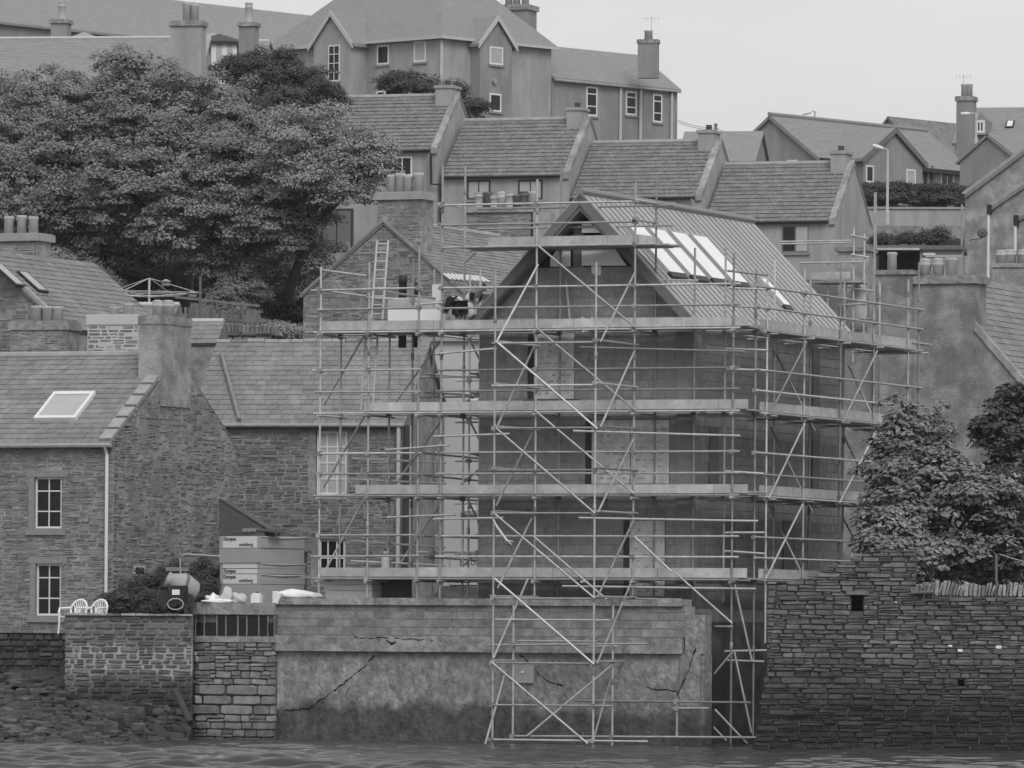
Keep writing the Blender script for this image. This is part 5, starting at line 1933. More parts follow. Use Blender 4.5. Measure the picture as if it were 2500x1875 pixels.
q = MB()
q.prism([LN.pt(na1 - .05, -.1, nze - .1), LN.pt(na1 - .05, 4, nzr), LN.pt(na1 - .05, 4, nzr + .25), LN.pt(na1 - .05, -.1, nze + .15)], LN.e1 * .3)
q.build('skew', MATS['render_grey'], ln)
stack('gable_chimney', 'tall wide harled chimney on the gable above the big tree', 416, 492, 52, 190, 350, 12, 1.0, 'render_grey', 'concrete_plain', ((.45, .5, .22, 1.0), (.7, .5, .22, .9)), None, .25, .1, 2)
stack('slim_chimney', 'narrow chimney with one tall pot right of the bay window', 583, 622, 55, 190, 358, 12, .9, 'render_dark', 'concrete_plain', ((.5, .5, .2, 1.05),), None, .2, .1, 0)
stack('back_chimney', 'dark chimney with one tall pot near the upper left corner', 124, 163, 48, 140, 362, 12, .9, 'render_dark', 'concrete_plain', ((.55, .5, .2, .95),), None, .2, .1, 0)
# bay window house right of the wide chimney, with white glazed dormers
DH = Fr(500, 362.0, 10)
dz1, dz0 = DH.at_b(500, 88, 0)[1], DH.at_b(500, 160, 0)[1]
da0, da1 = DH.at_b(330, 100, 2)[0], DH.at_b(640, 100, 2)[0]
dh = thing('bay_window_house', 'slate house with a white rounded bay window right of the wide chimney', 'house', DH.pt(0, 3, 25))
house_body(dh, DH, da0, da1, .6, 7, 21, dz0, dz1 - .1, 'a', MATS['render_grey'])
for side in (0, 1):
    P, U, L, S = slope_of(DH, da0, da1, .6, 7, dz0, dz1, 'a', side, .2, .1)
    roof_slab(dh, P, U, L, S, .12, MATS['roof_far'])
ridge(dh, DH.pt(da0, 3.8, dz1 + .05), DH.pt(da1, 3.8, dz1 + .05), MATS['render_pale'], .09)
bc = DH.at_b(*T0(1350, 320), -.3)
bzt, bzb = DH.at_b(*T0(1350, 262), -.3)[1], DH.at_b(*T0(1350, 405), -.3)[1]
b = MB()
n = 9
pts = [DH.pt(bc[0] + 1.55 * math.cos(math.pi * (1 + i / (n - 1))), 1.2 + 1.5 * math.sin(math.pi * (1 + i / (n - 1))), bzb - 1.5) for i in range(n)]
b.prism(pts, Vector((0, 0, bzt - bzb + 1.5)))
bay = b.build('bay', MATS['white_paint'], dh)
for i in range(n - 1):
    p, q = pts[i], pts[i + 1]
    ex = (q - p).normalized()
    nn = ex.cross(Vector((0, 0, 1)))
    b = MB()
    zb_, zt_ = bzb + .15, bzt - .15
    b.hexa([p.lerp(q, .24) - nn * .02 + Vector((0, 0, zb_ - p.z)), p.lerp(q, .76) - nn * .02 + Vector((0, 0, zb_ - p.z)), p.lerp(q, .76) + nn * .02 + Vector((0, 0, zb_ - p.z)), p.lerp(q, .24) + nn * .02 + Vector((0, 0, zb_ - p.z)),
            p.lerp(q, .24) - nn * .02 + Vector((0, 0, zt_ - p.z)), p.lerp(q, .76) - nn * .02 + Vector((0, 0, zt_ - p.z)), p.lerp(q, .76) + nn * .02 + Vector((0, 0, zt_ - p.z)), p.lerp(q, .24) + nn * .02 + Vector((0, 0, zt_ - p.z))])
    b.build('pane', MATS['pale_blind' if i % 3 else 'window_glass'], bay)
b = MB()
c = DH.pt(bc[0], 1.2, bzt + .55)
ring = [DH.pt(bc[0] + 1.75 * math.cos(math.pi * (1 + i / (n - 1))), 1.2 + 1.7 * math.sin(math.pi * (1 + i / (n - 1))), bzt + .02) for i in range(n)]
b.add(ring + [c], [(i, i + 1, n) for i in range(n - 1)])
b.add([p - Vector((0, 0, .16)) for p in ring] + ring, [(i, i + 1, n + i + 1, n + i) for i in range(n - 1)])
b.build('bay_roof', MATS['dark_metal'], dh)
for x0, y0, x1 in ((420, 200, 640), (1275, 205, 1400)):        # little pale glazed lanterns on the ridge
    a0, z0 = DH.at_b(*T0(x0, 245), 2.6)
    a1 = DH.at_b(*T0(x1, 245), 2.6)[0]
    z1 = DH.at_b(*T0(x1, y0), 2.6)[1]
    b = MB()
    b.prism([DH.pt(a0, 2.6, z0), DH.pt((a0 + a1) / 2, 2.6, z1), DH.pt(a1, 2.6, z0)], DH.e2 * 1.4)
    b.build('dormer_head', MATS['render_pale'], dh)

# ---------------------------------------------------------------- houses on the right of the hill
def simple_house(name, label, F, a0, a1, b0, b1, zb, ze, zr, axis, wm, rm, loc=None, courses_n=0, ov=.25, ovg=.15):
    t = thing(name, label, 'house', F.pt((a0 + a1) / 2, (b0 + b1) / 2, zb))
    house_body(t, F, a0, a1, b0, b1, zb - 3, ze - .03, zr - .03, axis, MATS[wm])
    for side in (0, 1):
        P, U, L, S = slope_of(F, a0, a1, b0, b1, ze, zr, axis, side, ov, ovg)
        roof_slab(t, P, U, L, S, .13, MATS[rm])
        if side == 0 and courses_n: tile_courses(t, P, U, L, S, courses_n, .025, MATS[rm], 'slate_course')
    return t
R1 = Fr(1987, 382.0, 40)
r1z = R1.at_b(1987, 381, 0)[1]
r1a = R1.at_b(1770, 378, 0)[0]
r1b = R1.at_a(2370, 418, 0)[0]
r1r = R1.at_b(1868, 284, 0)[1]
r1 = thing('hip_ended_house', 'dark grey house with gable facing left and cross gable above the hedge', 'house', R1.pt(r1a / 2, r1b / 2, 26))
house_body(r1, R1, r1a, 0, 0, r1b, 22, r1z, r1r - .05, 'b', MATS['render_dark'])
for side in (0, 1):
    P, U, L, S = slope_of(R1, r1a, 0, 0, r1b, r1z, r1r, 'b', side, .35, .2)
    roof_slab(r1, P, U, L, S, .16, MATS['roof_far'])
    if side == 0: tile_courses(r1, P, U, L, S, 22, .022, MATS['roof_far'], 'slate_course')
b = MB()
b.box(R1, .33, .43, -.2, r1b + .2, r1z - .35, r1z - .12)
b.build('gutter', MATS['dark_metal'], r1)
ridge(r1, R1.pt(r1a / 2, -.2, r1r + .1), R1.pt(r1a / 2, r1b + .2, r1r + .1), MATS['roof_far'], .12)
c0 = R1.at_a(*T2(1188, 700), 1.2)[0]
c1, cze = R1.at_a(*T2(1560, 662), 1.2)
czr = R1.at_a(*T2(1375, 442), 1.2)[1]
bay = gab_front(r1, R1, 'a', 1.2, 0, c0, c1, 22, cze + .1, czr, MATS['render_dark'], 3.2, bm='fascia')
window(r1, R1, 'a', 1.2, T2(1203, 655), T2(1250, 768), 1, 1, .09)
window(r1, R1, 'a', 1.2, T2(1458, 680), T2(1516, 788), 1, 1, .09, pane=MATS['pale_blind'])
window(r1, R1, 'a', 0, T2(1676, 700), T2(1756, 832), 2, 1, .09)
window(r1, R1, 'b', 0, T2(705, 625), T2(770, 700), 1, 1, .1)
for x in (1582, 1620, 1822):
    q, z = R1.at_a(*T2(x, 760), .08)
    b = MB()
    b.tube([R1.pt(.08, q, z + .9 if x < 1800 else r1z - .2), R1.pt(.08, q, z - .9)], .09, 6)
    b.build('downpipe', MATS['dark_metal'], r1)
# pale roofed house behind it
R2 = Fr(2150, 430.0, 40)
p0 = R2.at_b(*T2(1350, 350), 0)
r2 = simple_house('pale_roofed_house', 'house with a pale mottled roof rising behind the cross gable', R2, p0[0] - 3.5, p0[0] + 3.5, 0, 22, 29, p0[1] - 3.6, p0[1], 'b', 'render_dark', 'tile_roof', courses_n=0)
# farthest right: chimney house with white dormer and roof window
R3 = Fr(2390, 405.0, 12)
z1, z0 = R3.at_b(2420, 265, 3.5)[1], R3.at_b(2420, 345, 0)[1]
a0, a1 = R3.at_b(2350, 300, 3)[0], R3.at_b(2640, 300, 3)[0]
r3 = simple_house('dormer_house', 'slate house with a white dormer and roof window at the upper right corner', R3, a0, a1, 0, 7, 28, z0, z1, 'a', 'render_dark', 'roof_far', courses_n=16)
P, U, L, S = slope_of(R3, a0, a1, 0, 7, z0, z1, 'a', 0, .25, .15)
N, Sn = U.cross(S).normalized(), S.normalized()
c = [hit(*T2(x, y), P + N * .05, N) - P for x, y in ((2078, 420), (2125, 420), (2100, 378), (2155, 378))]
b = MB()
rbox(b, P, U, Sn, N, (c[0].dot(U) + c[2].dot(U)) / 2, (c[1].dot(U) + c[3].dot(U)) / 2, c[0].dot(Sn), c[2].dot(Sn), .02, .12)
k = b.build('skylight', MATS['dark_metal'], r3)
b = MB()
rbox(b, P, U, Sn, N, (c[0].dot(U) + c[2].dot(U)) / 2 + .08, (c[1].dot(U) + c[3].dot(U)) / 2 - .08, c[0].dot(Sn) + .08, c[2].dot(Sn) - .08, .05, .13)
b.build('pane', MATS['white_paint'], k)
a0_, zt = R3.at_b(*T2(1898, 372), -.2)
a1_, zb = R3.at_b(*T2(1956, 452), -.2)
b = MB()
b.prism([R3.pt(a0_, -.2, zb), R3.pt(a0_, -.2, zt), R3.pt((a0_ + a1_) / 2, -.2, zt + .5), R3.pt(a1_ + .15, -.2, zt), R3.pt(a1_ + .15, -.2, zb)], R3.e2 * 4)
d = b.build('dormer', MATS['roof_far'], r3)
window_m(r3, R3, 'b', -.2, a0_, a1_, zb, zt, 2, 1, .14)
stack('tall_chimney', 'tall chimney with twin pots against the sky at the upper right', 2335, 2376, 236, 400, 398, 15, 1.0, 'render_dark', 'concrete_plain', ((.4, .5, .22, .75), (.65, .5, .22, .75)), None, .25, .08, 2)
# plain gable in front of it
R4 = Fr(2410, 360.0, 35)
p0 = R4.at_b(*T2(1978, 462), 0)
pL = R4.at_b(*T2(1798, 622), 0)
hw = p0[0] - pL[0]
r4 = simple_house('dark_gable_house', 'plain dark gable between the cross gabled house and the right edge', R4, pL[0], p0[0] + hw, 0, 12, 26, pL[1], p0[1], 'b', 'render_dark', 'roof_far', courses_n=12)
# low roof behind the third terraced house
LR = Fr(1720, 372.0, 10)
z1, z0 = LR.at_b(1720, 322, 3)[1], LR.at_b(1720, 390, 0)[1]
simple_house('low_roofed_house', 'low dark roof behind the third terraced house chimney', LR, LR.at_b(1658, 340, 0)[0], LR.at_b(1840, 340, 0)[0], 0, 6, 24, z0, z1, 'a', 'render_dark', 'roof_far')
# harled gables filling the right edge
RE = Fr(2352, 262.0, 24)
def edge_gable(label, Y, pts_top, u_left, vb, dish=False):
    F = Fr(u_left, Y, 20)
    q0, q1 = pts_top
    a0, z0 = F.at_b(*q0, 0)
    a1, z1 = F.at_b(*q1, 0)
    k = (z1 - z0) / (a1 - a0)
    half = 4.2
    t = simple_house('harled_gable_house', label, F, a0, a0 + 2 * half, 0, 8, 14, z0, z0 + k * half, 'b', 'harling', 'slate_roof', ov=.05, ovg=.12)
    q = MB()
    q.prism([F.pt(a0 - .1, -.13, z0 - .05), F.pt(a0 + half, -.13, z0 + k * half), F.pt(a0 + half, -.13, z0 + k * half + .16), F.pt(a0 - .1, -.13, z0 + .13)], F.e2 * .2)
    q.build('skew', MATS['skew_stone'], t)
    return t, F
t, F = edge_gable('rear harled gable at the right edge, its verge rising past the frame', 272, (T2(1830, 850), T2(2203, 572)), 2353, 700)
a, z = F.at_b(*T2(1812, 885), -.1)
b = MB()
b.tube([F.pt(a, -.12, z), F.pt(a, -.12, z - 6)], .05, 6)
b.build('downpipe', MATS['skew_stone'], t)
b = MB()
b.box(F, a - .07, a + .1, -.2, -.05, z - .1, z + .3)
b.build('hopper', MATS['dark_metal'], t)
t2, F2 = edge_gable('middle harled gable at the right edge with a satellite dish beside its drainpipe', 255, (T2(1990, 930), T2(2203, 785)), 2418, 720)
for tt, FF, x, y, yb in ((t2, F2, 1980, 960, 1440), ):
    a, z = FF.at_b(*T2(x, y), -.1)
    zb = FF.at_b(*T2(x, yb), -.1)[1]
    b = MB()
    b.tube([FF.pt(a, -.12, z), FF.pt(a, -.12, zb)], .055, 8)
    b.build('downpipe', MATS['white_paint'], tt)
    b = MB()
    b.box(FF, a - .05, a + .12, -.2, -.05, z - .05, z + .32)
    b.build('hopper', MATS['dark_metal'], tt)
a, z = F2.at_b(*T2(1942, 1085), -.3)
b = MB()
b.lathe((0, 0, 0), [(.02, 0), (.09, .006), (.15, .016), (.2, .03)], 18)
me = b.mesh('satellite_dish', MATS['fascia'], True)
dish = inst('satellite_dish', me, Matrix.Translation(F2.pt(a, -.35, z)) @ Matrix.Rotation(rad(-75), 4, 'X') @ Matrix.Rotation(rad(180), 4, 'X') @ Matrix.Rotation(rad(180), 4, 'X'))
tag(dish, 'dark satellite dish on the harled gable beside the white drainpipe', 'satellite dish')
b = MB()
b.tube([F2.pt(a, 0, z), F2.pt(a, -.36, z)], .03, 6)
b.tube([F2.pt(a, -.36, z - .2), F2.pt(a - .38, -.8, z - .3)], .02, 6)
b.build('bracket', MATS['dark_metal'], dish)
t3, F3 = edge_gable('front harled gable cut by the right edge above two pots', 240, (T2(2155, 1000), T2(2203, 975)), 2481, 720)
a, z = F3.at_b(*T2(2150, 1030), -.1)
zb = F3.at_b(*T2(2150, 1265), -.1)[1]
b = MB()
b.tube([F3.pt(a, -.12, z), F3.pt(a, -.12, zb)], .05, 8)
b.build('downpipe', MATS['white_paint'], t3)
b = MB()
b.box(F3, a - .05, a + .12, -.2, -.05, z - .05, z + .32)
b.build('hopper', MATS['dark_metal'], t3)
stack('edge_chimney', 'harled chimney with four pots at the right edge below the drainpipes', 2424, 2560, 645, 790, 205, 10, 1.2, 'harling', 'concrete_plain', ((.13, .5, .2, .44), (.27, .5, .2, .46), (.53, .5, .2, .46), (.7, .5, .2, .45)), None, .1, .05, 1)
o = cube('plastic_sheet', Fr(2405, 200, 10), -.5, .45, 0, .3, W(2405, 741, 200).z, W(2405, 716, 200).z, MATS['white_sheet'])
tag(o, 'white plastic box right of the big harled chimney', 'box')

# ---- front right: harled gable with the big chimney and three capped pots
CH = Fr(2250, 187.0, 22.5)
ca0 = CH.at_b(2137, 700, 0)[0]
ca1 = CH.at_b(2384, 700, 0)[0]
cz = CH.at_b(*N1(1000, 1015), 0)[1]
hz0 = CH.at_b(2374, 792, 0)
hz1 = CH.at_b(2500, 938, 0)
k = (hz0[1] - hz1[1]) / (hz1[0] - hz0[0])
am = (ca0 + ca1) / 2 + .1
zr = hz0[1] + k * (hz0[0] - am)
half = 3.4
chs = thing('harled_house', 'harled gable house with big chimney and three capped pots behind the right tree', 'house', CH.pt(am, 4, 5))
house_body(chs, CH, am - half, am + half, 0, 9, 3, zr - k * half, zr, 'b', MATS['harling_old'])
for side in (0, 1):
    P, U, L, S = slope_of(CH, am - half, am + half, 0, 9, zr - k * half, zr, 'b', side, .1, -.06)
    roof_slab(chs, P, U, L, S, .1, MATS['slate_dark'])
    if side == 0: slates(chs, P, U, L, S, 22, .42, .024, MATS['slate_roof'])
for e in (1,):
    q = MB()
    xa_ = ca1 - am - .04
    q.prism([CH.pt(am + e * half, -.06, zr - k * half - .1), CH.pt(am + xa_, -.06, zr - k * xa_ - .1), CH.pt(am + xa_, -.06, zr - k * xa_ + .16), CH.pt(am + e * half, -.06, zr - k * half + .16)], CH.e2 * .24)
    q.build('skew', MATS['harling'], chs)
c = chimney(chs, CH, ca0 + .55, ca1 - .05, -.02, 1.0, 5, cz, MATS['harling_old'], MATS['concrete_plain'], .2, .08)
for x, y, kd in ((880, 780, 1), (1042, 775, 1), (1210, 775, 2)):
    a, zt = CH.at_b(*N1(x, y), .45)
    pot(c, CH.pt(a, .45, cz + .03), .155, zt - cz - .03, MATS['pot_buff'], kd)
cz2 = CH.at_b(*N1(400, 945), -.05)[1]
c2 = chimney(chs, CH, ca0, ca0 + 1.12, -.14, .8, 5, cz2, MATS['harling_old'], MATS['concrete_plain'], .1, .06)
a, zt = CH.at_b(*N1(457, 705), .3)
pot(c2, CH.pt(a, .3, cz2 + .03), .135, zt - cz2 - .03, MATS['pot_buff'], 2)

# ---- lane above: hedge wall, retaining wall, open shed, signs, street lamps
RW = Fr(2230, 330.0, 4)
a0, z1 = RW.at_b(2060, 510, 0)
a1, z0 = RW.at_b(2430, 560, 0)
rw = cube('retaining_wall', RW, a0, a1, 0, .4, z0 - 2, z1, MATS['render_grey'])
tag(rw, 'plain grey retaining wall below the dark hedge', 'wall')
q_ = cube('wall_coping', RW, a0, a1, -.08, .45, z1 + .003, z1 + .1, MATS['skew_stone'], rw)
SH = Fr(2190, 262.0, 6)
a0, z1 = SH.at_b(*T2(1225, 1165), 0)
a1, z0 = SH.at_b(*T2(1820, 1335), 0)
sh = thing('open_shed', 'low shed with a dark open front behind the single pot', 'shed', SH.pt((a0 + a1) / 2, 2, z0))
b = MB()
am0, zo_ = SH.at_b(*T2(1268, 1192), 0)
am1 = SH.at_b(*T2(1545, 1192), 0)[0]
b.box(SH, a0, am0, 0, .3, z0 - 2, zo_)
b.build('wall', MATS['render_grey'], sh)
b = MB()
b.box(SH, am1, a1, 0, .3, z0 - 2, zo_)
b.build('wall', MATS['render_grey'], sh)
b = MB()
b.box(SH, a0 - .1, a1, -.2, 4, zo_ + .003, z1)
b.build('roof', MATS['fascia'], sh)
b = MB()
b.box(SH, am0, am1, -.24, -.205, zo_ - .02, zo_ + .06)
b.build('roof_edge', MATS['film'], sh)
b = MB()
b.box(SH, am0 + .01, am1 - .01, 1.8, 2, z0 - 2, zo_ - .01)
b.build('dark_interior', MATS['weed_stone'], sh)  # shade inside the shed put into a dark back panel
a0, z1 = SH.at_b(*T2(1565, 1212), -.1)
a1, z0 = SH.at_b(*T2(1643, 1226), -.1)
o = cube('wall_sign', SH, a0, a1, -.12, -.06, z0, z1, MATS['white_paint'])
tag(o, 'small blank white sign on the shed wall above the capped pots', 'sign')
b = MB()
a0, z0 = SH.at_b(*T2(1580, 1234), -.3)
a1, _ = SH.at_b(*T2(1812, 1238), -.3)
b.tube([SH.pt(a0, -.3, z0), SH.pt(a1, -.3, z0)], .035, 6)
o = b.build('pipe_rail', MATS['film'])
tag(o, 'thin pale rail along the shed wall right of the dark opening', 'rail')
BK = Fr(2240, 285.0, 5)
a0, z1 = BK.at_b(*T2(1225, 1040), 0)
a1, z0 = BK.at_b(*T2(1830, 1110), 0)
o = cube('bank_wall', BK, a0, a1, 0, 1.0, z0 - 3, z1, MATS['mortar'])
tag(o, 'overgrown stone bank between the lane and the open shed', 'wall')
def lamp(label, q0, q1, arm, Y, r=.07):
    p, t = W(*q0, Y), W(*q1, Y)
    p = Vector((t.x, t.y, p.z))
    o = thing('street_lamp', label, 'street lamp', p, 'street lamps')
    b = MB()
    h = (t - p).length
    b.tube([p, p + Vector((0, 0, h * .18)), p + Vector((0, 0, h * .19)), t], [r * 1.7, r * 1.7, r, r * .8], 8)
    b.build('column', MATS['film'], o)
    b = MB()
    e = W(*arm, Y)
    b.tube([t, t.lerp(e, .5) + Vector((0, 0, .04)), e], .035, 6)
    b.build('arm', MATS['film'], o)
    b = MB()
    d = (e - t).normalized()
    b.tube([e - d * .1, e, e + d * .2, e + d * .42, e + d * .5], [.03, .08, .1, .08, .02], 8)
    b.build('lamp_head', MATS['white_paint'], o)
lamp('tall pale street lamp in front of the cross gabled house', T2(1335, 1035), T2(1341, 560), T2(1305, 549), 325)
lamp('street lamp head showing above the roof of the hip ended house', T2(882, 520), T2(880, 315), T2(850, 322), 425)
lamp('street lamp head beside the tall twin pot chimney', T2(1905, 520), T2(1900, 330), T2(1855, 330), 392)
b = MB()
b.tube([W(*T2(1268, 1200), 215), W(*T2(1268, 830), 215)], .02, 8)
o = b.build('pole', MATS['plain_grey'])
tag(o, 'thin bare pole left of the tall pale street lamp', 'pole')
b = MB()
p = W(*T2(255, 520), 370)
t = W(*T2(253, 393), 370)
b.tube([Vector((t.x, t.y, p.z)), t], .09, 8)
o = b.build('telephone_pole', MATS['fence_wood'])
tag(o, 'telephone pole behind the third terraced house chimney', 'telephone pole')
for k_, (q0, q1) in enumerate((((10, 370), (255, 420)), ((255, 420), (440, 462)), ((15, 385), (255, 430)))):
    b = MB()
    p, q = W(*T2(*q0), 369), W(*T2(*q1), 369)
    b.tube([p.lerp(q, i / 6) - Vector((0, 0, .5 * (i / 6) * (1 - i / 6))) for i in range(7)], .02, 5)
    b.build('wire', MATS['plain_grey'], o)

# ---- small scaffold round a chimney under repair, right of the metal roof
CF = Fr(2060, 192.0, 15)
cs = thing('chimney_scaffold', 'small separate scaffold round a wrapped chimney right of the metal roof', 'scaffold', CF.pt(0, 0, 10))
def cf(x, y, b=0):
    a, z = CF.at_b(*N2(x, y), b)
    return CF.pt(a, b, z)
for x, y0, y1 in ((1640, 640, 1480), (1735, 700, 1560), (1525, 990, 1350), (1408, 900, 1050), (1570, 1050, 1560)):
    p, q = cf(x, y1), cf(x, y0)
    bar('standard', Vector((q.x, q.y, p.z - 1.2)), q, TR, gal, cs)
for q0, q1 in (((975, 775), (1620, 765)), ((985, 795), (1620, 782)), ((1610, 715), (1770, 750)), ((1615, 890), (1775, 915)), ((1155, 965), (1720, 958)), ((1535, 1180), (1830, 1220)), ((1500, 1345), (1900, 1325)), ((1545, 1300), (1740, 1305)), ((1880, 1325), (2080, 1358)), ((1880, 1335), (2080, 1326)), ((1640, 1475), (1860, 1470))):
    bar('ledger', cf(*q0, -.06), cf(*q1, -.06), TR, gal, cs)
p, q = CF.at_b(*N2(1260, 1112), -.3), CF.at_b(*N2(1610, 1045), -.3)
cube('toe_board', CF, p[0], q[0], -.34, -.3, p[1], q[1], wood, cs)
cube('scaffold_board', CF, p[0], q[0] + .3, -.28, .9, p[1] - .1, p[1] - .05, dk, cs)
WC = Fr(2070, 193.5, 15)
p, q = WC.at_b(*N2(1470, 832), 0), WC.at_b(*N2(1780, 1600), 0)
wcn = thing('capped_chimney', 'low square chimney with a flat stone cap inside the small scaffold', 'chimney', WC.pt((p[0] + q[0]) / 2, .5, q[1]))
b = MB()
b.box(WC, p[0] + .1, q[0] - .05, 0, 1, q[1] - 2, p[1] - .1)
b.build('stack', MATS['harling'], wcn)
b = MB()
b.box(WC, p[0], q[0], -.1, 1.1, p[1] - .098, p[1] + .02)
b.build('chimney_cap', MATS['concrete_plain'], wcn)
b = MB()
p, q = WC.at_b(*N2(1680, 1480), -.3), WC.at_b(*N2(1680, 1140), -.3)
b.lathe(WC.pt(p[0], -.45, p[1] - .3), [(.27, 0), (.29, .5), (.25, (q[1] - p[1]) * .9), (.12, q[1] - p[1] + .3)], 12)
o = b.build('wrapped_pot', MATS['render_pale'], None, True)
tag(o, 'pale wrapped chimney pot standing inside the small scaffold', 'chimney pot')
# ---------------------------------------------------------------- trees and shrubs
def blob(u, v, ru, rv, Y, ry):
    c = W(u, v, Y)
    k = Y / FPX
    return (np.array(c), np.array([ru * k, ry, rv * k]))
def foliage(blobs, per, nl, size, sig, up=.8, inner=.5, flat=.85, bottom=.55):
    """leaves set on small domed boughs that stand through the shell of each crown lobe, with gaps between"""
    C, Nn, Sz = [], [], []
    for c, r in blobs:
        n = int(per * max(.3, (r[0] * r[2]) / 4.0))
        d = NR.normal(size=(n, 3))
        d /= np.linalg.norm(d, axis=1)[:, None]
        d = d[(d[:, 2] > -bottom) | (NR.random(n) < .25)]
        rad_ = NR.uniform(inner ** 2, 1.08, len(d)) ** .5
        lump = 1 +   .15 * np.sin(d[:, 0] * 7 + c[0] * 3) + .15 * np.sin(d[:, 2] * 8 + c[2] * 5) + .08 * np.sin(d[:, 1] * 9)
        cc = c + d * r * (rad_ * lump)[:, None]
        bs = sig * NR.uniform(.5, 1.75, len(cc))              # bough radius
        k = np.maximum(6, (nl * (bs / sig) ** 2 * NR.uniform(.6, 1.2, len(cc))).astype(int))
        idx = np.repeat(np.arange(len(cc)), k)
        w = NR.normal(size=(len(idx), 3))
        w /= np.linalg.norm(w, axis=1)[:, None]
        w[:, 2] = np.abs(w[:, 2]) * 1.0 - .12
        rr_ = bs[idx] * NR.uniform(.55, 1.12, len(idx))
        off = w * rr_[:, None]
        off[:, 2] *= flat
        C.append(cc[idx] + off)
        nn = w * .55 + d[idx] * .3 + NR.normal(size=(len(idx), 3)) * .3 + np.array([0, -.1, up * .8])
        Nn.append(nn / np.linalg.norm(nn, axis=1)[:, None])
        Sz.append(size * NR.uniform(.6, 1.35, len(idx)))
    return np.concatenate(C), np.concatenate(Nn), np.concatenate(Sz)
def leaf_mesh(name, CNS, m):
    C, N, S = CNS
    a = NR.normal(size=C.shape)
    t = np.cross(N, a)
    t /= np.linalg.norm(t, axis=1)[:, None]
    b = np.cross(N, t)
    S = S[:, None]
    v = np.stack([C - t * S, C - b * S * .55 + N * S * .12, C + t * S, C + b * S * .55 + N * S * .12], 1).reshape(-1, 3)
    q = np.arange(len(v)).reshape(-1, 4)
    return np_mesh(name, v, q, m)
def tree(name, label, base, blobs, m, per=281, nl=88, size=0.053, sig=0.31, tr=.28, trunk_to=None, cat='tree', group=None, **kw):
    t = thing(name, label, cat, base, group)
    o = inst('crown', leaf_mesh('crown', foliage(blobs, per, nl, size, sig, **kw), MATS[m]), Matrix.Identity(4), t)
    o['kind'] = 'stuff'
    if tr:
        mid = Vector(sum(b_[0] for b_ in blobs) / len(blobs))
        fork = trunk_to or Vector(base).lerp(mid, .45)
        b = MB()
        b.tube([Vector(base) - Vector((0, 0, .5)), Vector(base).lerp(fork, .5) + Vector((.1, 0, 0)), fork], [tr * 1.25, tr, tr * .8], 9)
        tk = b.build('trunk', MATS['bark'], t, True)
        for c, r in blobs:
            e = Vector(c)
            b = MB()
            k = fork.lerp(e, .5) + Vector((R.uniform(-.3, .3), R.uniform(-.3, .3), R.uniform(.1, .5)))
            b.tube([fork, k, e, e + (e - k) * .6], [tr * .55, tr * .33, tr * .18, .02], 6)
            b.build('limb', MATS['bark'], t, True)
    return t
Yt = 238
tree('sycamore_tree', 'large spreading tree filling the upper left, rising highest below the wide chimney', W(425, 770, 236),
     [blob(350, 225, 130, 90, 238, 2.6), blob(480, 275, 150, 100, 236, 2.6), blob(290, 320, 150, 100, 235, 2.4), blob(590, 340, 140, 85, 234, 2.4),
      blob(430, 400, 190, 100, 232, 2.6), blob(600, 440, 150, 100, 231, 2.2), blob(320, 470, 150, 90, 231, 2.2), blob(500, 545, 170, 90, 230, 2.2), blob(660, 560, 115, 95, 230, 2.0), blob(700, 500, 85, 70, 230, 1.8), blob(715, 600, 65, 75, 230, 1.6), blob(560, 640, 130, 70, 231, 1.6), blob(400, 560, 130, 80, 231, 1.8)],
     'leaf_mid', per=261, nl=102, size=0.061, sig=0.34, tr=.32)
tree('spreading_tree', 'tree at the left edge, its trunk showing above the garden bushes', W(212, 700, 234),
     [blob(120, 265, 170, 85, 240, 2.4), blob(20, 330, 130, 100, 238, 2.4), blob(170, 380, 150, 100, 235, 2.2), blob(40, 440, 130, 90, 234, 2.0), blob(190, 490, 140, 70, 233, 1.8), blob(70, 540, 130, 50, 233, 1.6), blob(250, 560, 110, 60, 232, 1.6), blob(130, 590, 90, 45, 234, 1.4)],
     'leaf_mid', per=261, nl=102, size=0.061, sig=0.34, tr=.34, trunk_to=W(215, 540, 235))
tree('pale_tree', 'lighter, thinner leafed tree at the right edge of the big trees, before the terrace', W(700, 690, 231),
     [blob(750, 325, 110, 70, 230, 1.8), blob(855, 375, 100, 65, 229, 1.6), blob(800, 430, 120, 60, 228, 1.6), blob(915, 425, 55, 36, 228, 1.0), blob(905, 375, 50, 40, 228.5, 1.0), blob(740, 380, 110, 80, 229, 1.8), blob(840, 475, 70, 40, 228, 1.0)],
     'leaf_light', per=206, nl=83, size=0.053, sig=0.34, tr=.16)
tree('dark_tree', 'dark rounded tree in front of the left gabled bay of the hilltop block', W(680, 330, 300),
     [blob(660, 190, 105, 62, 302, 2.2), blob(750, 222, 85, 48, 300, 2.0), blob(600, 180, 60, 42, 303, 1.6), blob(720, 260, 110, 40, 299, 1.8)],
     'leaf_dark', per=261, nl=96, size=0.068, sig=0.35, tr=.2)
tree('garden_bush', 'ragged bush growing above the ridge of the highest terraced house', W(1010, 290, 315),
     [blob(985, 205, 55, 30, 318, 1.3), blob(1035, 215, 40, 25, 317, 1.1), blob(955, 215, 25, 25, 318, .9)],
     'leaf_dark', per=162, nl=73, size=0.061, sig=0.33, tr=.08, cat='bush')
tree('garden_bush', 'small bush between the first and second terraced house roofs', W(1155, 300, 318),
     [blob(1158, 270, 26, 24, 320, .9), blob(1115, 235, 20, 26, 320, .8)],
     'leaf_dark', per=162, nl=73, size=0.056, sig=0.31, tr=.06, cat='bush')
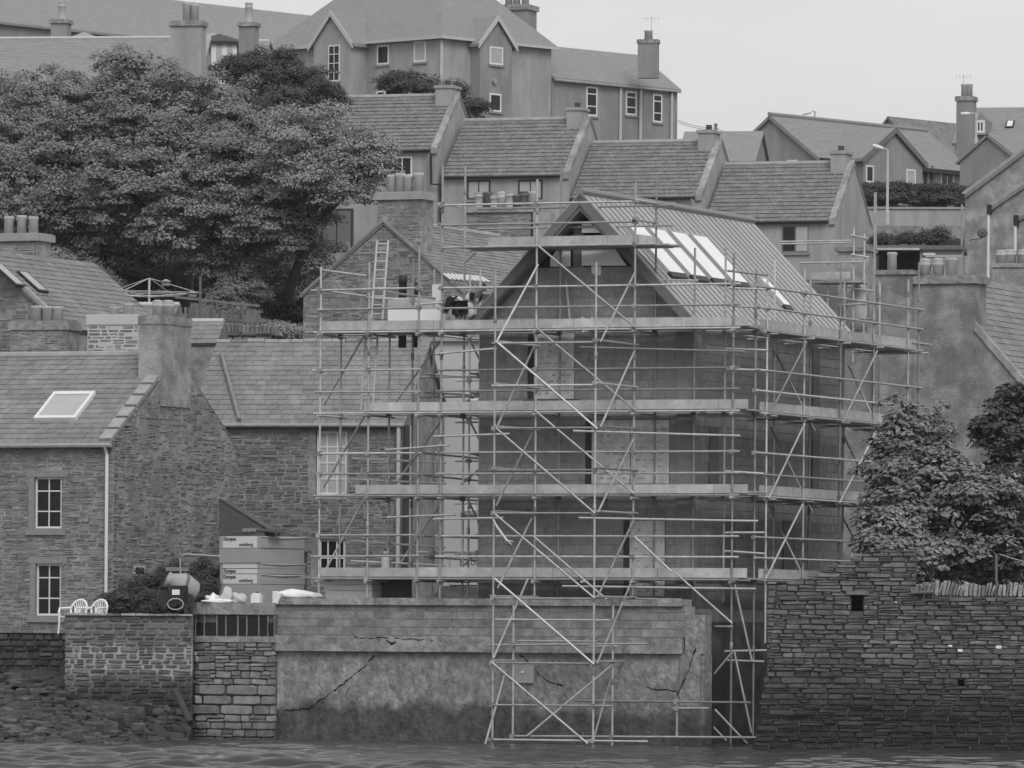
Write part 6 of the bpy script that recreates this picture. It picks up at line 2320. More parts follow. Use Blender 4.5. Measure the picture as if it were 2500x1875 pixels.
# dark-leaved understory under the big trees
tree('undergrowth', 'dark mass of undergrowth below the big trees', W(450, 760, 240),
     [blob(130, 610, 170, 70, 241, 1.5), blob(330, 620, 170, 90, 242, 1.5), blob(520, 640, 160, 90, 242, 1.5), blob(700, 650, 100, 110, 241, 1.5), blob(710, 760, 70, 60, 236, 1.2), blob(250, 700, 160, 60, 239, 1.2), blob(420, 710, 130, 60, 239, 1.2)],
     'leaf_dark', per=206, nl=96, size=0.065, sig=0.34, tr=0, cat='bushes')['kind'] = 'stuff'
tree('round_bush', 'round light green bush behind the picket fence', W(588, 770, 229),
     [blob(588, 708, 66, 62, 230, 1.1), blob(560, 740, 40, 40, 229.5, .8)], 'leaf_mid', per=359, nl=96, size=0.040, sig=0.23, tr=.06, cat='bush')
tree('garden_bush', 'broad garden bush beside the left roof windows', W(165, 740, 229),
     [blob(155, 660, 75, 55, 230, 1.2), blob(220, 700, 60, 45, 229, 1.0), blob(240, 735, 45, 22, 228, .9)], 'leaf_mid', per=303, nl=88, size=0.044, sig=0.26, tr=.06, cat='bush')
tree('garden_bush', 'low pale bush right of the rough stone wall', W(690, 830, 215),
     [blob(680, 815, 32, 20, 215, .8), blob(720, 820, 28, 16, 215, .7), blob(600, 828, 25, 14, 212, .6)], 'leaf_light', per=325, nl=83, size=0.037, sig=0.21, tr=.03, cat='bush')
HD = RW
tree('hedge', 'dark clipped hedge on top of the plain grey retaining wall', W(2220, 512, 331.5),
     [blob(2120 + i * 34, 482 + i * .7 + R.uniform(-3, 3), 30, 32 - i * .5, 332 + .2 * i, .9) for i in range(8)], 'leaf_dark', per=359, nl=83, size=0.061, sig=0.26, tr=0, cat='hedge')
# near tree on the right, big leaves
tree('maple_tree', 'broad leafed tree crowding over the dry stone wall at the right', W(2300, 1440, 172),
     [blob(2235, 1065, 95, 70, 168, .9), blob(2195, 1160, 95, 85, 167, .9), blob(2335, 1185, 95, 60, 167, .9), blob(2150, 1330, 55, 60, 165, .7), blob(2410, 1220, 70, 70, 166, .9), blob(2275, 1170, 110, 90, 166.5, 1.0), blob(2170, 1270, 65, 65, 165.6, .8), blob(2250, 1300, 120, 85, 165.5, .9), blob(2360, 1240, 105, 95, 165.5, 1.0), blob(2345, 1350, 130, 65, 165, .8), blob(2250, 1380, 60, 40, 164.5, .7), blob(2200, 1330, 70, 45, 165, .7), blob(2330, 1400, 90, 50, 166, .7), blob(2420, 1390, 70, 60, 166.5, .7)],
     'leaf_mid', per=215, nl=52, size=0.078, sig=0.25, tr=.1, up=1.0, inner=.35)
tree('maple_tree', 'second broad leafed tree cut by the right edge of the picture', W(2470, 1440, 172),
     [blob(2450, 1060, 75, 95, 168, .9), blob(2500, 1000, 60, 60, 169, .9), blob(2470, 1180, 75, 110, 167, .9), blob(2440, 1290, 80, 80, 166, .8), blob(2480, 1370, 80, 50, 165.5, .8)],
     'leaf_dark', per=260, nl=52, size=0.078, sig=0.25, tr=.1, up=1.0, inner=.35)
tree('quay_shrub', 'dark shrub behind the cement mixer at the foot of the cottage gable', W(390, 1490, 170.5),
     [blob(300, 1478, 42, 34, 170.5, .5), blob(350, 1455, 55, 50, 171, .6), blob(420, 1440, 50, 55, 171, .6), blob(500, 1435, 50, 60, 171, .6), blob(390, 1480, 60, 35, 170, .5), blob(460, 1475, 50, 35, 170, .5)],
     'leaf_dark', per=610, nl=88, size=0.028, sig=0.14, tr=.03, cat='shrub')
tree('wall_plants', 'weeds growing on the bank above the open shed', W(2260, 590, 284),
     [blob(2215, 588, 14, 10, 284, .5), blob(2280, 585, 30, 22, 284, .6), blob(2330, 605, 24, 10, 284, .5), blob(2160, 592, 30, 8, 284, .5)], 'leaf_dark', per=173, nl=73, size=0.053, sig=0.26, tr=0, cat='plants')

# ---------------------------------------------------------------- back garden: fence, dryer, feeders, rough wall
FN = Fr(520, 222.0, 12)
fa0, fz1 = FN.at_b(*M0(1105, 378), 0)
fa1, fz2 = FN.at_b(*M0(1640, 420), 0)
_, fz0 = FN.at_b(*M0(1250, 485), 0)
fn = thing('picket_fence', 'grey picket fence stepping along the back garden below the big trees', 'fence', FN.pt((fa0 + fa1) / 2, 0, fz0))
x = fa0
while x < fa1:
    t = (x - fa0) / (fa1 - fa0)
    cube('picket', FN, x, x + .085, 0, .025, fz0 - .3 * t - .3, fz1 + (fz2 - fz1) * t + R.uniform(-.06, .04), MATS['fence_wood'], fn)
    x += R.uniform(.12, .18)
for dz in (.25, .8):
    b = MB()
    p, q = FN.pt(fa0, .03, fz0 + dz), FN.pt(fa1, .03, fz0 + dz - .3)
    b.hexa([p, q, q + FN.e2 * .05, p + FN.e2 * .05, p + Vector((0, 0, .08)), q + Vector((0, 0, .08)), q + Vector((0, 0, .08)) + FN.e2 * .05, p + Vector((0, 0, .08)) + FN.e2 * .05])
    b.build('fence_rail', MATS['fence_wood'], fn)
dp0, dp1 = W(*M0(945, 400), 224), W(*M0(945, 205), 224)
dry = thing('rotary_dryer', 'rotary clothes dryer with spread arms below the big trees', 'clothes dryer', Vector((dp1.x, dp1.y, dp0.z - .6)))
b = MB()
b.tube([Vector((dp1.x, dp1.y, dp0.z - .6)), dp1], .04, 8)
b.build('pole', MATS['film'], dry)
hub = dp1 - Vector((0, 0, .62))
for i in range(4):
    t = math.pi / 4 + i * math.pi / 2 + .35
    e = hub + Vector((math.cos(t) * 1.9, math.sin(t) * 1.9, .12))
    b = MB()
    b.tube([hub, e], .025, 6)
    b.build('arm', MATS['film'], dry)
    b = MB()
    b.tube([dp1, hub.lerp(e, .95)], .014, 5)
    b.build('stay', MATS['film'], dry)
    t2 = t + math.pi / 2
    for k in (.55, .8, 1.0):
        b = MB()
        e1_, e2_ = hub.lerp(e, k), hub.lerp(hub + Vector((math.cos(t2) * 1.9, math.sin(t2) * 1.9, .12)), k)
        b.tube([e1_, e2_], .01, 5)
        b.build('line', MATS['film'], dry)
for (x, y0, y1), lab in (((1050, 212, 256), 'pale hanging bird feeder above the rotary dryer'), ((1217, 285, 328), 'pale hanging bird feeder beside the garden post')):
    p, q = W(*M0(x, y1), 223), W(*M0(x, y0), 223)
    b = MB()
    h = q.z - p.z
    b.lathe(p, [(.12, 0), (.15, .05), (.14, h * .6), (.2, h * .65), (.03, h)], 10)
    o = b.build('bird_feeder', MATS['render_grey'], None, True)
    tag(o, lab, 'bird feeder')
    b = MB()
    b.tube([q, q + Vector((0, 0, .9))], .01, 5)
    b.build('string', MATS['dark_metal'], o)
b = MB()
p, q = W(*M0(1266, 470), 221), W(*M0(1268, 190), 221)
b.tube([Vector((q.x, q.y, p.z)), q], .045, 8)
o = b.build('garden_post', MATS['fence_wood'])
tag(o, 'tall thin post rising out of the picket fence', 'post')
RG = Fr(590, 209.0, 15)
a0, z1 = RG.at_b(*M0(1355, 488), 0)
a1, z2 = RG.at_b(*M0(1712, 520), 0)
z0 = RG.at_b(*M0(1355, 640), 0)[1]
rg = thing('rough_wall', 'rough stone garden wall with upright coping below the picket fence', 'stone wall', RG.pt((a0 + a1) / 2, 0, z0))
b = MB()
b.box(RG, a0, a1, .05, .5, z0 - 1, z1 - .3)
b.build('wall', MATS['mortar_dark'], rg)
courses(rg, plane_b(RG, 0), a0, a1, z0, z1 - .28, (.12, .2), (.2, .55), MATS['rubble_dark'], n_ind=120, joint=.03, depth=.2)
x = a0
while x < a1:
    w = R.uniform(.08, .16)
    M4 = RG.mat(x + w / 2, .25, z1 - .14 - (x - a0) * .06, w, .5, R.uniform(.28, .36))
    inst('coping_stone', R.choice(stone_meshes(MATS['rubble_dark'], 'rubble')), M4, rg)
    x += w + .012
# little slated outhouse roofs between the chimneys
for (u0, v0, u1, v1, Y, lab) in ((463, 788, 528, 838, 198, 'small slated outhouse roof right of the tall harled chimney'), (190, 748, 420, 775, 206, 'low slated garden roof behind the limewashed chimney')):
    F = Fr(u0, Y, 10)
    a0, z1 = F.at_b(u0, v0, 1)
    a1, z0 = F.at_b(u1, v1, 0)
    t = thing('outhouse', lab, 'shed', F.pt((a0 + a1) / 2, .8, z0 - 1))
    b = MB()
    b.prism([F.pt(a0, 0, z0 - 2.5), F.pt(a0, 0, z0 - .02), F.pt(a0, 1, z1 - .02), F.pt(a0, 2, z0), F.pt(a0, 2, z0 - 2.5)], F.e1 * (a1 - a0))
    b.build('wall', MATS['mortar'], t)
    P, U, L, S = slope_of(F, a0, a1, 0, 2, z0, z1, 'a', 0, .08, .05)
    roof_slab(t, P, U, L, S, .06, MATS['slate_dark'])
    slates(t, P, U, L, S, 5, .28, .02, MATS['slate_roof'])
    ridge(t, F.pt(a0, 1, z1 + .05), F.pt(a1, 1, z1 + .05), MATS['render_pale'], .08)

# ---------------------------------------------------------------- things standing on the quay
QZ = 3.35
# stack of insulation packs
IS = Fr(635, 169.4, 46)
isz0 = 3.35
def iz(v): return IS.at_b(634, v, 0)[1]
def n3a(x, y, a=0): return IS.at_a(*N3(x, y), a)
def n3b(x, y, b=0): return IS.at_b(*N3(x, y), b)
IWL = -n3b(215, 700)[0]
IWR = n3a(1490, 700)[0]
levels = [(iz(1308), iz(1338), 'label_white'), (iz(1338), iz(1374), None), (iz(1374), iz(1388), 'top'), (iz(1388), iz(1401), 'k'), (iz(1401), iz(1426), 'k2'), (iz(1426), 3.35, None)]
labs = ['pale wrapped insulation pack on top of the stack, with a big white printed label', 'plain grey insulation pack second from the top of the stack', 'thin torn white insulation pack third from the top of the stack',
        'thin labelled insulation pack in the middle of the stack', 'labelled insulation pack second from the bottom of the stack', 'plain grey insulation pack at the bottom of the stack']
for i, (z1, z0, kd) in enumerate(levels):
    j, j2 = R.uniform(-.03, .03), R.uniform(-.02, .03)
    t = cube('insulation_pack', IS, -IWL + j, 0 + j2, j2, IWR + j, z0 + .004, z1 - .004, MATS['insulation_side'])
    tag(t, labs[i], 'insulation pack', 'stacked insulation packs')
    if kd:
        l0 = -IWL + .14
        pl_ = cube('label', IS, l0, -.14, j2 - .006, j2 - .002, z0 + .012, z1 - .012, MATS['label_white'], t)
        if kd in ('label_white', 'k', 'k2'):
            h = z1 - z0
            s = .13 if kd == 'k' else .135
            p = IS.pt(l0 + .02, j2 - .008, z1 - .115 if kd != 'k' else z0 + .035)
            text_mesh('Kingspan', s, MATS['print_ink'], face_matrix(p, IS.e1), pl_, bold=.004)
            if kd != 'k':
                text_mesh('urethberg', .13, MATS['print_ink'], face_matrix(IS.pt(l0 + .62, j2 - .008, z0 + .05), IS.e1), pl_, bold=.003)
    if i in (0, 2, 4):                 # loose ends of stretch film on the right face
        b = MB()
        zz = z0 if i else z1 - .05
        pts = [IS.pt(.012 + j2, IWR * q, z1 - .02 - .1 * math.sin(q * 3.1) * (z1 - z0)) for q in (0, .25, .5, .75, 1, 1.06)]
        b.tube(pts, [.012, .018, .03, .02, .02, .01], 6)
        b.build('film_fold', MATS['film'], t)
topz = levels[0][0]
pal = thing('pallet', 'wooden pallet lying on the insulation stack', 'pallet', IS.pt(-.5, .5, topz))
for x in (.1, .5, .95):
    cube('bearer', IS, -IWL * .72, -.05, x, x + .1, topz + .0, topz + .085, MATS['fence_wood'], pal)
for k in range(6):
    cube('slat', IS, -IWL * .72 + k * .14, -IWL * .72 + k * .14 + .1, .05, 1.15, topz + .087, topz + .11, MATS['fence_wood'], pal)
for k in range(2):
    o = cube('offcut_block', IS, -.78 + .22 * k, -.59 + .22 * k, .06, .3, topz + .112, topz + .2, MATS['insulation_side' if 0 else 'concrete_plain'])
    tag(o, ['left pale block lying on the pallet', 'right pale block lying on the pallet'][k], 'block', 'pale blocks on the pallet')
o = cube('plank', IS, -.35, .35, .15, .5, topz + .112, topz + .17, MATS['fence_wood'])
tag(o, 'dull plank lying on the pallet right of two pale blocks', 'plank')

# white sacks and jugs on the bastion
def lump(name, p, r, m, label, cat, group=None, seed=1, dn=.22):
    me = bpy.data.meshes.new(name)
    bm = bmesh.new()
    bmesh.ops.create_icosphere(bm, subdivisions=3, radius=1)
    rr_ = random.Random(seed)
    ph = [rr_.uniform(0, 6.3) for _ in range(6)]
    for v in bm.verts:
        k = 1 + dn * (math.sin(v.co.x * 3.1 + ph[0]) * math.sin(v.co.y * 2.7 + ph[1]) + .6 * math.sin(v.co.z * 5 + ph[2] + v.co.x * 4) + .35 * math.sin(v.co.x * 9 + ph[3]) * math.sin(v.co.z * 8 + ph[4]))
        z = v.co.z
        if z < -.35: z = -.35 - (z + .35) * .05
        v.co = Vector((p[0] + v.co.x * r[0] * k, p[1] + v.co.y * r[1] * k, p[2] + (z + .38) * r[2] * k))
    for f in bm.faces: f.smooth = True
    bm.to_mesh(me)
    bm.free()
    me.materials.append(MATS[m])
    o = inst(name, me, Matrix.Identity(4))
    return tag(o, label, cat, group)
bz0 = bz(1475) + .04
def onb(u, Y=None): return H.at_b(u, 1475, BFR + .28)[0]
lump('plastic_sack', H.pt(onb(520), BFR + .25, bz0), (.17, .18, .15), 'bag_white', 'crumpled white sack at the left end of the bastion top', 'sack', 'white sacks on the bastion', 3)
lump('plastic_sack', H.pt(onb(552), BFR + .32, bz0), (.2, .2, .27), 'bag_grey', 'greyish peaked sack between white sacks on the bastion', 'sack', 'white sacks on the bastion', 5)
lump('plastic_sack', H.pt(onb(585), BFR + .28, bz0), (.2, .18, .17), 'bag_grey', 'flat pale sack beside the white jug on the bastion', 'sack', 'white sacks on the bastion', 9)
o = lump('plastic_sheet', H.pt(onb(540), BFR + .1, bz0), (.42, .1, .07), 'bag_white', 'flat white plastic sheet lying along the front of the bastion top', 'plastic sheet', None, 12, .15)
ja, jz = H.at_b(627, 1473, BFR + .25)
b = MB()
b.box(H, ja - .12, ja + .12, BFR + .15, BFR + .33, bz0, bz0 + .2)
b.box(H, ja - .09, ja + .09, BFR + .17, BFR + .31, bz0 + .2, bz0 + .24)
jug = b.build('jerrycan', MATS['bag_white'])
tag(jug, 'white square jerrycan at the right end of the bastion sacks', 'jerrycan')
b = MB()
b.lathe(H.pt(ja + .03, BFR + .2, bz0 + .24), [(.03, 0), (.03, .03)], 10)
b.build('cap', MATS['dark_metal'], jug)
lump('builders_bag', H.pt(H.at_b(708, 1460, QB)[0], QB + .35, zct), (.45, .3, .16), 'bag_white', 'full white sack lying on the left end of the concrete coping', 'sack', None, 21, .1)
lump('cloth_bundle', H.pt(H.at_b(752, 1460, QB)[0], QB + .5, zct), (.16, .2, .1), 'bag_grey', 'grey bundle at the right end of the full white sack', 'bundle', None, 25, .12)
b = MB()
aa = H.at_b(668, 1470, BFR)[0]
b.prism([H.pt(aa - .04, BFR + .02, bz0 - .05), H.pt(aa - .04, BFR + .02, zct + .16), H.pt(aa + .2, BFR + .02, zct + .1), H.pt(aa + .1, BFR + .02, bz0 - .02)], H.e2 * .3)
o = b.build('tarpaulin', MATS['bag_white'])
tag(o, 'white tarpaulin folded over the corner between bastion and coping', 'tarpaulin')
# white sheets of board under the lowest lift
for i, (u0, v0, u1, v1, lab) in enumerate(((795, 1414, 905, 1428, 'topmost white board pack under the lowest left lift'), (791, 1428, 908, 1442, 'middle white board pack under the lowest left lift'), (795, 1442, 908, 1460, 'bottom white board pack under the lowest left lift'))):
    a0, z1 = H.at_b(u0, v0, -.9)
    a1, z0 = H.at_b(u1, v1, -.9)
    o = cube('board_pack', H, a0, a1, -.9, .3, z0 + .004 if i < 2 else 3.31, z1 - .002, MATS['label_white'])
    tag(o, lab, 'board pack', 'white board packs on the quay')
a0, z1 = H.at_b(908, 1412, -.3)
a1, _ = H.at_b(1002, 1412, -.3)
o = cube('dark_hoarding', H, a0, a1, -.3, -.25, 3.31, z1, MATS['dry_core'])
tag(o, 'black sheet hung below the lowest lift left of the blockwork', 'hoarding')
# cement mixer
mx = W(425, 1490, 168)
mx.z = 3.35
mix = thing('cement_mixer', 'small cement mixer with a tilted pale drum beside the shrub', 'cement mixer', mx)
dc = W(*B0(1150, 505), 168)
ax = (W(*B0(1060, 480), 168) - W(*B0(1195, 545), 168)).normalized()
ax = Vector((ax.x, -.35, ax.z)).normalized()
b = MB()
prof = [(-.42, .02), (-.42, .2), (-.36, .26), (-.08, .33), (.02, .33), (.36, .17), (.40, .2), (.42, .17), (.40, .15), (.2, .2)]
b.tube([dc + ax * h for h, r in prof], [r for h, r in prof], 18)
b.build('drum', MATS['plain_grey'], mix, True)
b = MB()
rim = dc + ax * .0
b.tube([rim - ax * .05, rim + ax * .03], .345, 18)
b.build('drum_ring', MATS['fascia'], mix)
mc = W(*B0(1112, 545), 167.4)
MXF = Fr(B0(1112, 0)[0], 167.4, 20)
b = MB()
b.box(MXF, -.16, .16, 0, .4, mc.z - .3, mc.z + .16)
b.build('motor_box', MATS['dark_metal'], mix)
cube('control_plate', MXF, -.1, .1, -.02, -.003, mc.z - .07, mc.z + .06, MATS['white_sheet'], mix)
for s in (-1, 1):
    b = MB()
    b.tube([mc + Vector((s * .12, .2, -.1)), mc + Vector((s * .32, .1, -.45)), Vector((mc.x + s * .36, mc.y, 3.32))], .025, 6)
    b.build('leg', MATS['dark_metal'], mix)
b = MB()
b.tube([mc + Vector((.2 * math.cos(t / 10 * 2 * math.pi), -.06, -.3 + .14 * math.sin(t / 10 * 2 * math.pi))) for t in range(11)], .014, 6)
b.build('tilt_wheel', MATS['film'], mix)
for s in (-1, 1):
    b = MB()
    c = Vector((mc.x + s * .3, mc.y + .3, 3.47))
    b.tube([c - Vector((0, .04, 0)), c + Vector((0, .04, 0))], .15, 14)
    b.build('wheel', MATS['dark_metal'], mix)
SB_ = Fr(B0(1117, 0)[0], 169.2, 10)
a0, z1 = SB_.at_b(*B0(1050, 388), 0)
a1, z0 = SB_.at_b(*B0(1186, 412), 0)
o = cube('pale_plank', SB_, a0, a1, 0, .2, z0, z1, MATS['concrete_plain'])
tag(o, 'short pale plank lying on the shrub above the cement mixer', 'plank')
b = MB()
b.tube([W(*B0(x, y), 169) for x, y in ((1143, 440), (1140, 345), (1150, 315), (1180, 306), (1400, 320))], .02, 8)
o = b.build('bent_pipe', MATS['plain_grey'])
tag(o, 'thin bent pipe rising from the shrub and running to the insulation stack', 'pipe')
# white plastic garden chairs
def chair(u, label, ang):
    p = W(u, 1530, 169.2)
    base = Vector((p.x, p.y, 2.6))
    t = thing('garden_chair', label, 'chair', base, 'white plastic garden chairs')
    Rm = Matrix.Translation(base) @ Matrix.Rotation(ang, 4, 'Z')
    def T(x, y, z): return Rm @ Vector((x, y, z))
    wp = MATS['bag_white']
    b = MB()
    b.hexa([T(-.23, -.22, .42), T(.23, -.22, .42), T(.21, .22, .40), T(-.21, .22, .40), T(-.23, -.22, .45), T(.23, -.22, .45), T(.21, .22, .43), T(-.21, .22, .43)])
    b.build('seat', wp, t)
    b = MB()
    arc = [T(.25 * math.cos(q), .22 + .1 * math.sin(q), .62 + .24 * math.sin(q)) for q in [math.pi * k / 10 for k in range(11)]]
    b.tube([T(.22, .21, .42)] + arc + [T(-.22, .21, .42)], .028, 8)
    b.build('back_frame', wp, t)
    for k in range(-3, 4):
        b = MB()
        b.tube([T(k * .035, .22, .44), T(k * .066, .31, .62 + .235 * math.sqrt(max(.05, 1 - (k * .066 / .25) ** 2)))], .012, 6)
        b.build('back_slat', wp, t)
    for s in (-1, 1):
        b = MB()
        b.tube([T(s * .24, .22, .66), T(s * .28, 0, .65), T(s * .27, -.2, .64), T(s * .26, -.24, .55), T(s * .25, -.23, .3), T(s * .27, -.25, 0)], .026, 8)
        b.build('arm', wp, t)
        b = MB()
        b.tube([T(s * .21, .2, .42), T(s * .24, .27, 0)], .026, 8)
        b.build('leg', wp, t)
    return t
chair(178, 'left white plastic garden chair with its leg showing beside the window', rad(-35))
chair(228, 'right white plastic garden chair next to the white downpipe', rad(-35))
# items on the lifts
a0, z1 = H.at_b(*M1(640, 770), .1)
a1, z0 = H.at_b(*M1(925, 895), .1)
o = cube('white_board', H, a0, a1, .1, .2, zL[1] + .02, z1, MATS['render_pale'])
tag(o, 'long pale board lying on its edge on the top left lift', 'board')
a0, z1 = H.at_b(*M1(640, 845), -.3)
a1, z0 = H.at_b(*M1(975, 895), -.3)
o = cube('white_sheet', H, a0, a1, -.3, .02, zL[1] + .02, z1, MATS['white_sheet'])
tag(o, 'low white sheet material in front of the long pale board', 'sheet')
a0, z1 = H.at_b(*M1(920, 685), .25)
a1, z0 = H.at_b(*M1(975, 860), .25)
o = cube('upright_panel', H, a0, a1, .25, .32, zL[1] + .02, z1, MATS['label_white'])
tag(o, 'pale upright panel left of the crouching worker', 'panel')
gp, gz_ = H.at_b(*B1(495, 990), -.9)
b = MB()
g0 = H.pt(gp, -.9, zL[4] + .02)
b.lathe(g0, [(.1, 0), (.105, .03), (.105, .4), (.08, .48), (.04, .5), (.04, .56), (.07, .565), (.07, .62), (.06, .63)], 14)
o = b.build('gas_bottle', MATS['render_pale'], None, True)
tag(o, 'pale gas bottle standing on the lowest lift behind the toe board', 'gas bottle')
for (x, y0, y1, r), lab in (((735, 628, 745, .1), 'dark flue pipe beside the short ladder top'), ((815, 672, 745, .07), 'shorter dark pipe right of the dark flue')):
    a, z1 = H.at_b(*M1(x, y0), 1.2)
    b = MB()
    b.lathe(H.pt(a, 1.2, zL[1] - .3), [(r, 0), (r, z1 - zL[1] + .1), (r * 1.2, z1 - zL[1] + .12), (r * 1.2, z1 - zL[1] + .3)], 12)
    o = b.build('flue_pipe', MATS['dark_metal'], None, True)
    tag(o, lab, 'flue')
# odds and ends left on the top lift in front of the gable
p, q = H.at_b(*M1(1798, 885), -.25), H.at_b(*M1(1768, 652), -.08)
o = bar('leaning_batten', H.pt(p[0], -.25, zL[1] + .02), H.pt(q[0], -.08, q[1]), .03, MATS['board_wood'], None)
tag(o, 'thin wooden batten leaning against the gable blockwork', 'batten')
for x, lab in ((1868, 'small pale rag heap on the top lift below the gable'), (1930, 'second small rag right of the rag heap below the gable')):
    lump('rag', H.pt(H.at_b(*M1(x, 870), -.5)[0], -.5, zL[1] + .2), (.07, .07, .07), 'film', lab, 'rag', None, x, .3)
# striped lean-to sheet behind the workers
SHF = Fr(1140, 172.0, 22.5)
c = [W(*N4(x, y), Y_) for (x, y), Y_ in (((420, 465), 171.6), ((1560, 545), 170.0), ((1290, 395), 172.6), ((235, 325), 174.2))]
st = thing('metal_sheet', 'pale ribbed metal sheet sloping behind the two workers', 'metal sheet', (c[0] + c[2]) / 2)
n = 10
for i in range(n):
    p, q = c[0].lerp(c[1], i / n), c[0].lerp(c[1], (i + .5) / n)
    r_, s_ = c[3].lerp(c[2], i / n), c[3].lerp(c[2], (i + .5) / n)
    b = MB()
    u_ = Vector((0, 0, .03))
    b.hexa([p, q, s_, r_, p + u_, q + u_, s_ + u_, r_ + u_])
    b.build('rib', MATS['white_sheet'], st)
b = MB()
d_ = Vector((0, 0, -.03))
b.hexa([c[0] + d_, c[1] + d_, c[2] + d_, c[3] + d_, c[0], c[1], c[2], c[3]])
b.build('sheet', MATS['fascia'], st)
for k in range(10):
    p = c[0].lerp(c[1], k / 9.5)
    b = MB()
    b.tube([p + Vector((0, .2, -.06)), p + Vector((.08, .1, -.16))], .018, 5)
    b.build('bracket', MATS['film'], st)

# ---------------------------------------------------------------- the two workers on the top lift
def skin(name, joints, edges, m, parent, sub=1):
    me = bpy.data.meshes.new(name)
    names = list(joints)
    me.from_pydata([joints[k][0] for k in names], [(names.index(a), names.index(b)) for a, b in edges], [])
    o = bpy.data.objects.new(name, me)
    COL.objects.link(o)
    md = o.modifiers.new('skin', 'SKIN')
    for i, k in enumerate(names):
        r = joints[k][1]
        me.skin_vertices[0].data[i].radius = (r, r)
        me.skin_vertices[0].data[i].use_root = (i == 0)
    md.use_smooth_shade = True
    s = o.modifiers.new('sub', 'SUBSURF')
    s.levels = s.render_levels = sub
    dg = bpy.context.evaluated_depsgraph_get()
    out = bpy.data.meshes.new_from_object(o.evaluated_get(dg))
    bpy.data.objects.remove(o)
    out.materials.clear()
    out.materials.append(m)
    return inst(name, out, Matrix.Identity(4), parent)
BODY = [('pelvis', 'belly'), ('belly', 'chest'), ('chest', 'neck'), ('neck', 'head'), ('head', 'crown'), ('chest', 'shL'), ('shL', 'elL'), ('elL', 'haL'), ('chest', 'shR'), ('shR', 'elR'), ('elR', 'haR'),
        ('pelvis', 'hipL'), ('hipL', 'knL'), ('knL', 'anL'), ('anL', 'toL'), ('pelvis', 'hipR'), ('hipR', 'knR'), ('knR', 'anR'), ('anR', 'toR')]
def worker(label, px, dep, b0, tm='cloth_mid'):
    """px: joint -> position in the worker close-up, dep: joint -> sideways offset in depth"""
    rad_ = dict(pelvis=.17, belly=.165, chest=.18, neck=.065, head=.1, crown=.085, shL=.075, shR=.075, elL=.055, elR=.055, haL=.04, haR=.04, hipL=.11, hipR=.11, knL=.075, knR=.075, anL=.055, anR=.055, toL=.05, toR=.05)
    J = {}
    for k, (x, y) in px.items():
        b_ = b0 + dep.get(k, 0)
        a, z = H.at_b(*N4(x, y), b_)
        J[k] = (H.pt(a, b_, max(z, zL[1] + .07)), rad_[k])
    t = thing('person', label, 'person', J['pelvis'][0] - Vector((0, 0, J['pelvis'][0].z - zL[1])), None)
    skin('body', J, BODY, MATS['skin'], t)
    def sub_(keys, k, extra=0):
        return {q: (J[q][0], J[q][1] * k + extra) for q in keys}
    tk = ['pelvis', 'hipL', 'knL', 'anL', 'hipR', 'knR', 'anR']
    skin('trousers', sub_(tk, 1.06, .015), [('pelvis', 'hipL'), ('hipL', 'knL'), ('knL', 'anL'), ('pelvis', 'hipR'), ('hipR', 'knR'), ('knR', 'anR')], MATS[tm], t)
    jk = ['chest', 'belly', 'pelvis', 'shL', 'elL', 'shR', 'elR', 'haL', 'haR']
    jd = sub_(jk, 1.08, .015)
    for q in ('haL', 'haR'):
        e = 'el' + q[2]
        jd[q] = (J[e][0].lerp(J[q][0], .75), .052)
    return t, J, jd
dp = dict(hipL=-.1, knL=-.14, anL=-.12, toL=-.12, shL=-.18, elL=-.2, haL=-.15, hipR=.1, knR=.14, anR=.12, toR=.12, shR=.18, elR=.2, haR=.15)
JE = [('chest', 'belly'), ('belly', 'pelvis'), ('chest', 'shL'), ('shL', 'elL'), ('elL', 'haL'), ('chest', 'shR'), ('shR', 'elR'), ('elR', 'haR')]
# bent double, facing left, hands down at his work
t1, J1, jd1 = worker('person in a dark jacket with white shoulder panels, bent double over the scaffold boards', dict(
    pelvis=(690, 1120), belly=(570, 1070), chest=(430, 1040), neck=(345, 1090), head=(290, 1170), crown=(265, 1240), shL=(420, 1010), elL=(330, 1210), haL=(262, 1400), shR=(440, 1010), elR=(360, 1230), haR=(330, 1400),
    hipL=(690, 1190), knL=(560, 1340), anL=(690, 1480), toL=(560, 1500), hipR=(720, 1190), knR=(640, 1350), anR=(760, 1480), toR=(640, 1500)), dp, -.85, 'cloth_dark')
skin('jacket', {k: v for k, v in jd1.items()}, JE, MATS['cloth_dark'], t1)
for q0, q1, r0 in (((420, 930), (560, 905), .05), ((600, 905), (760, 1010), .06)):
    a0, z0 = H.at_b(*N4(*q0), -1.0)
    a1, z1 = H.at_b(*N4(*q1), -1.0)
    skin('white_panel', {'a': (H.pt(a0, -.96, z0 - .04), r0 * .8), 'm': (H.pt((a0 + a1) / 2, -.97, (z0 + z1) / 2 - .03), r0 * 1.1), 'b': (H.pt(a1, -.96, z1 - .05), r0 * .7)}, [('a', 'm'), ('m', 'b')], MATS['cloth_white'], t1)
skin('hair', {'a': (J1['head'][0] + Vector((-.01, 0, .02)), .107), 'b': (J1['crown'][0], .098)}, [('a', 'b')], MATS['hair'], t1)
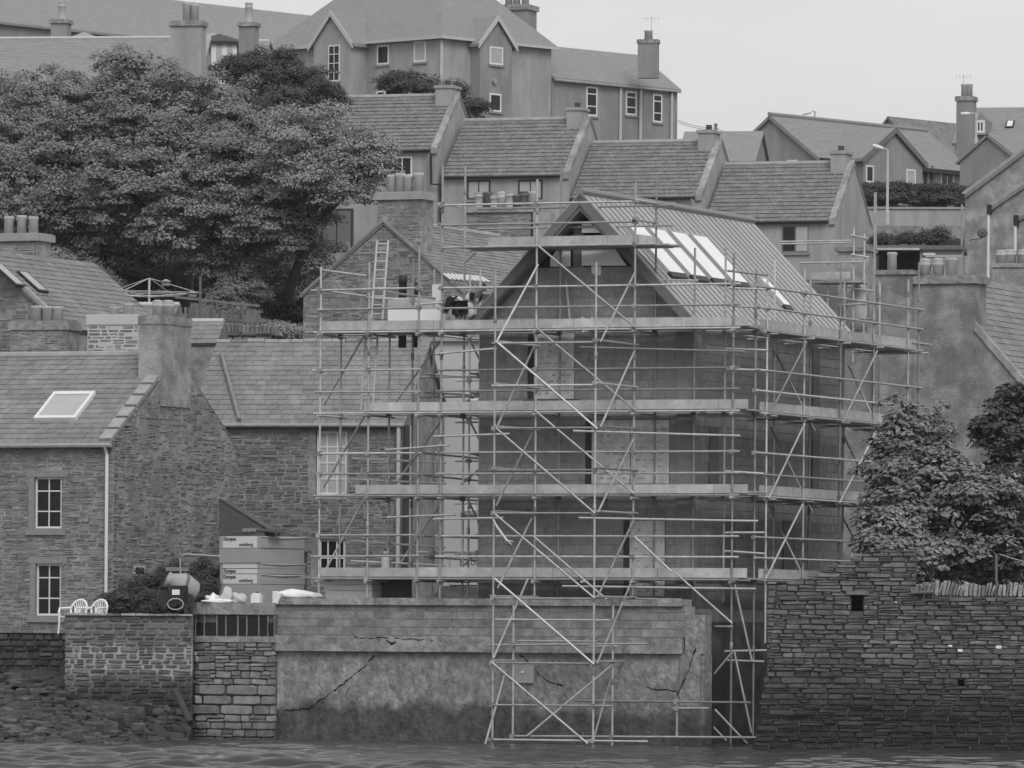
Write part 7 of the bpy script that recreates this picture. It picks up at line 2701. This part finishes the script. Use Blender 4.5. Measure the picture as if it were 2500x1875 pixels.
# kneeling, leaning right against the verge
t2, J2, jd2 = worker('person kneeling in pale trousers and dark sleeves, leaning on the roof verge', dict(
    pelvis=(930, 1130), belly=(1000, 1000), chest=(1120, 850), neck=(1260, 730), head=(1340, 700), crown=(1390, 640), shL=(1090, 790), elL=(990, 920), haL=(1085, 1090), shR=(1230, 790), elR=(1240, 960), haR=(1165, 1120),
    hipL=(930, 1180), knL=(1010, 1400), anL=(860, 1470), toL=(800, 1490), hipR=(960, 1180), knR=(1060, 1400), anR=(900, 1470), toR=(830, 1490)), dp, -.55, 'cloth_white')
skin('vest', {k: (J2[k][0], J2[k][1] * 1.08 + .012) for k in ('chest', 'belly', 'pelvis')}, JE[:2], MATS['cloth_white'], t2)
for s in 'LR':
    skin('sleeve', {'a': (J2['sh' + s][0], .088), 'b': (J2['el' + s][0], .075), 'c': (J2['el' + s][0].lerp(J2['ha' + s][0], .8), .058)}, [('a', 'b'), ('b', 'c')], MATS['cloth_dark'], t2)
skin('hair', {'a': (J2['head'][0] + Vector((-.02, .01, .04)), .1), 'b': (J2['crown'][0], .095)}, [('a', 'b')], MATS['hair'], t2)
lump('white_sack', H.pt(H.at_b(*N4(1180, 1480), -.8)[0], -.8, zL[1] + .02), (.1, .1, .16), 'bag_white', 'small white sack on the boards right of the kneeling worker', 'sack', None, 31, .12)

# ---- aerials, roof vents and cables on the hill
for k_, (u, v, Y, h, lab) in enumerate(((1226, 14, 398.5, 1.6, 'television aerial on the broad chimney of the hilltop block'), (2352, 236, 398.4, 1.3, 'television aerial beside the twin pots at the upper right'), (1590, 97, 400.4, 1.4, 'television aerial on the chimney at the end of the lower wing'))):
    p = W(u, v, Y)
    t = thing('aerial', lab, 'aerial', p)
    b = MB()
    b.tube([p - Vector((0, 0, .4)), p + Vector((0, 0, h))], .014, 5)
    b.build('mast', MATS['plain_grey'], t)
    b = MB()
    q = p + Vector((0, 0, h * .9))
    b.tube([q - Vector((.5, 0, 0)), q + Vector((.5, .1, 0))], .008, 5)
    b.build('boom', MATS['plain_grey'], t)
    for i in range(5):
        b = MB()
        c_ = q + Vector((-.45 + .22 * i, 0, 0))
        b.tube([c_ - Vector((0, .2, .22)), c_ + Vector((0, .2, .22))], .005, 4)
        b.build('element', MATS['plain_grey'], t)
# ---------------------------------------------------------------- thin sea air
hm = bpy.data.materials.new('haze_air')
hm.use_nodes = True
hn = hm.node_tree.nodes
hn.remove(hn['Principled BSDF'])
pv = hn.new('ShaderNodeVolumePrincipled')
pv.inputs['Color'].default_value = (.95, .95, .95, 1)
pv.inputs['Density'].default_value = 0.0001
hm.node_tree.links.new(pv.outputs[0], hn['Material Output'].inputs['Volume'])
b = MB()
HZ = Fr(1250, 0, 0)
b.box(HZ, -830, 830, -330, 1240, -4, 62)
o = b.build('haze', hm)
o['kind'] = 'stuff'
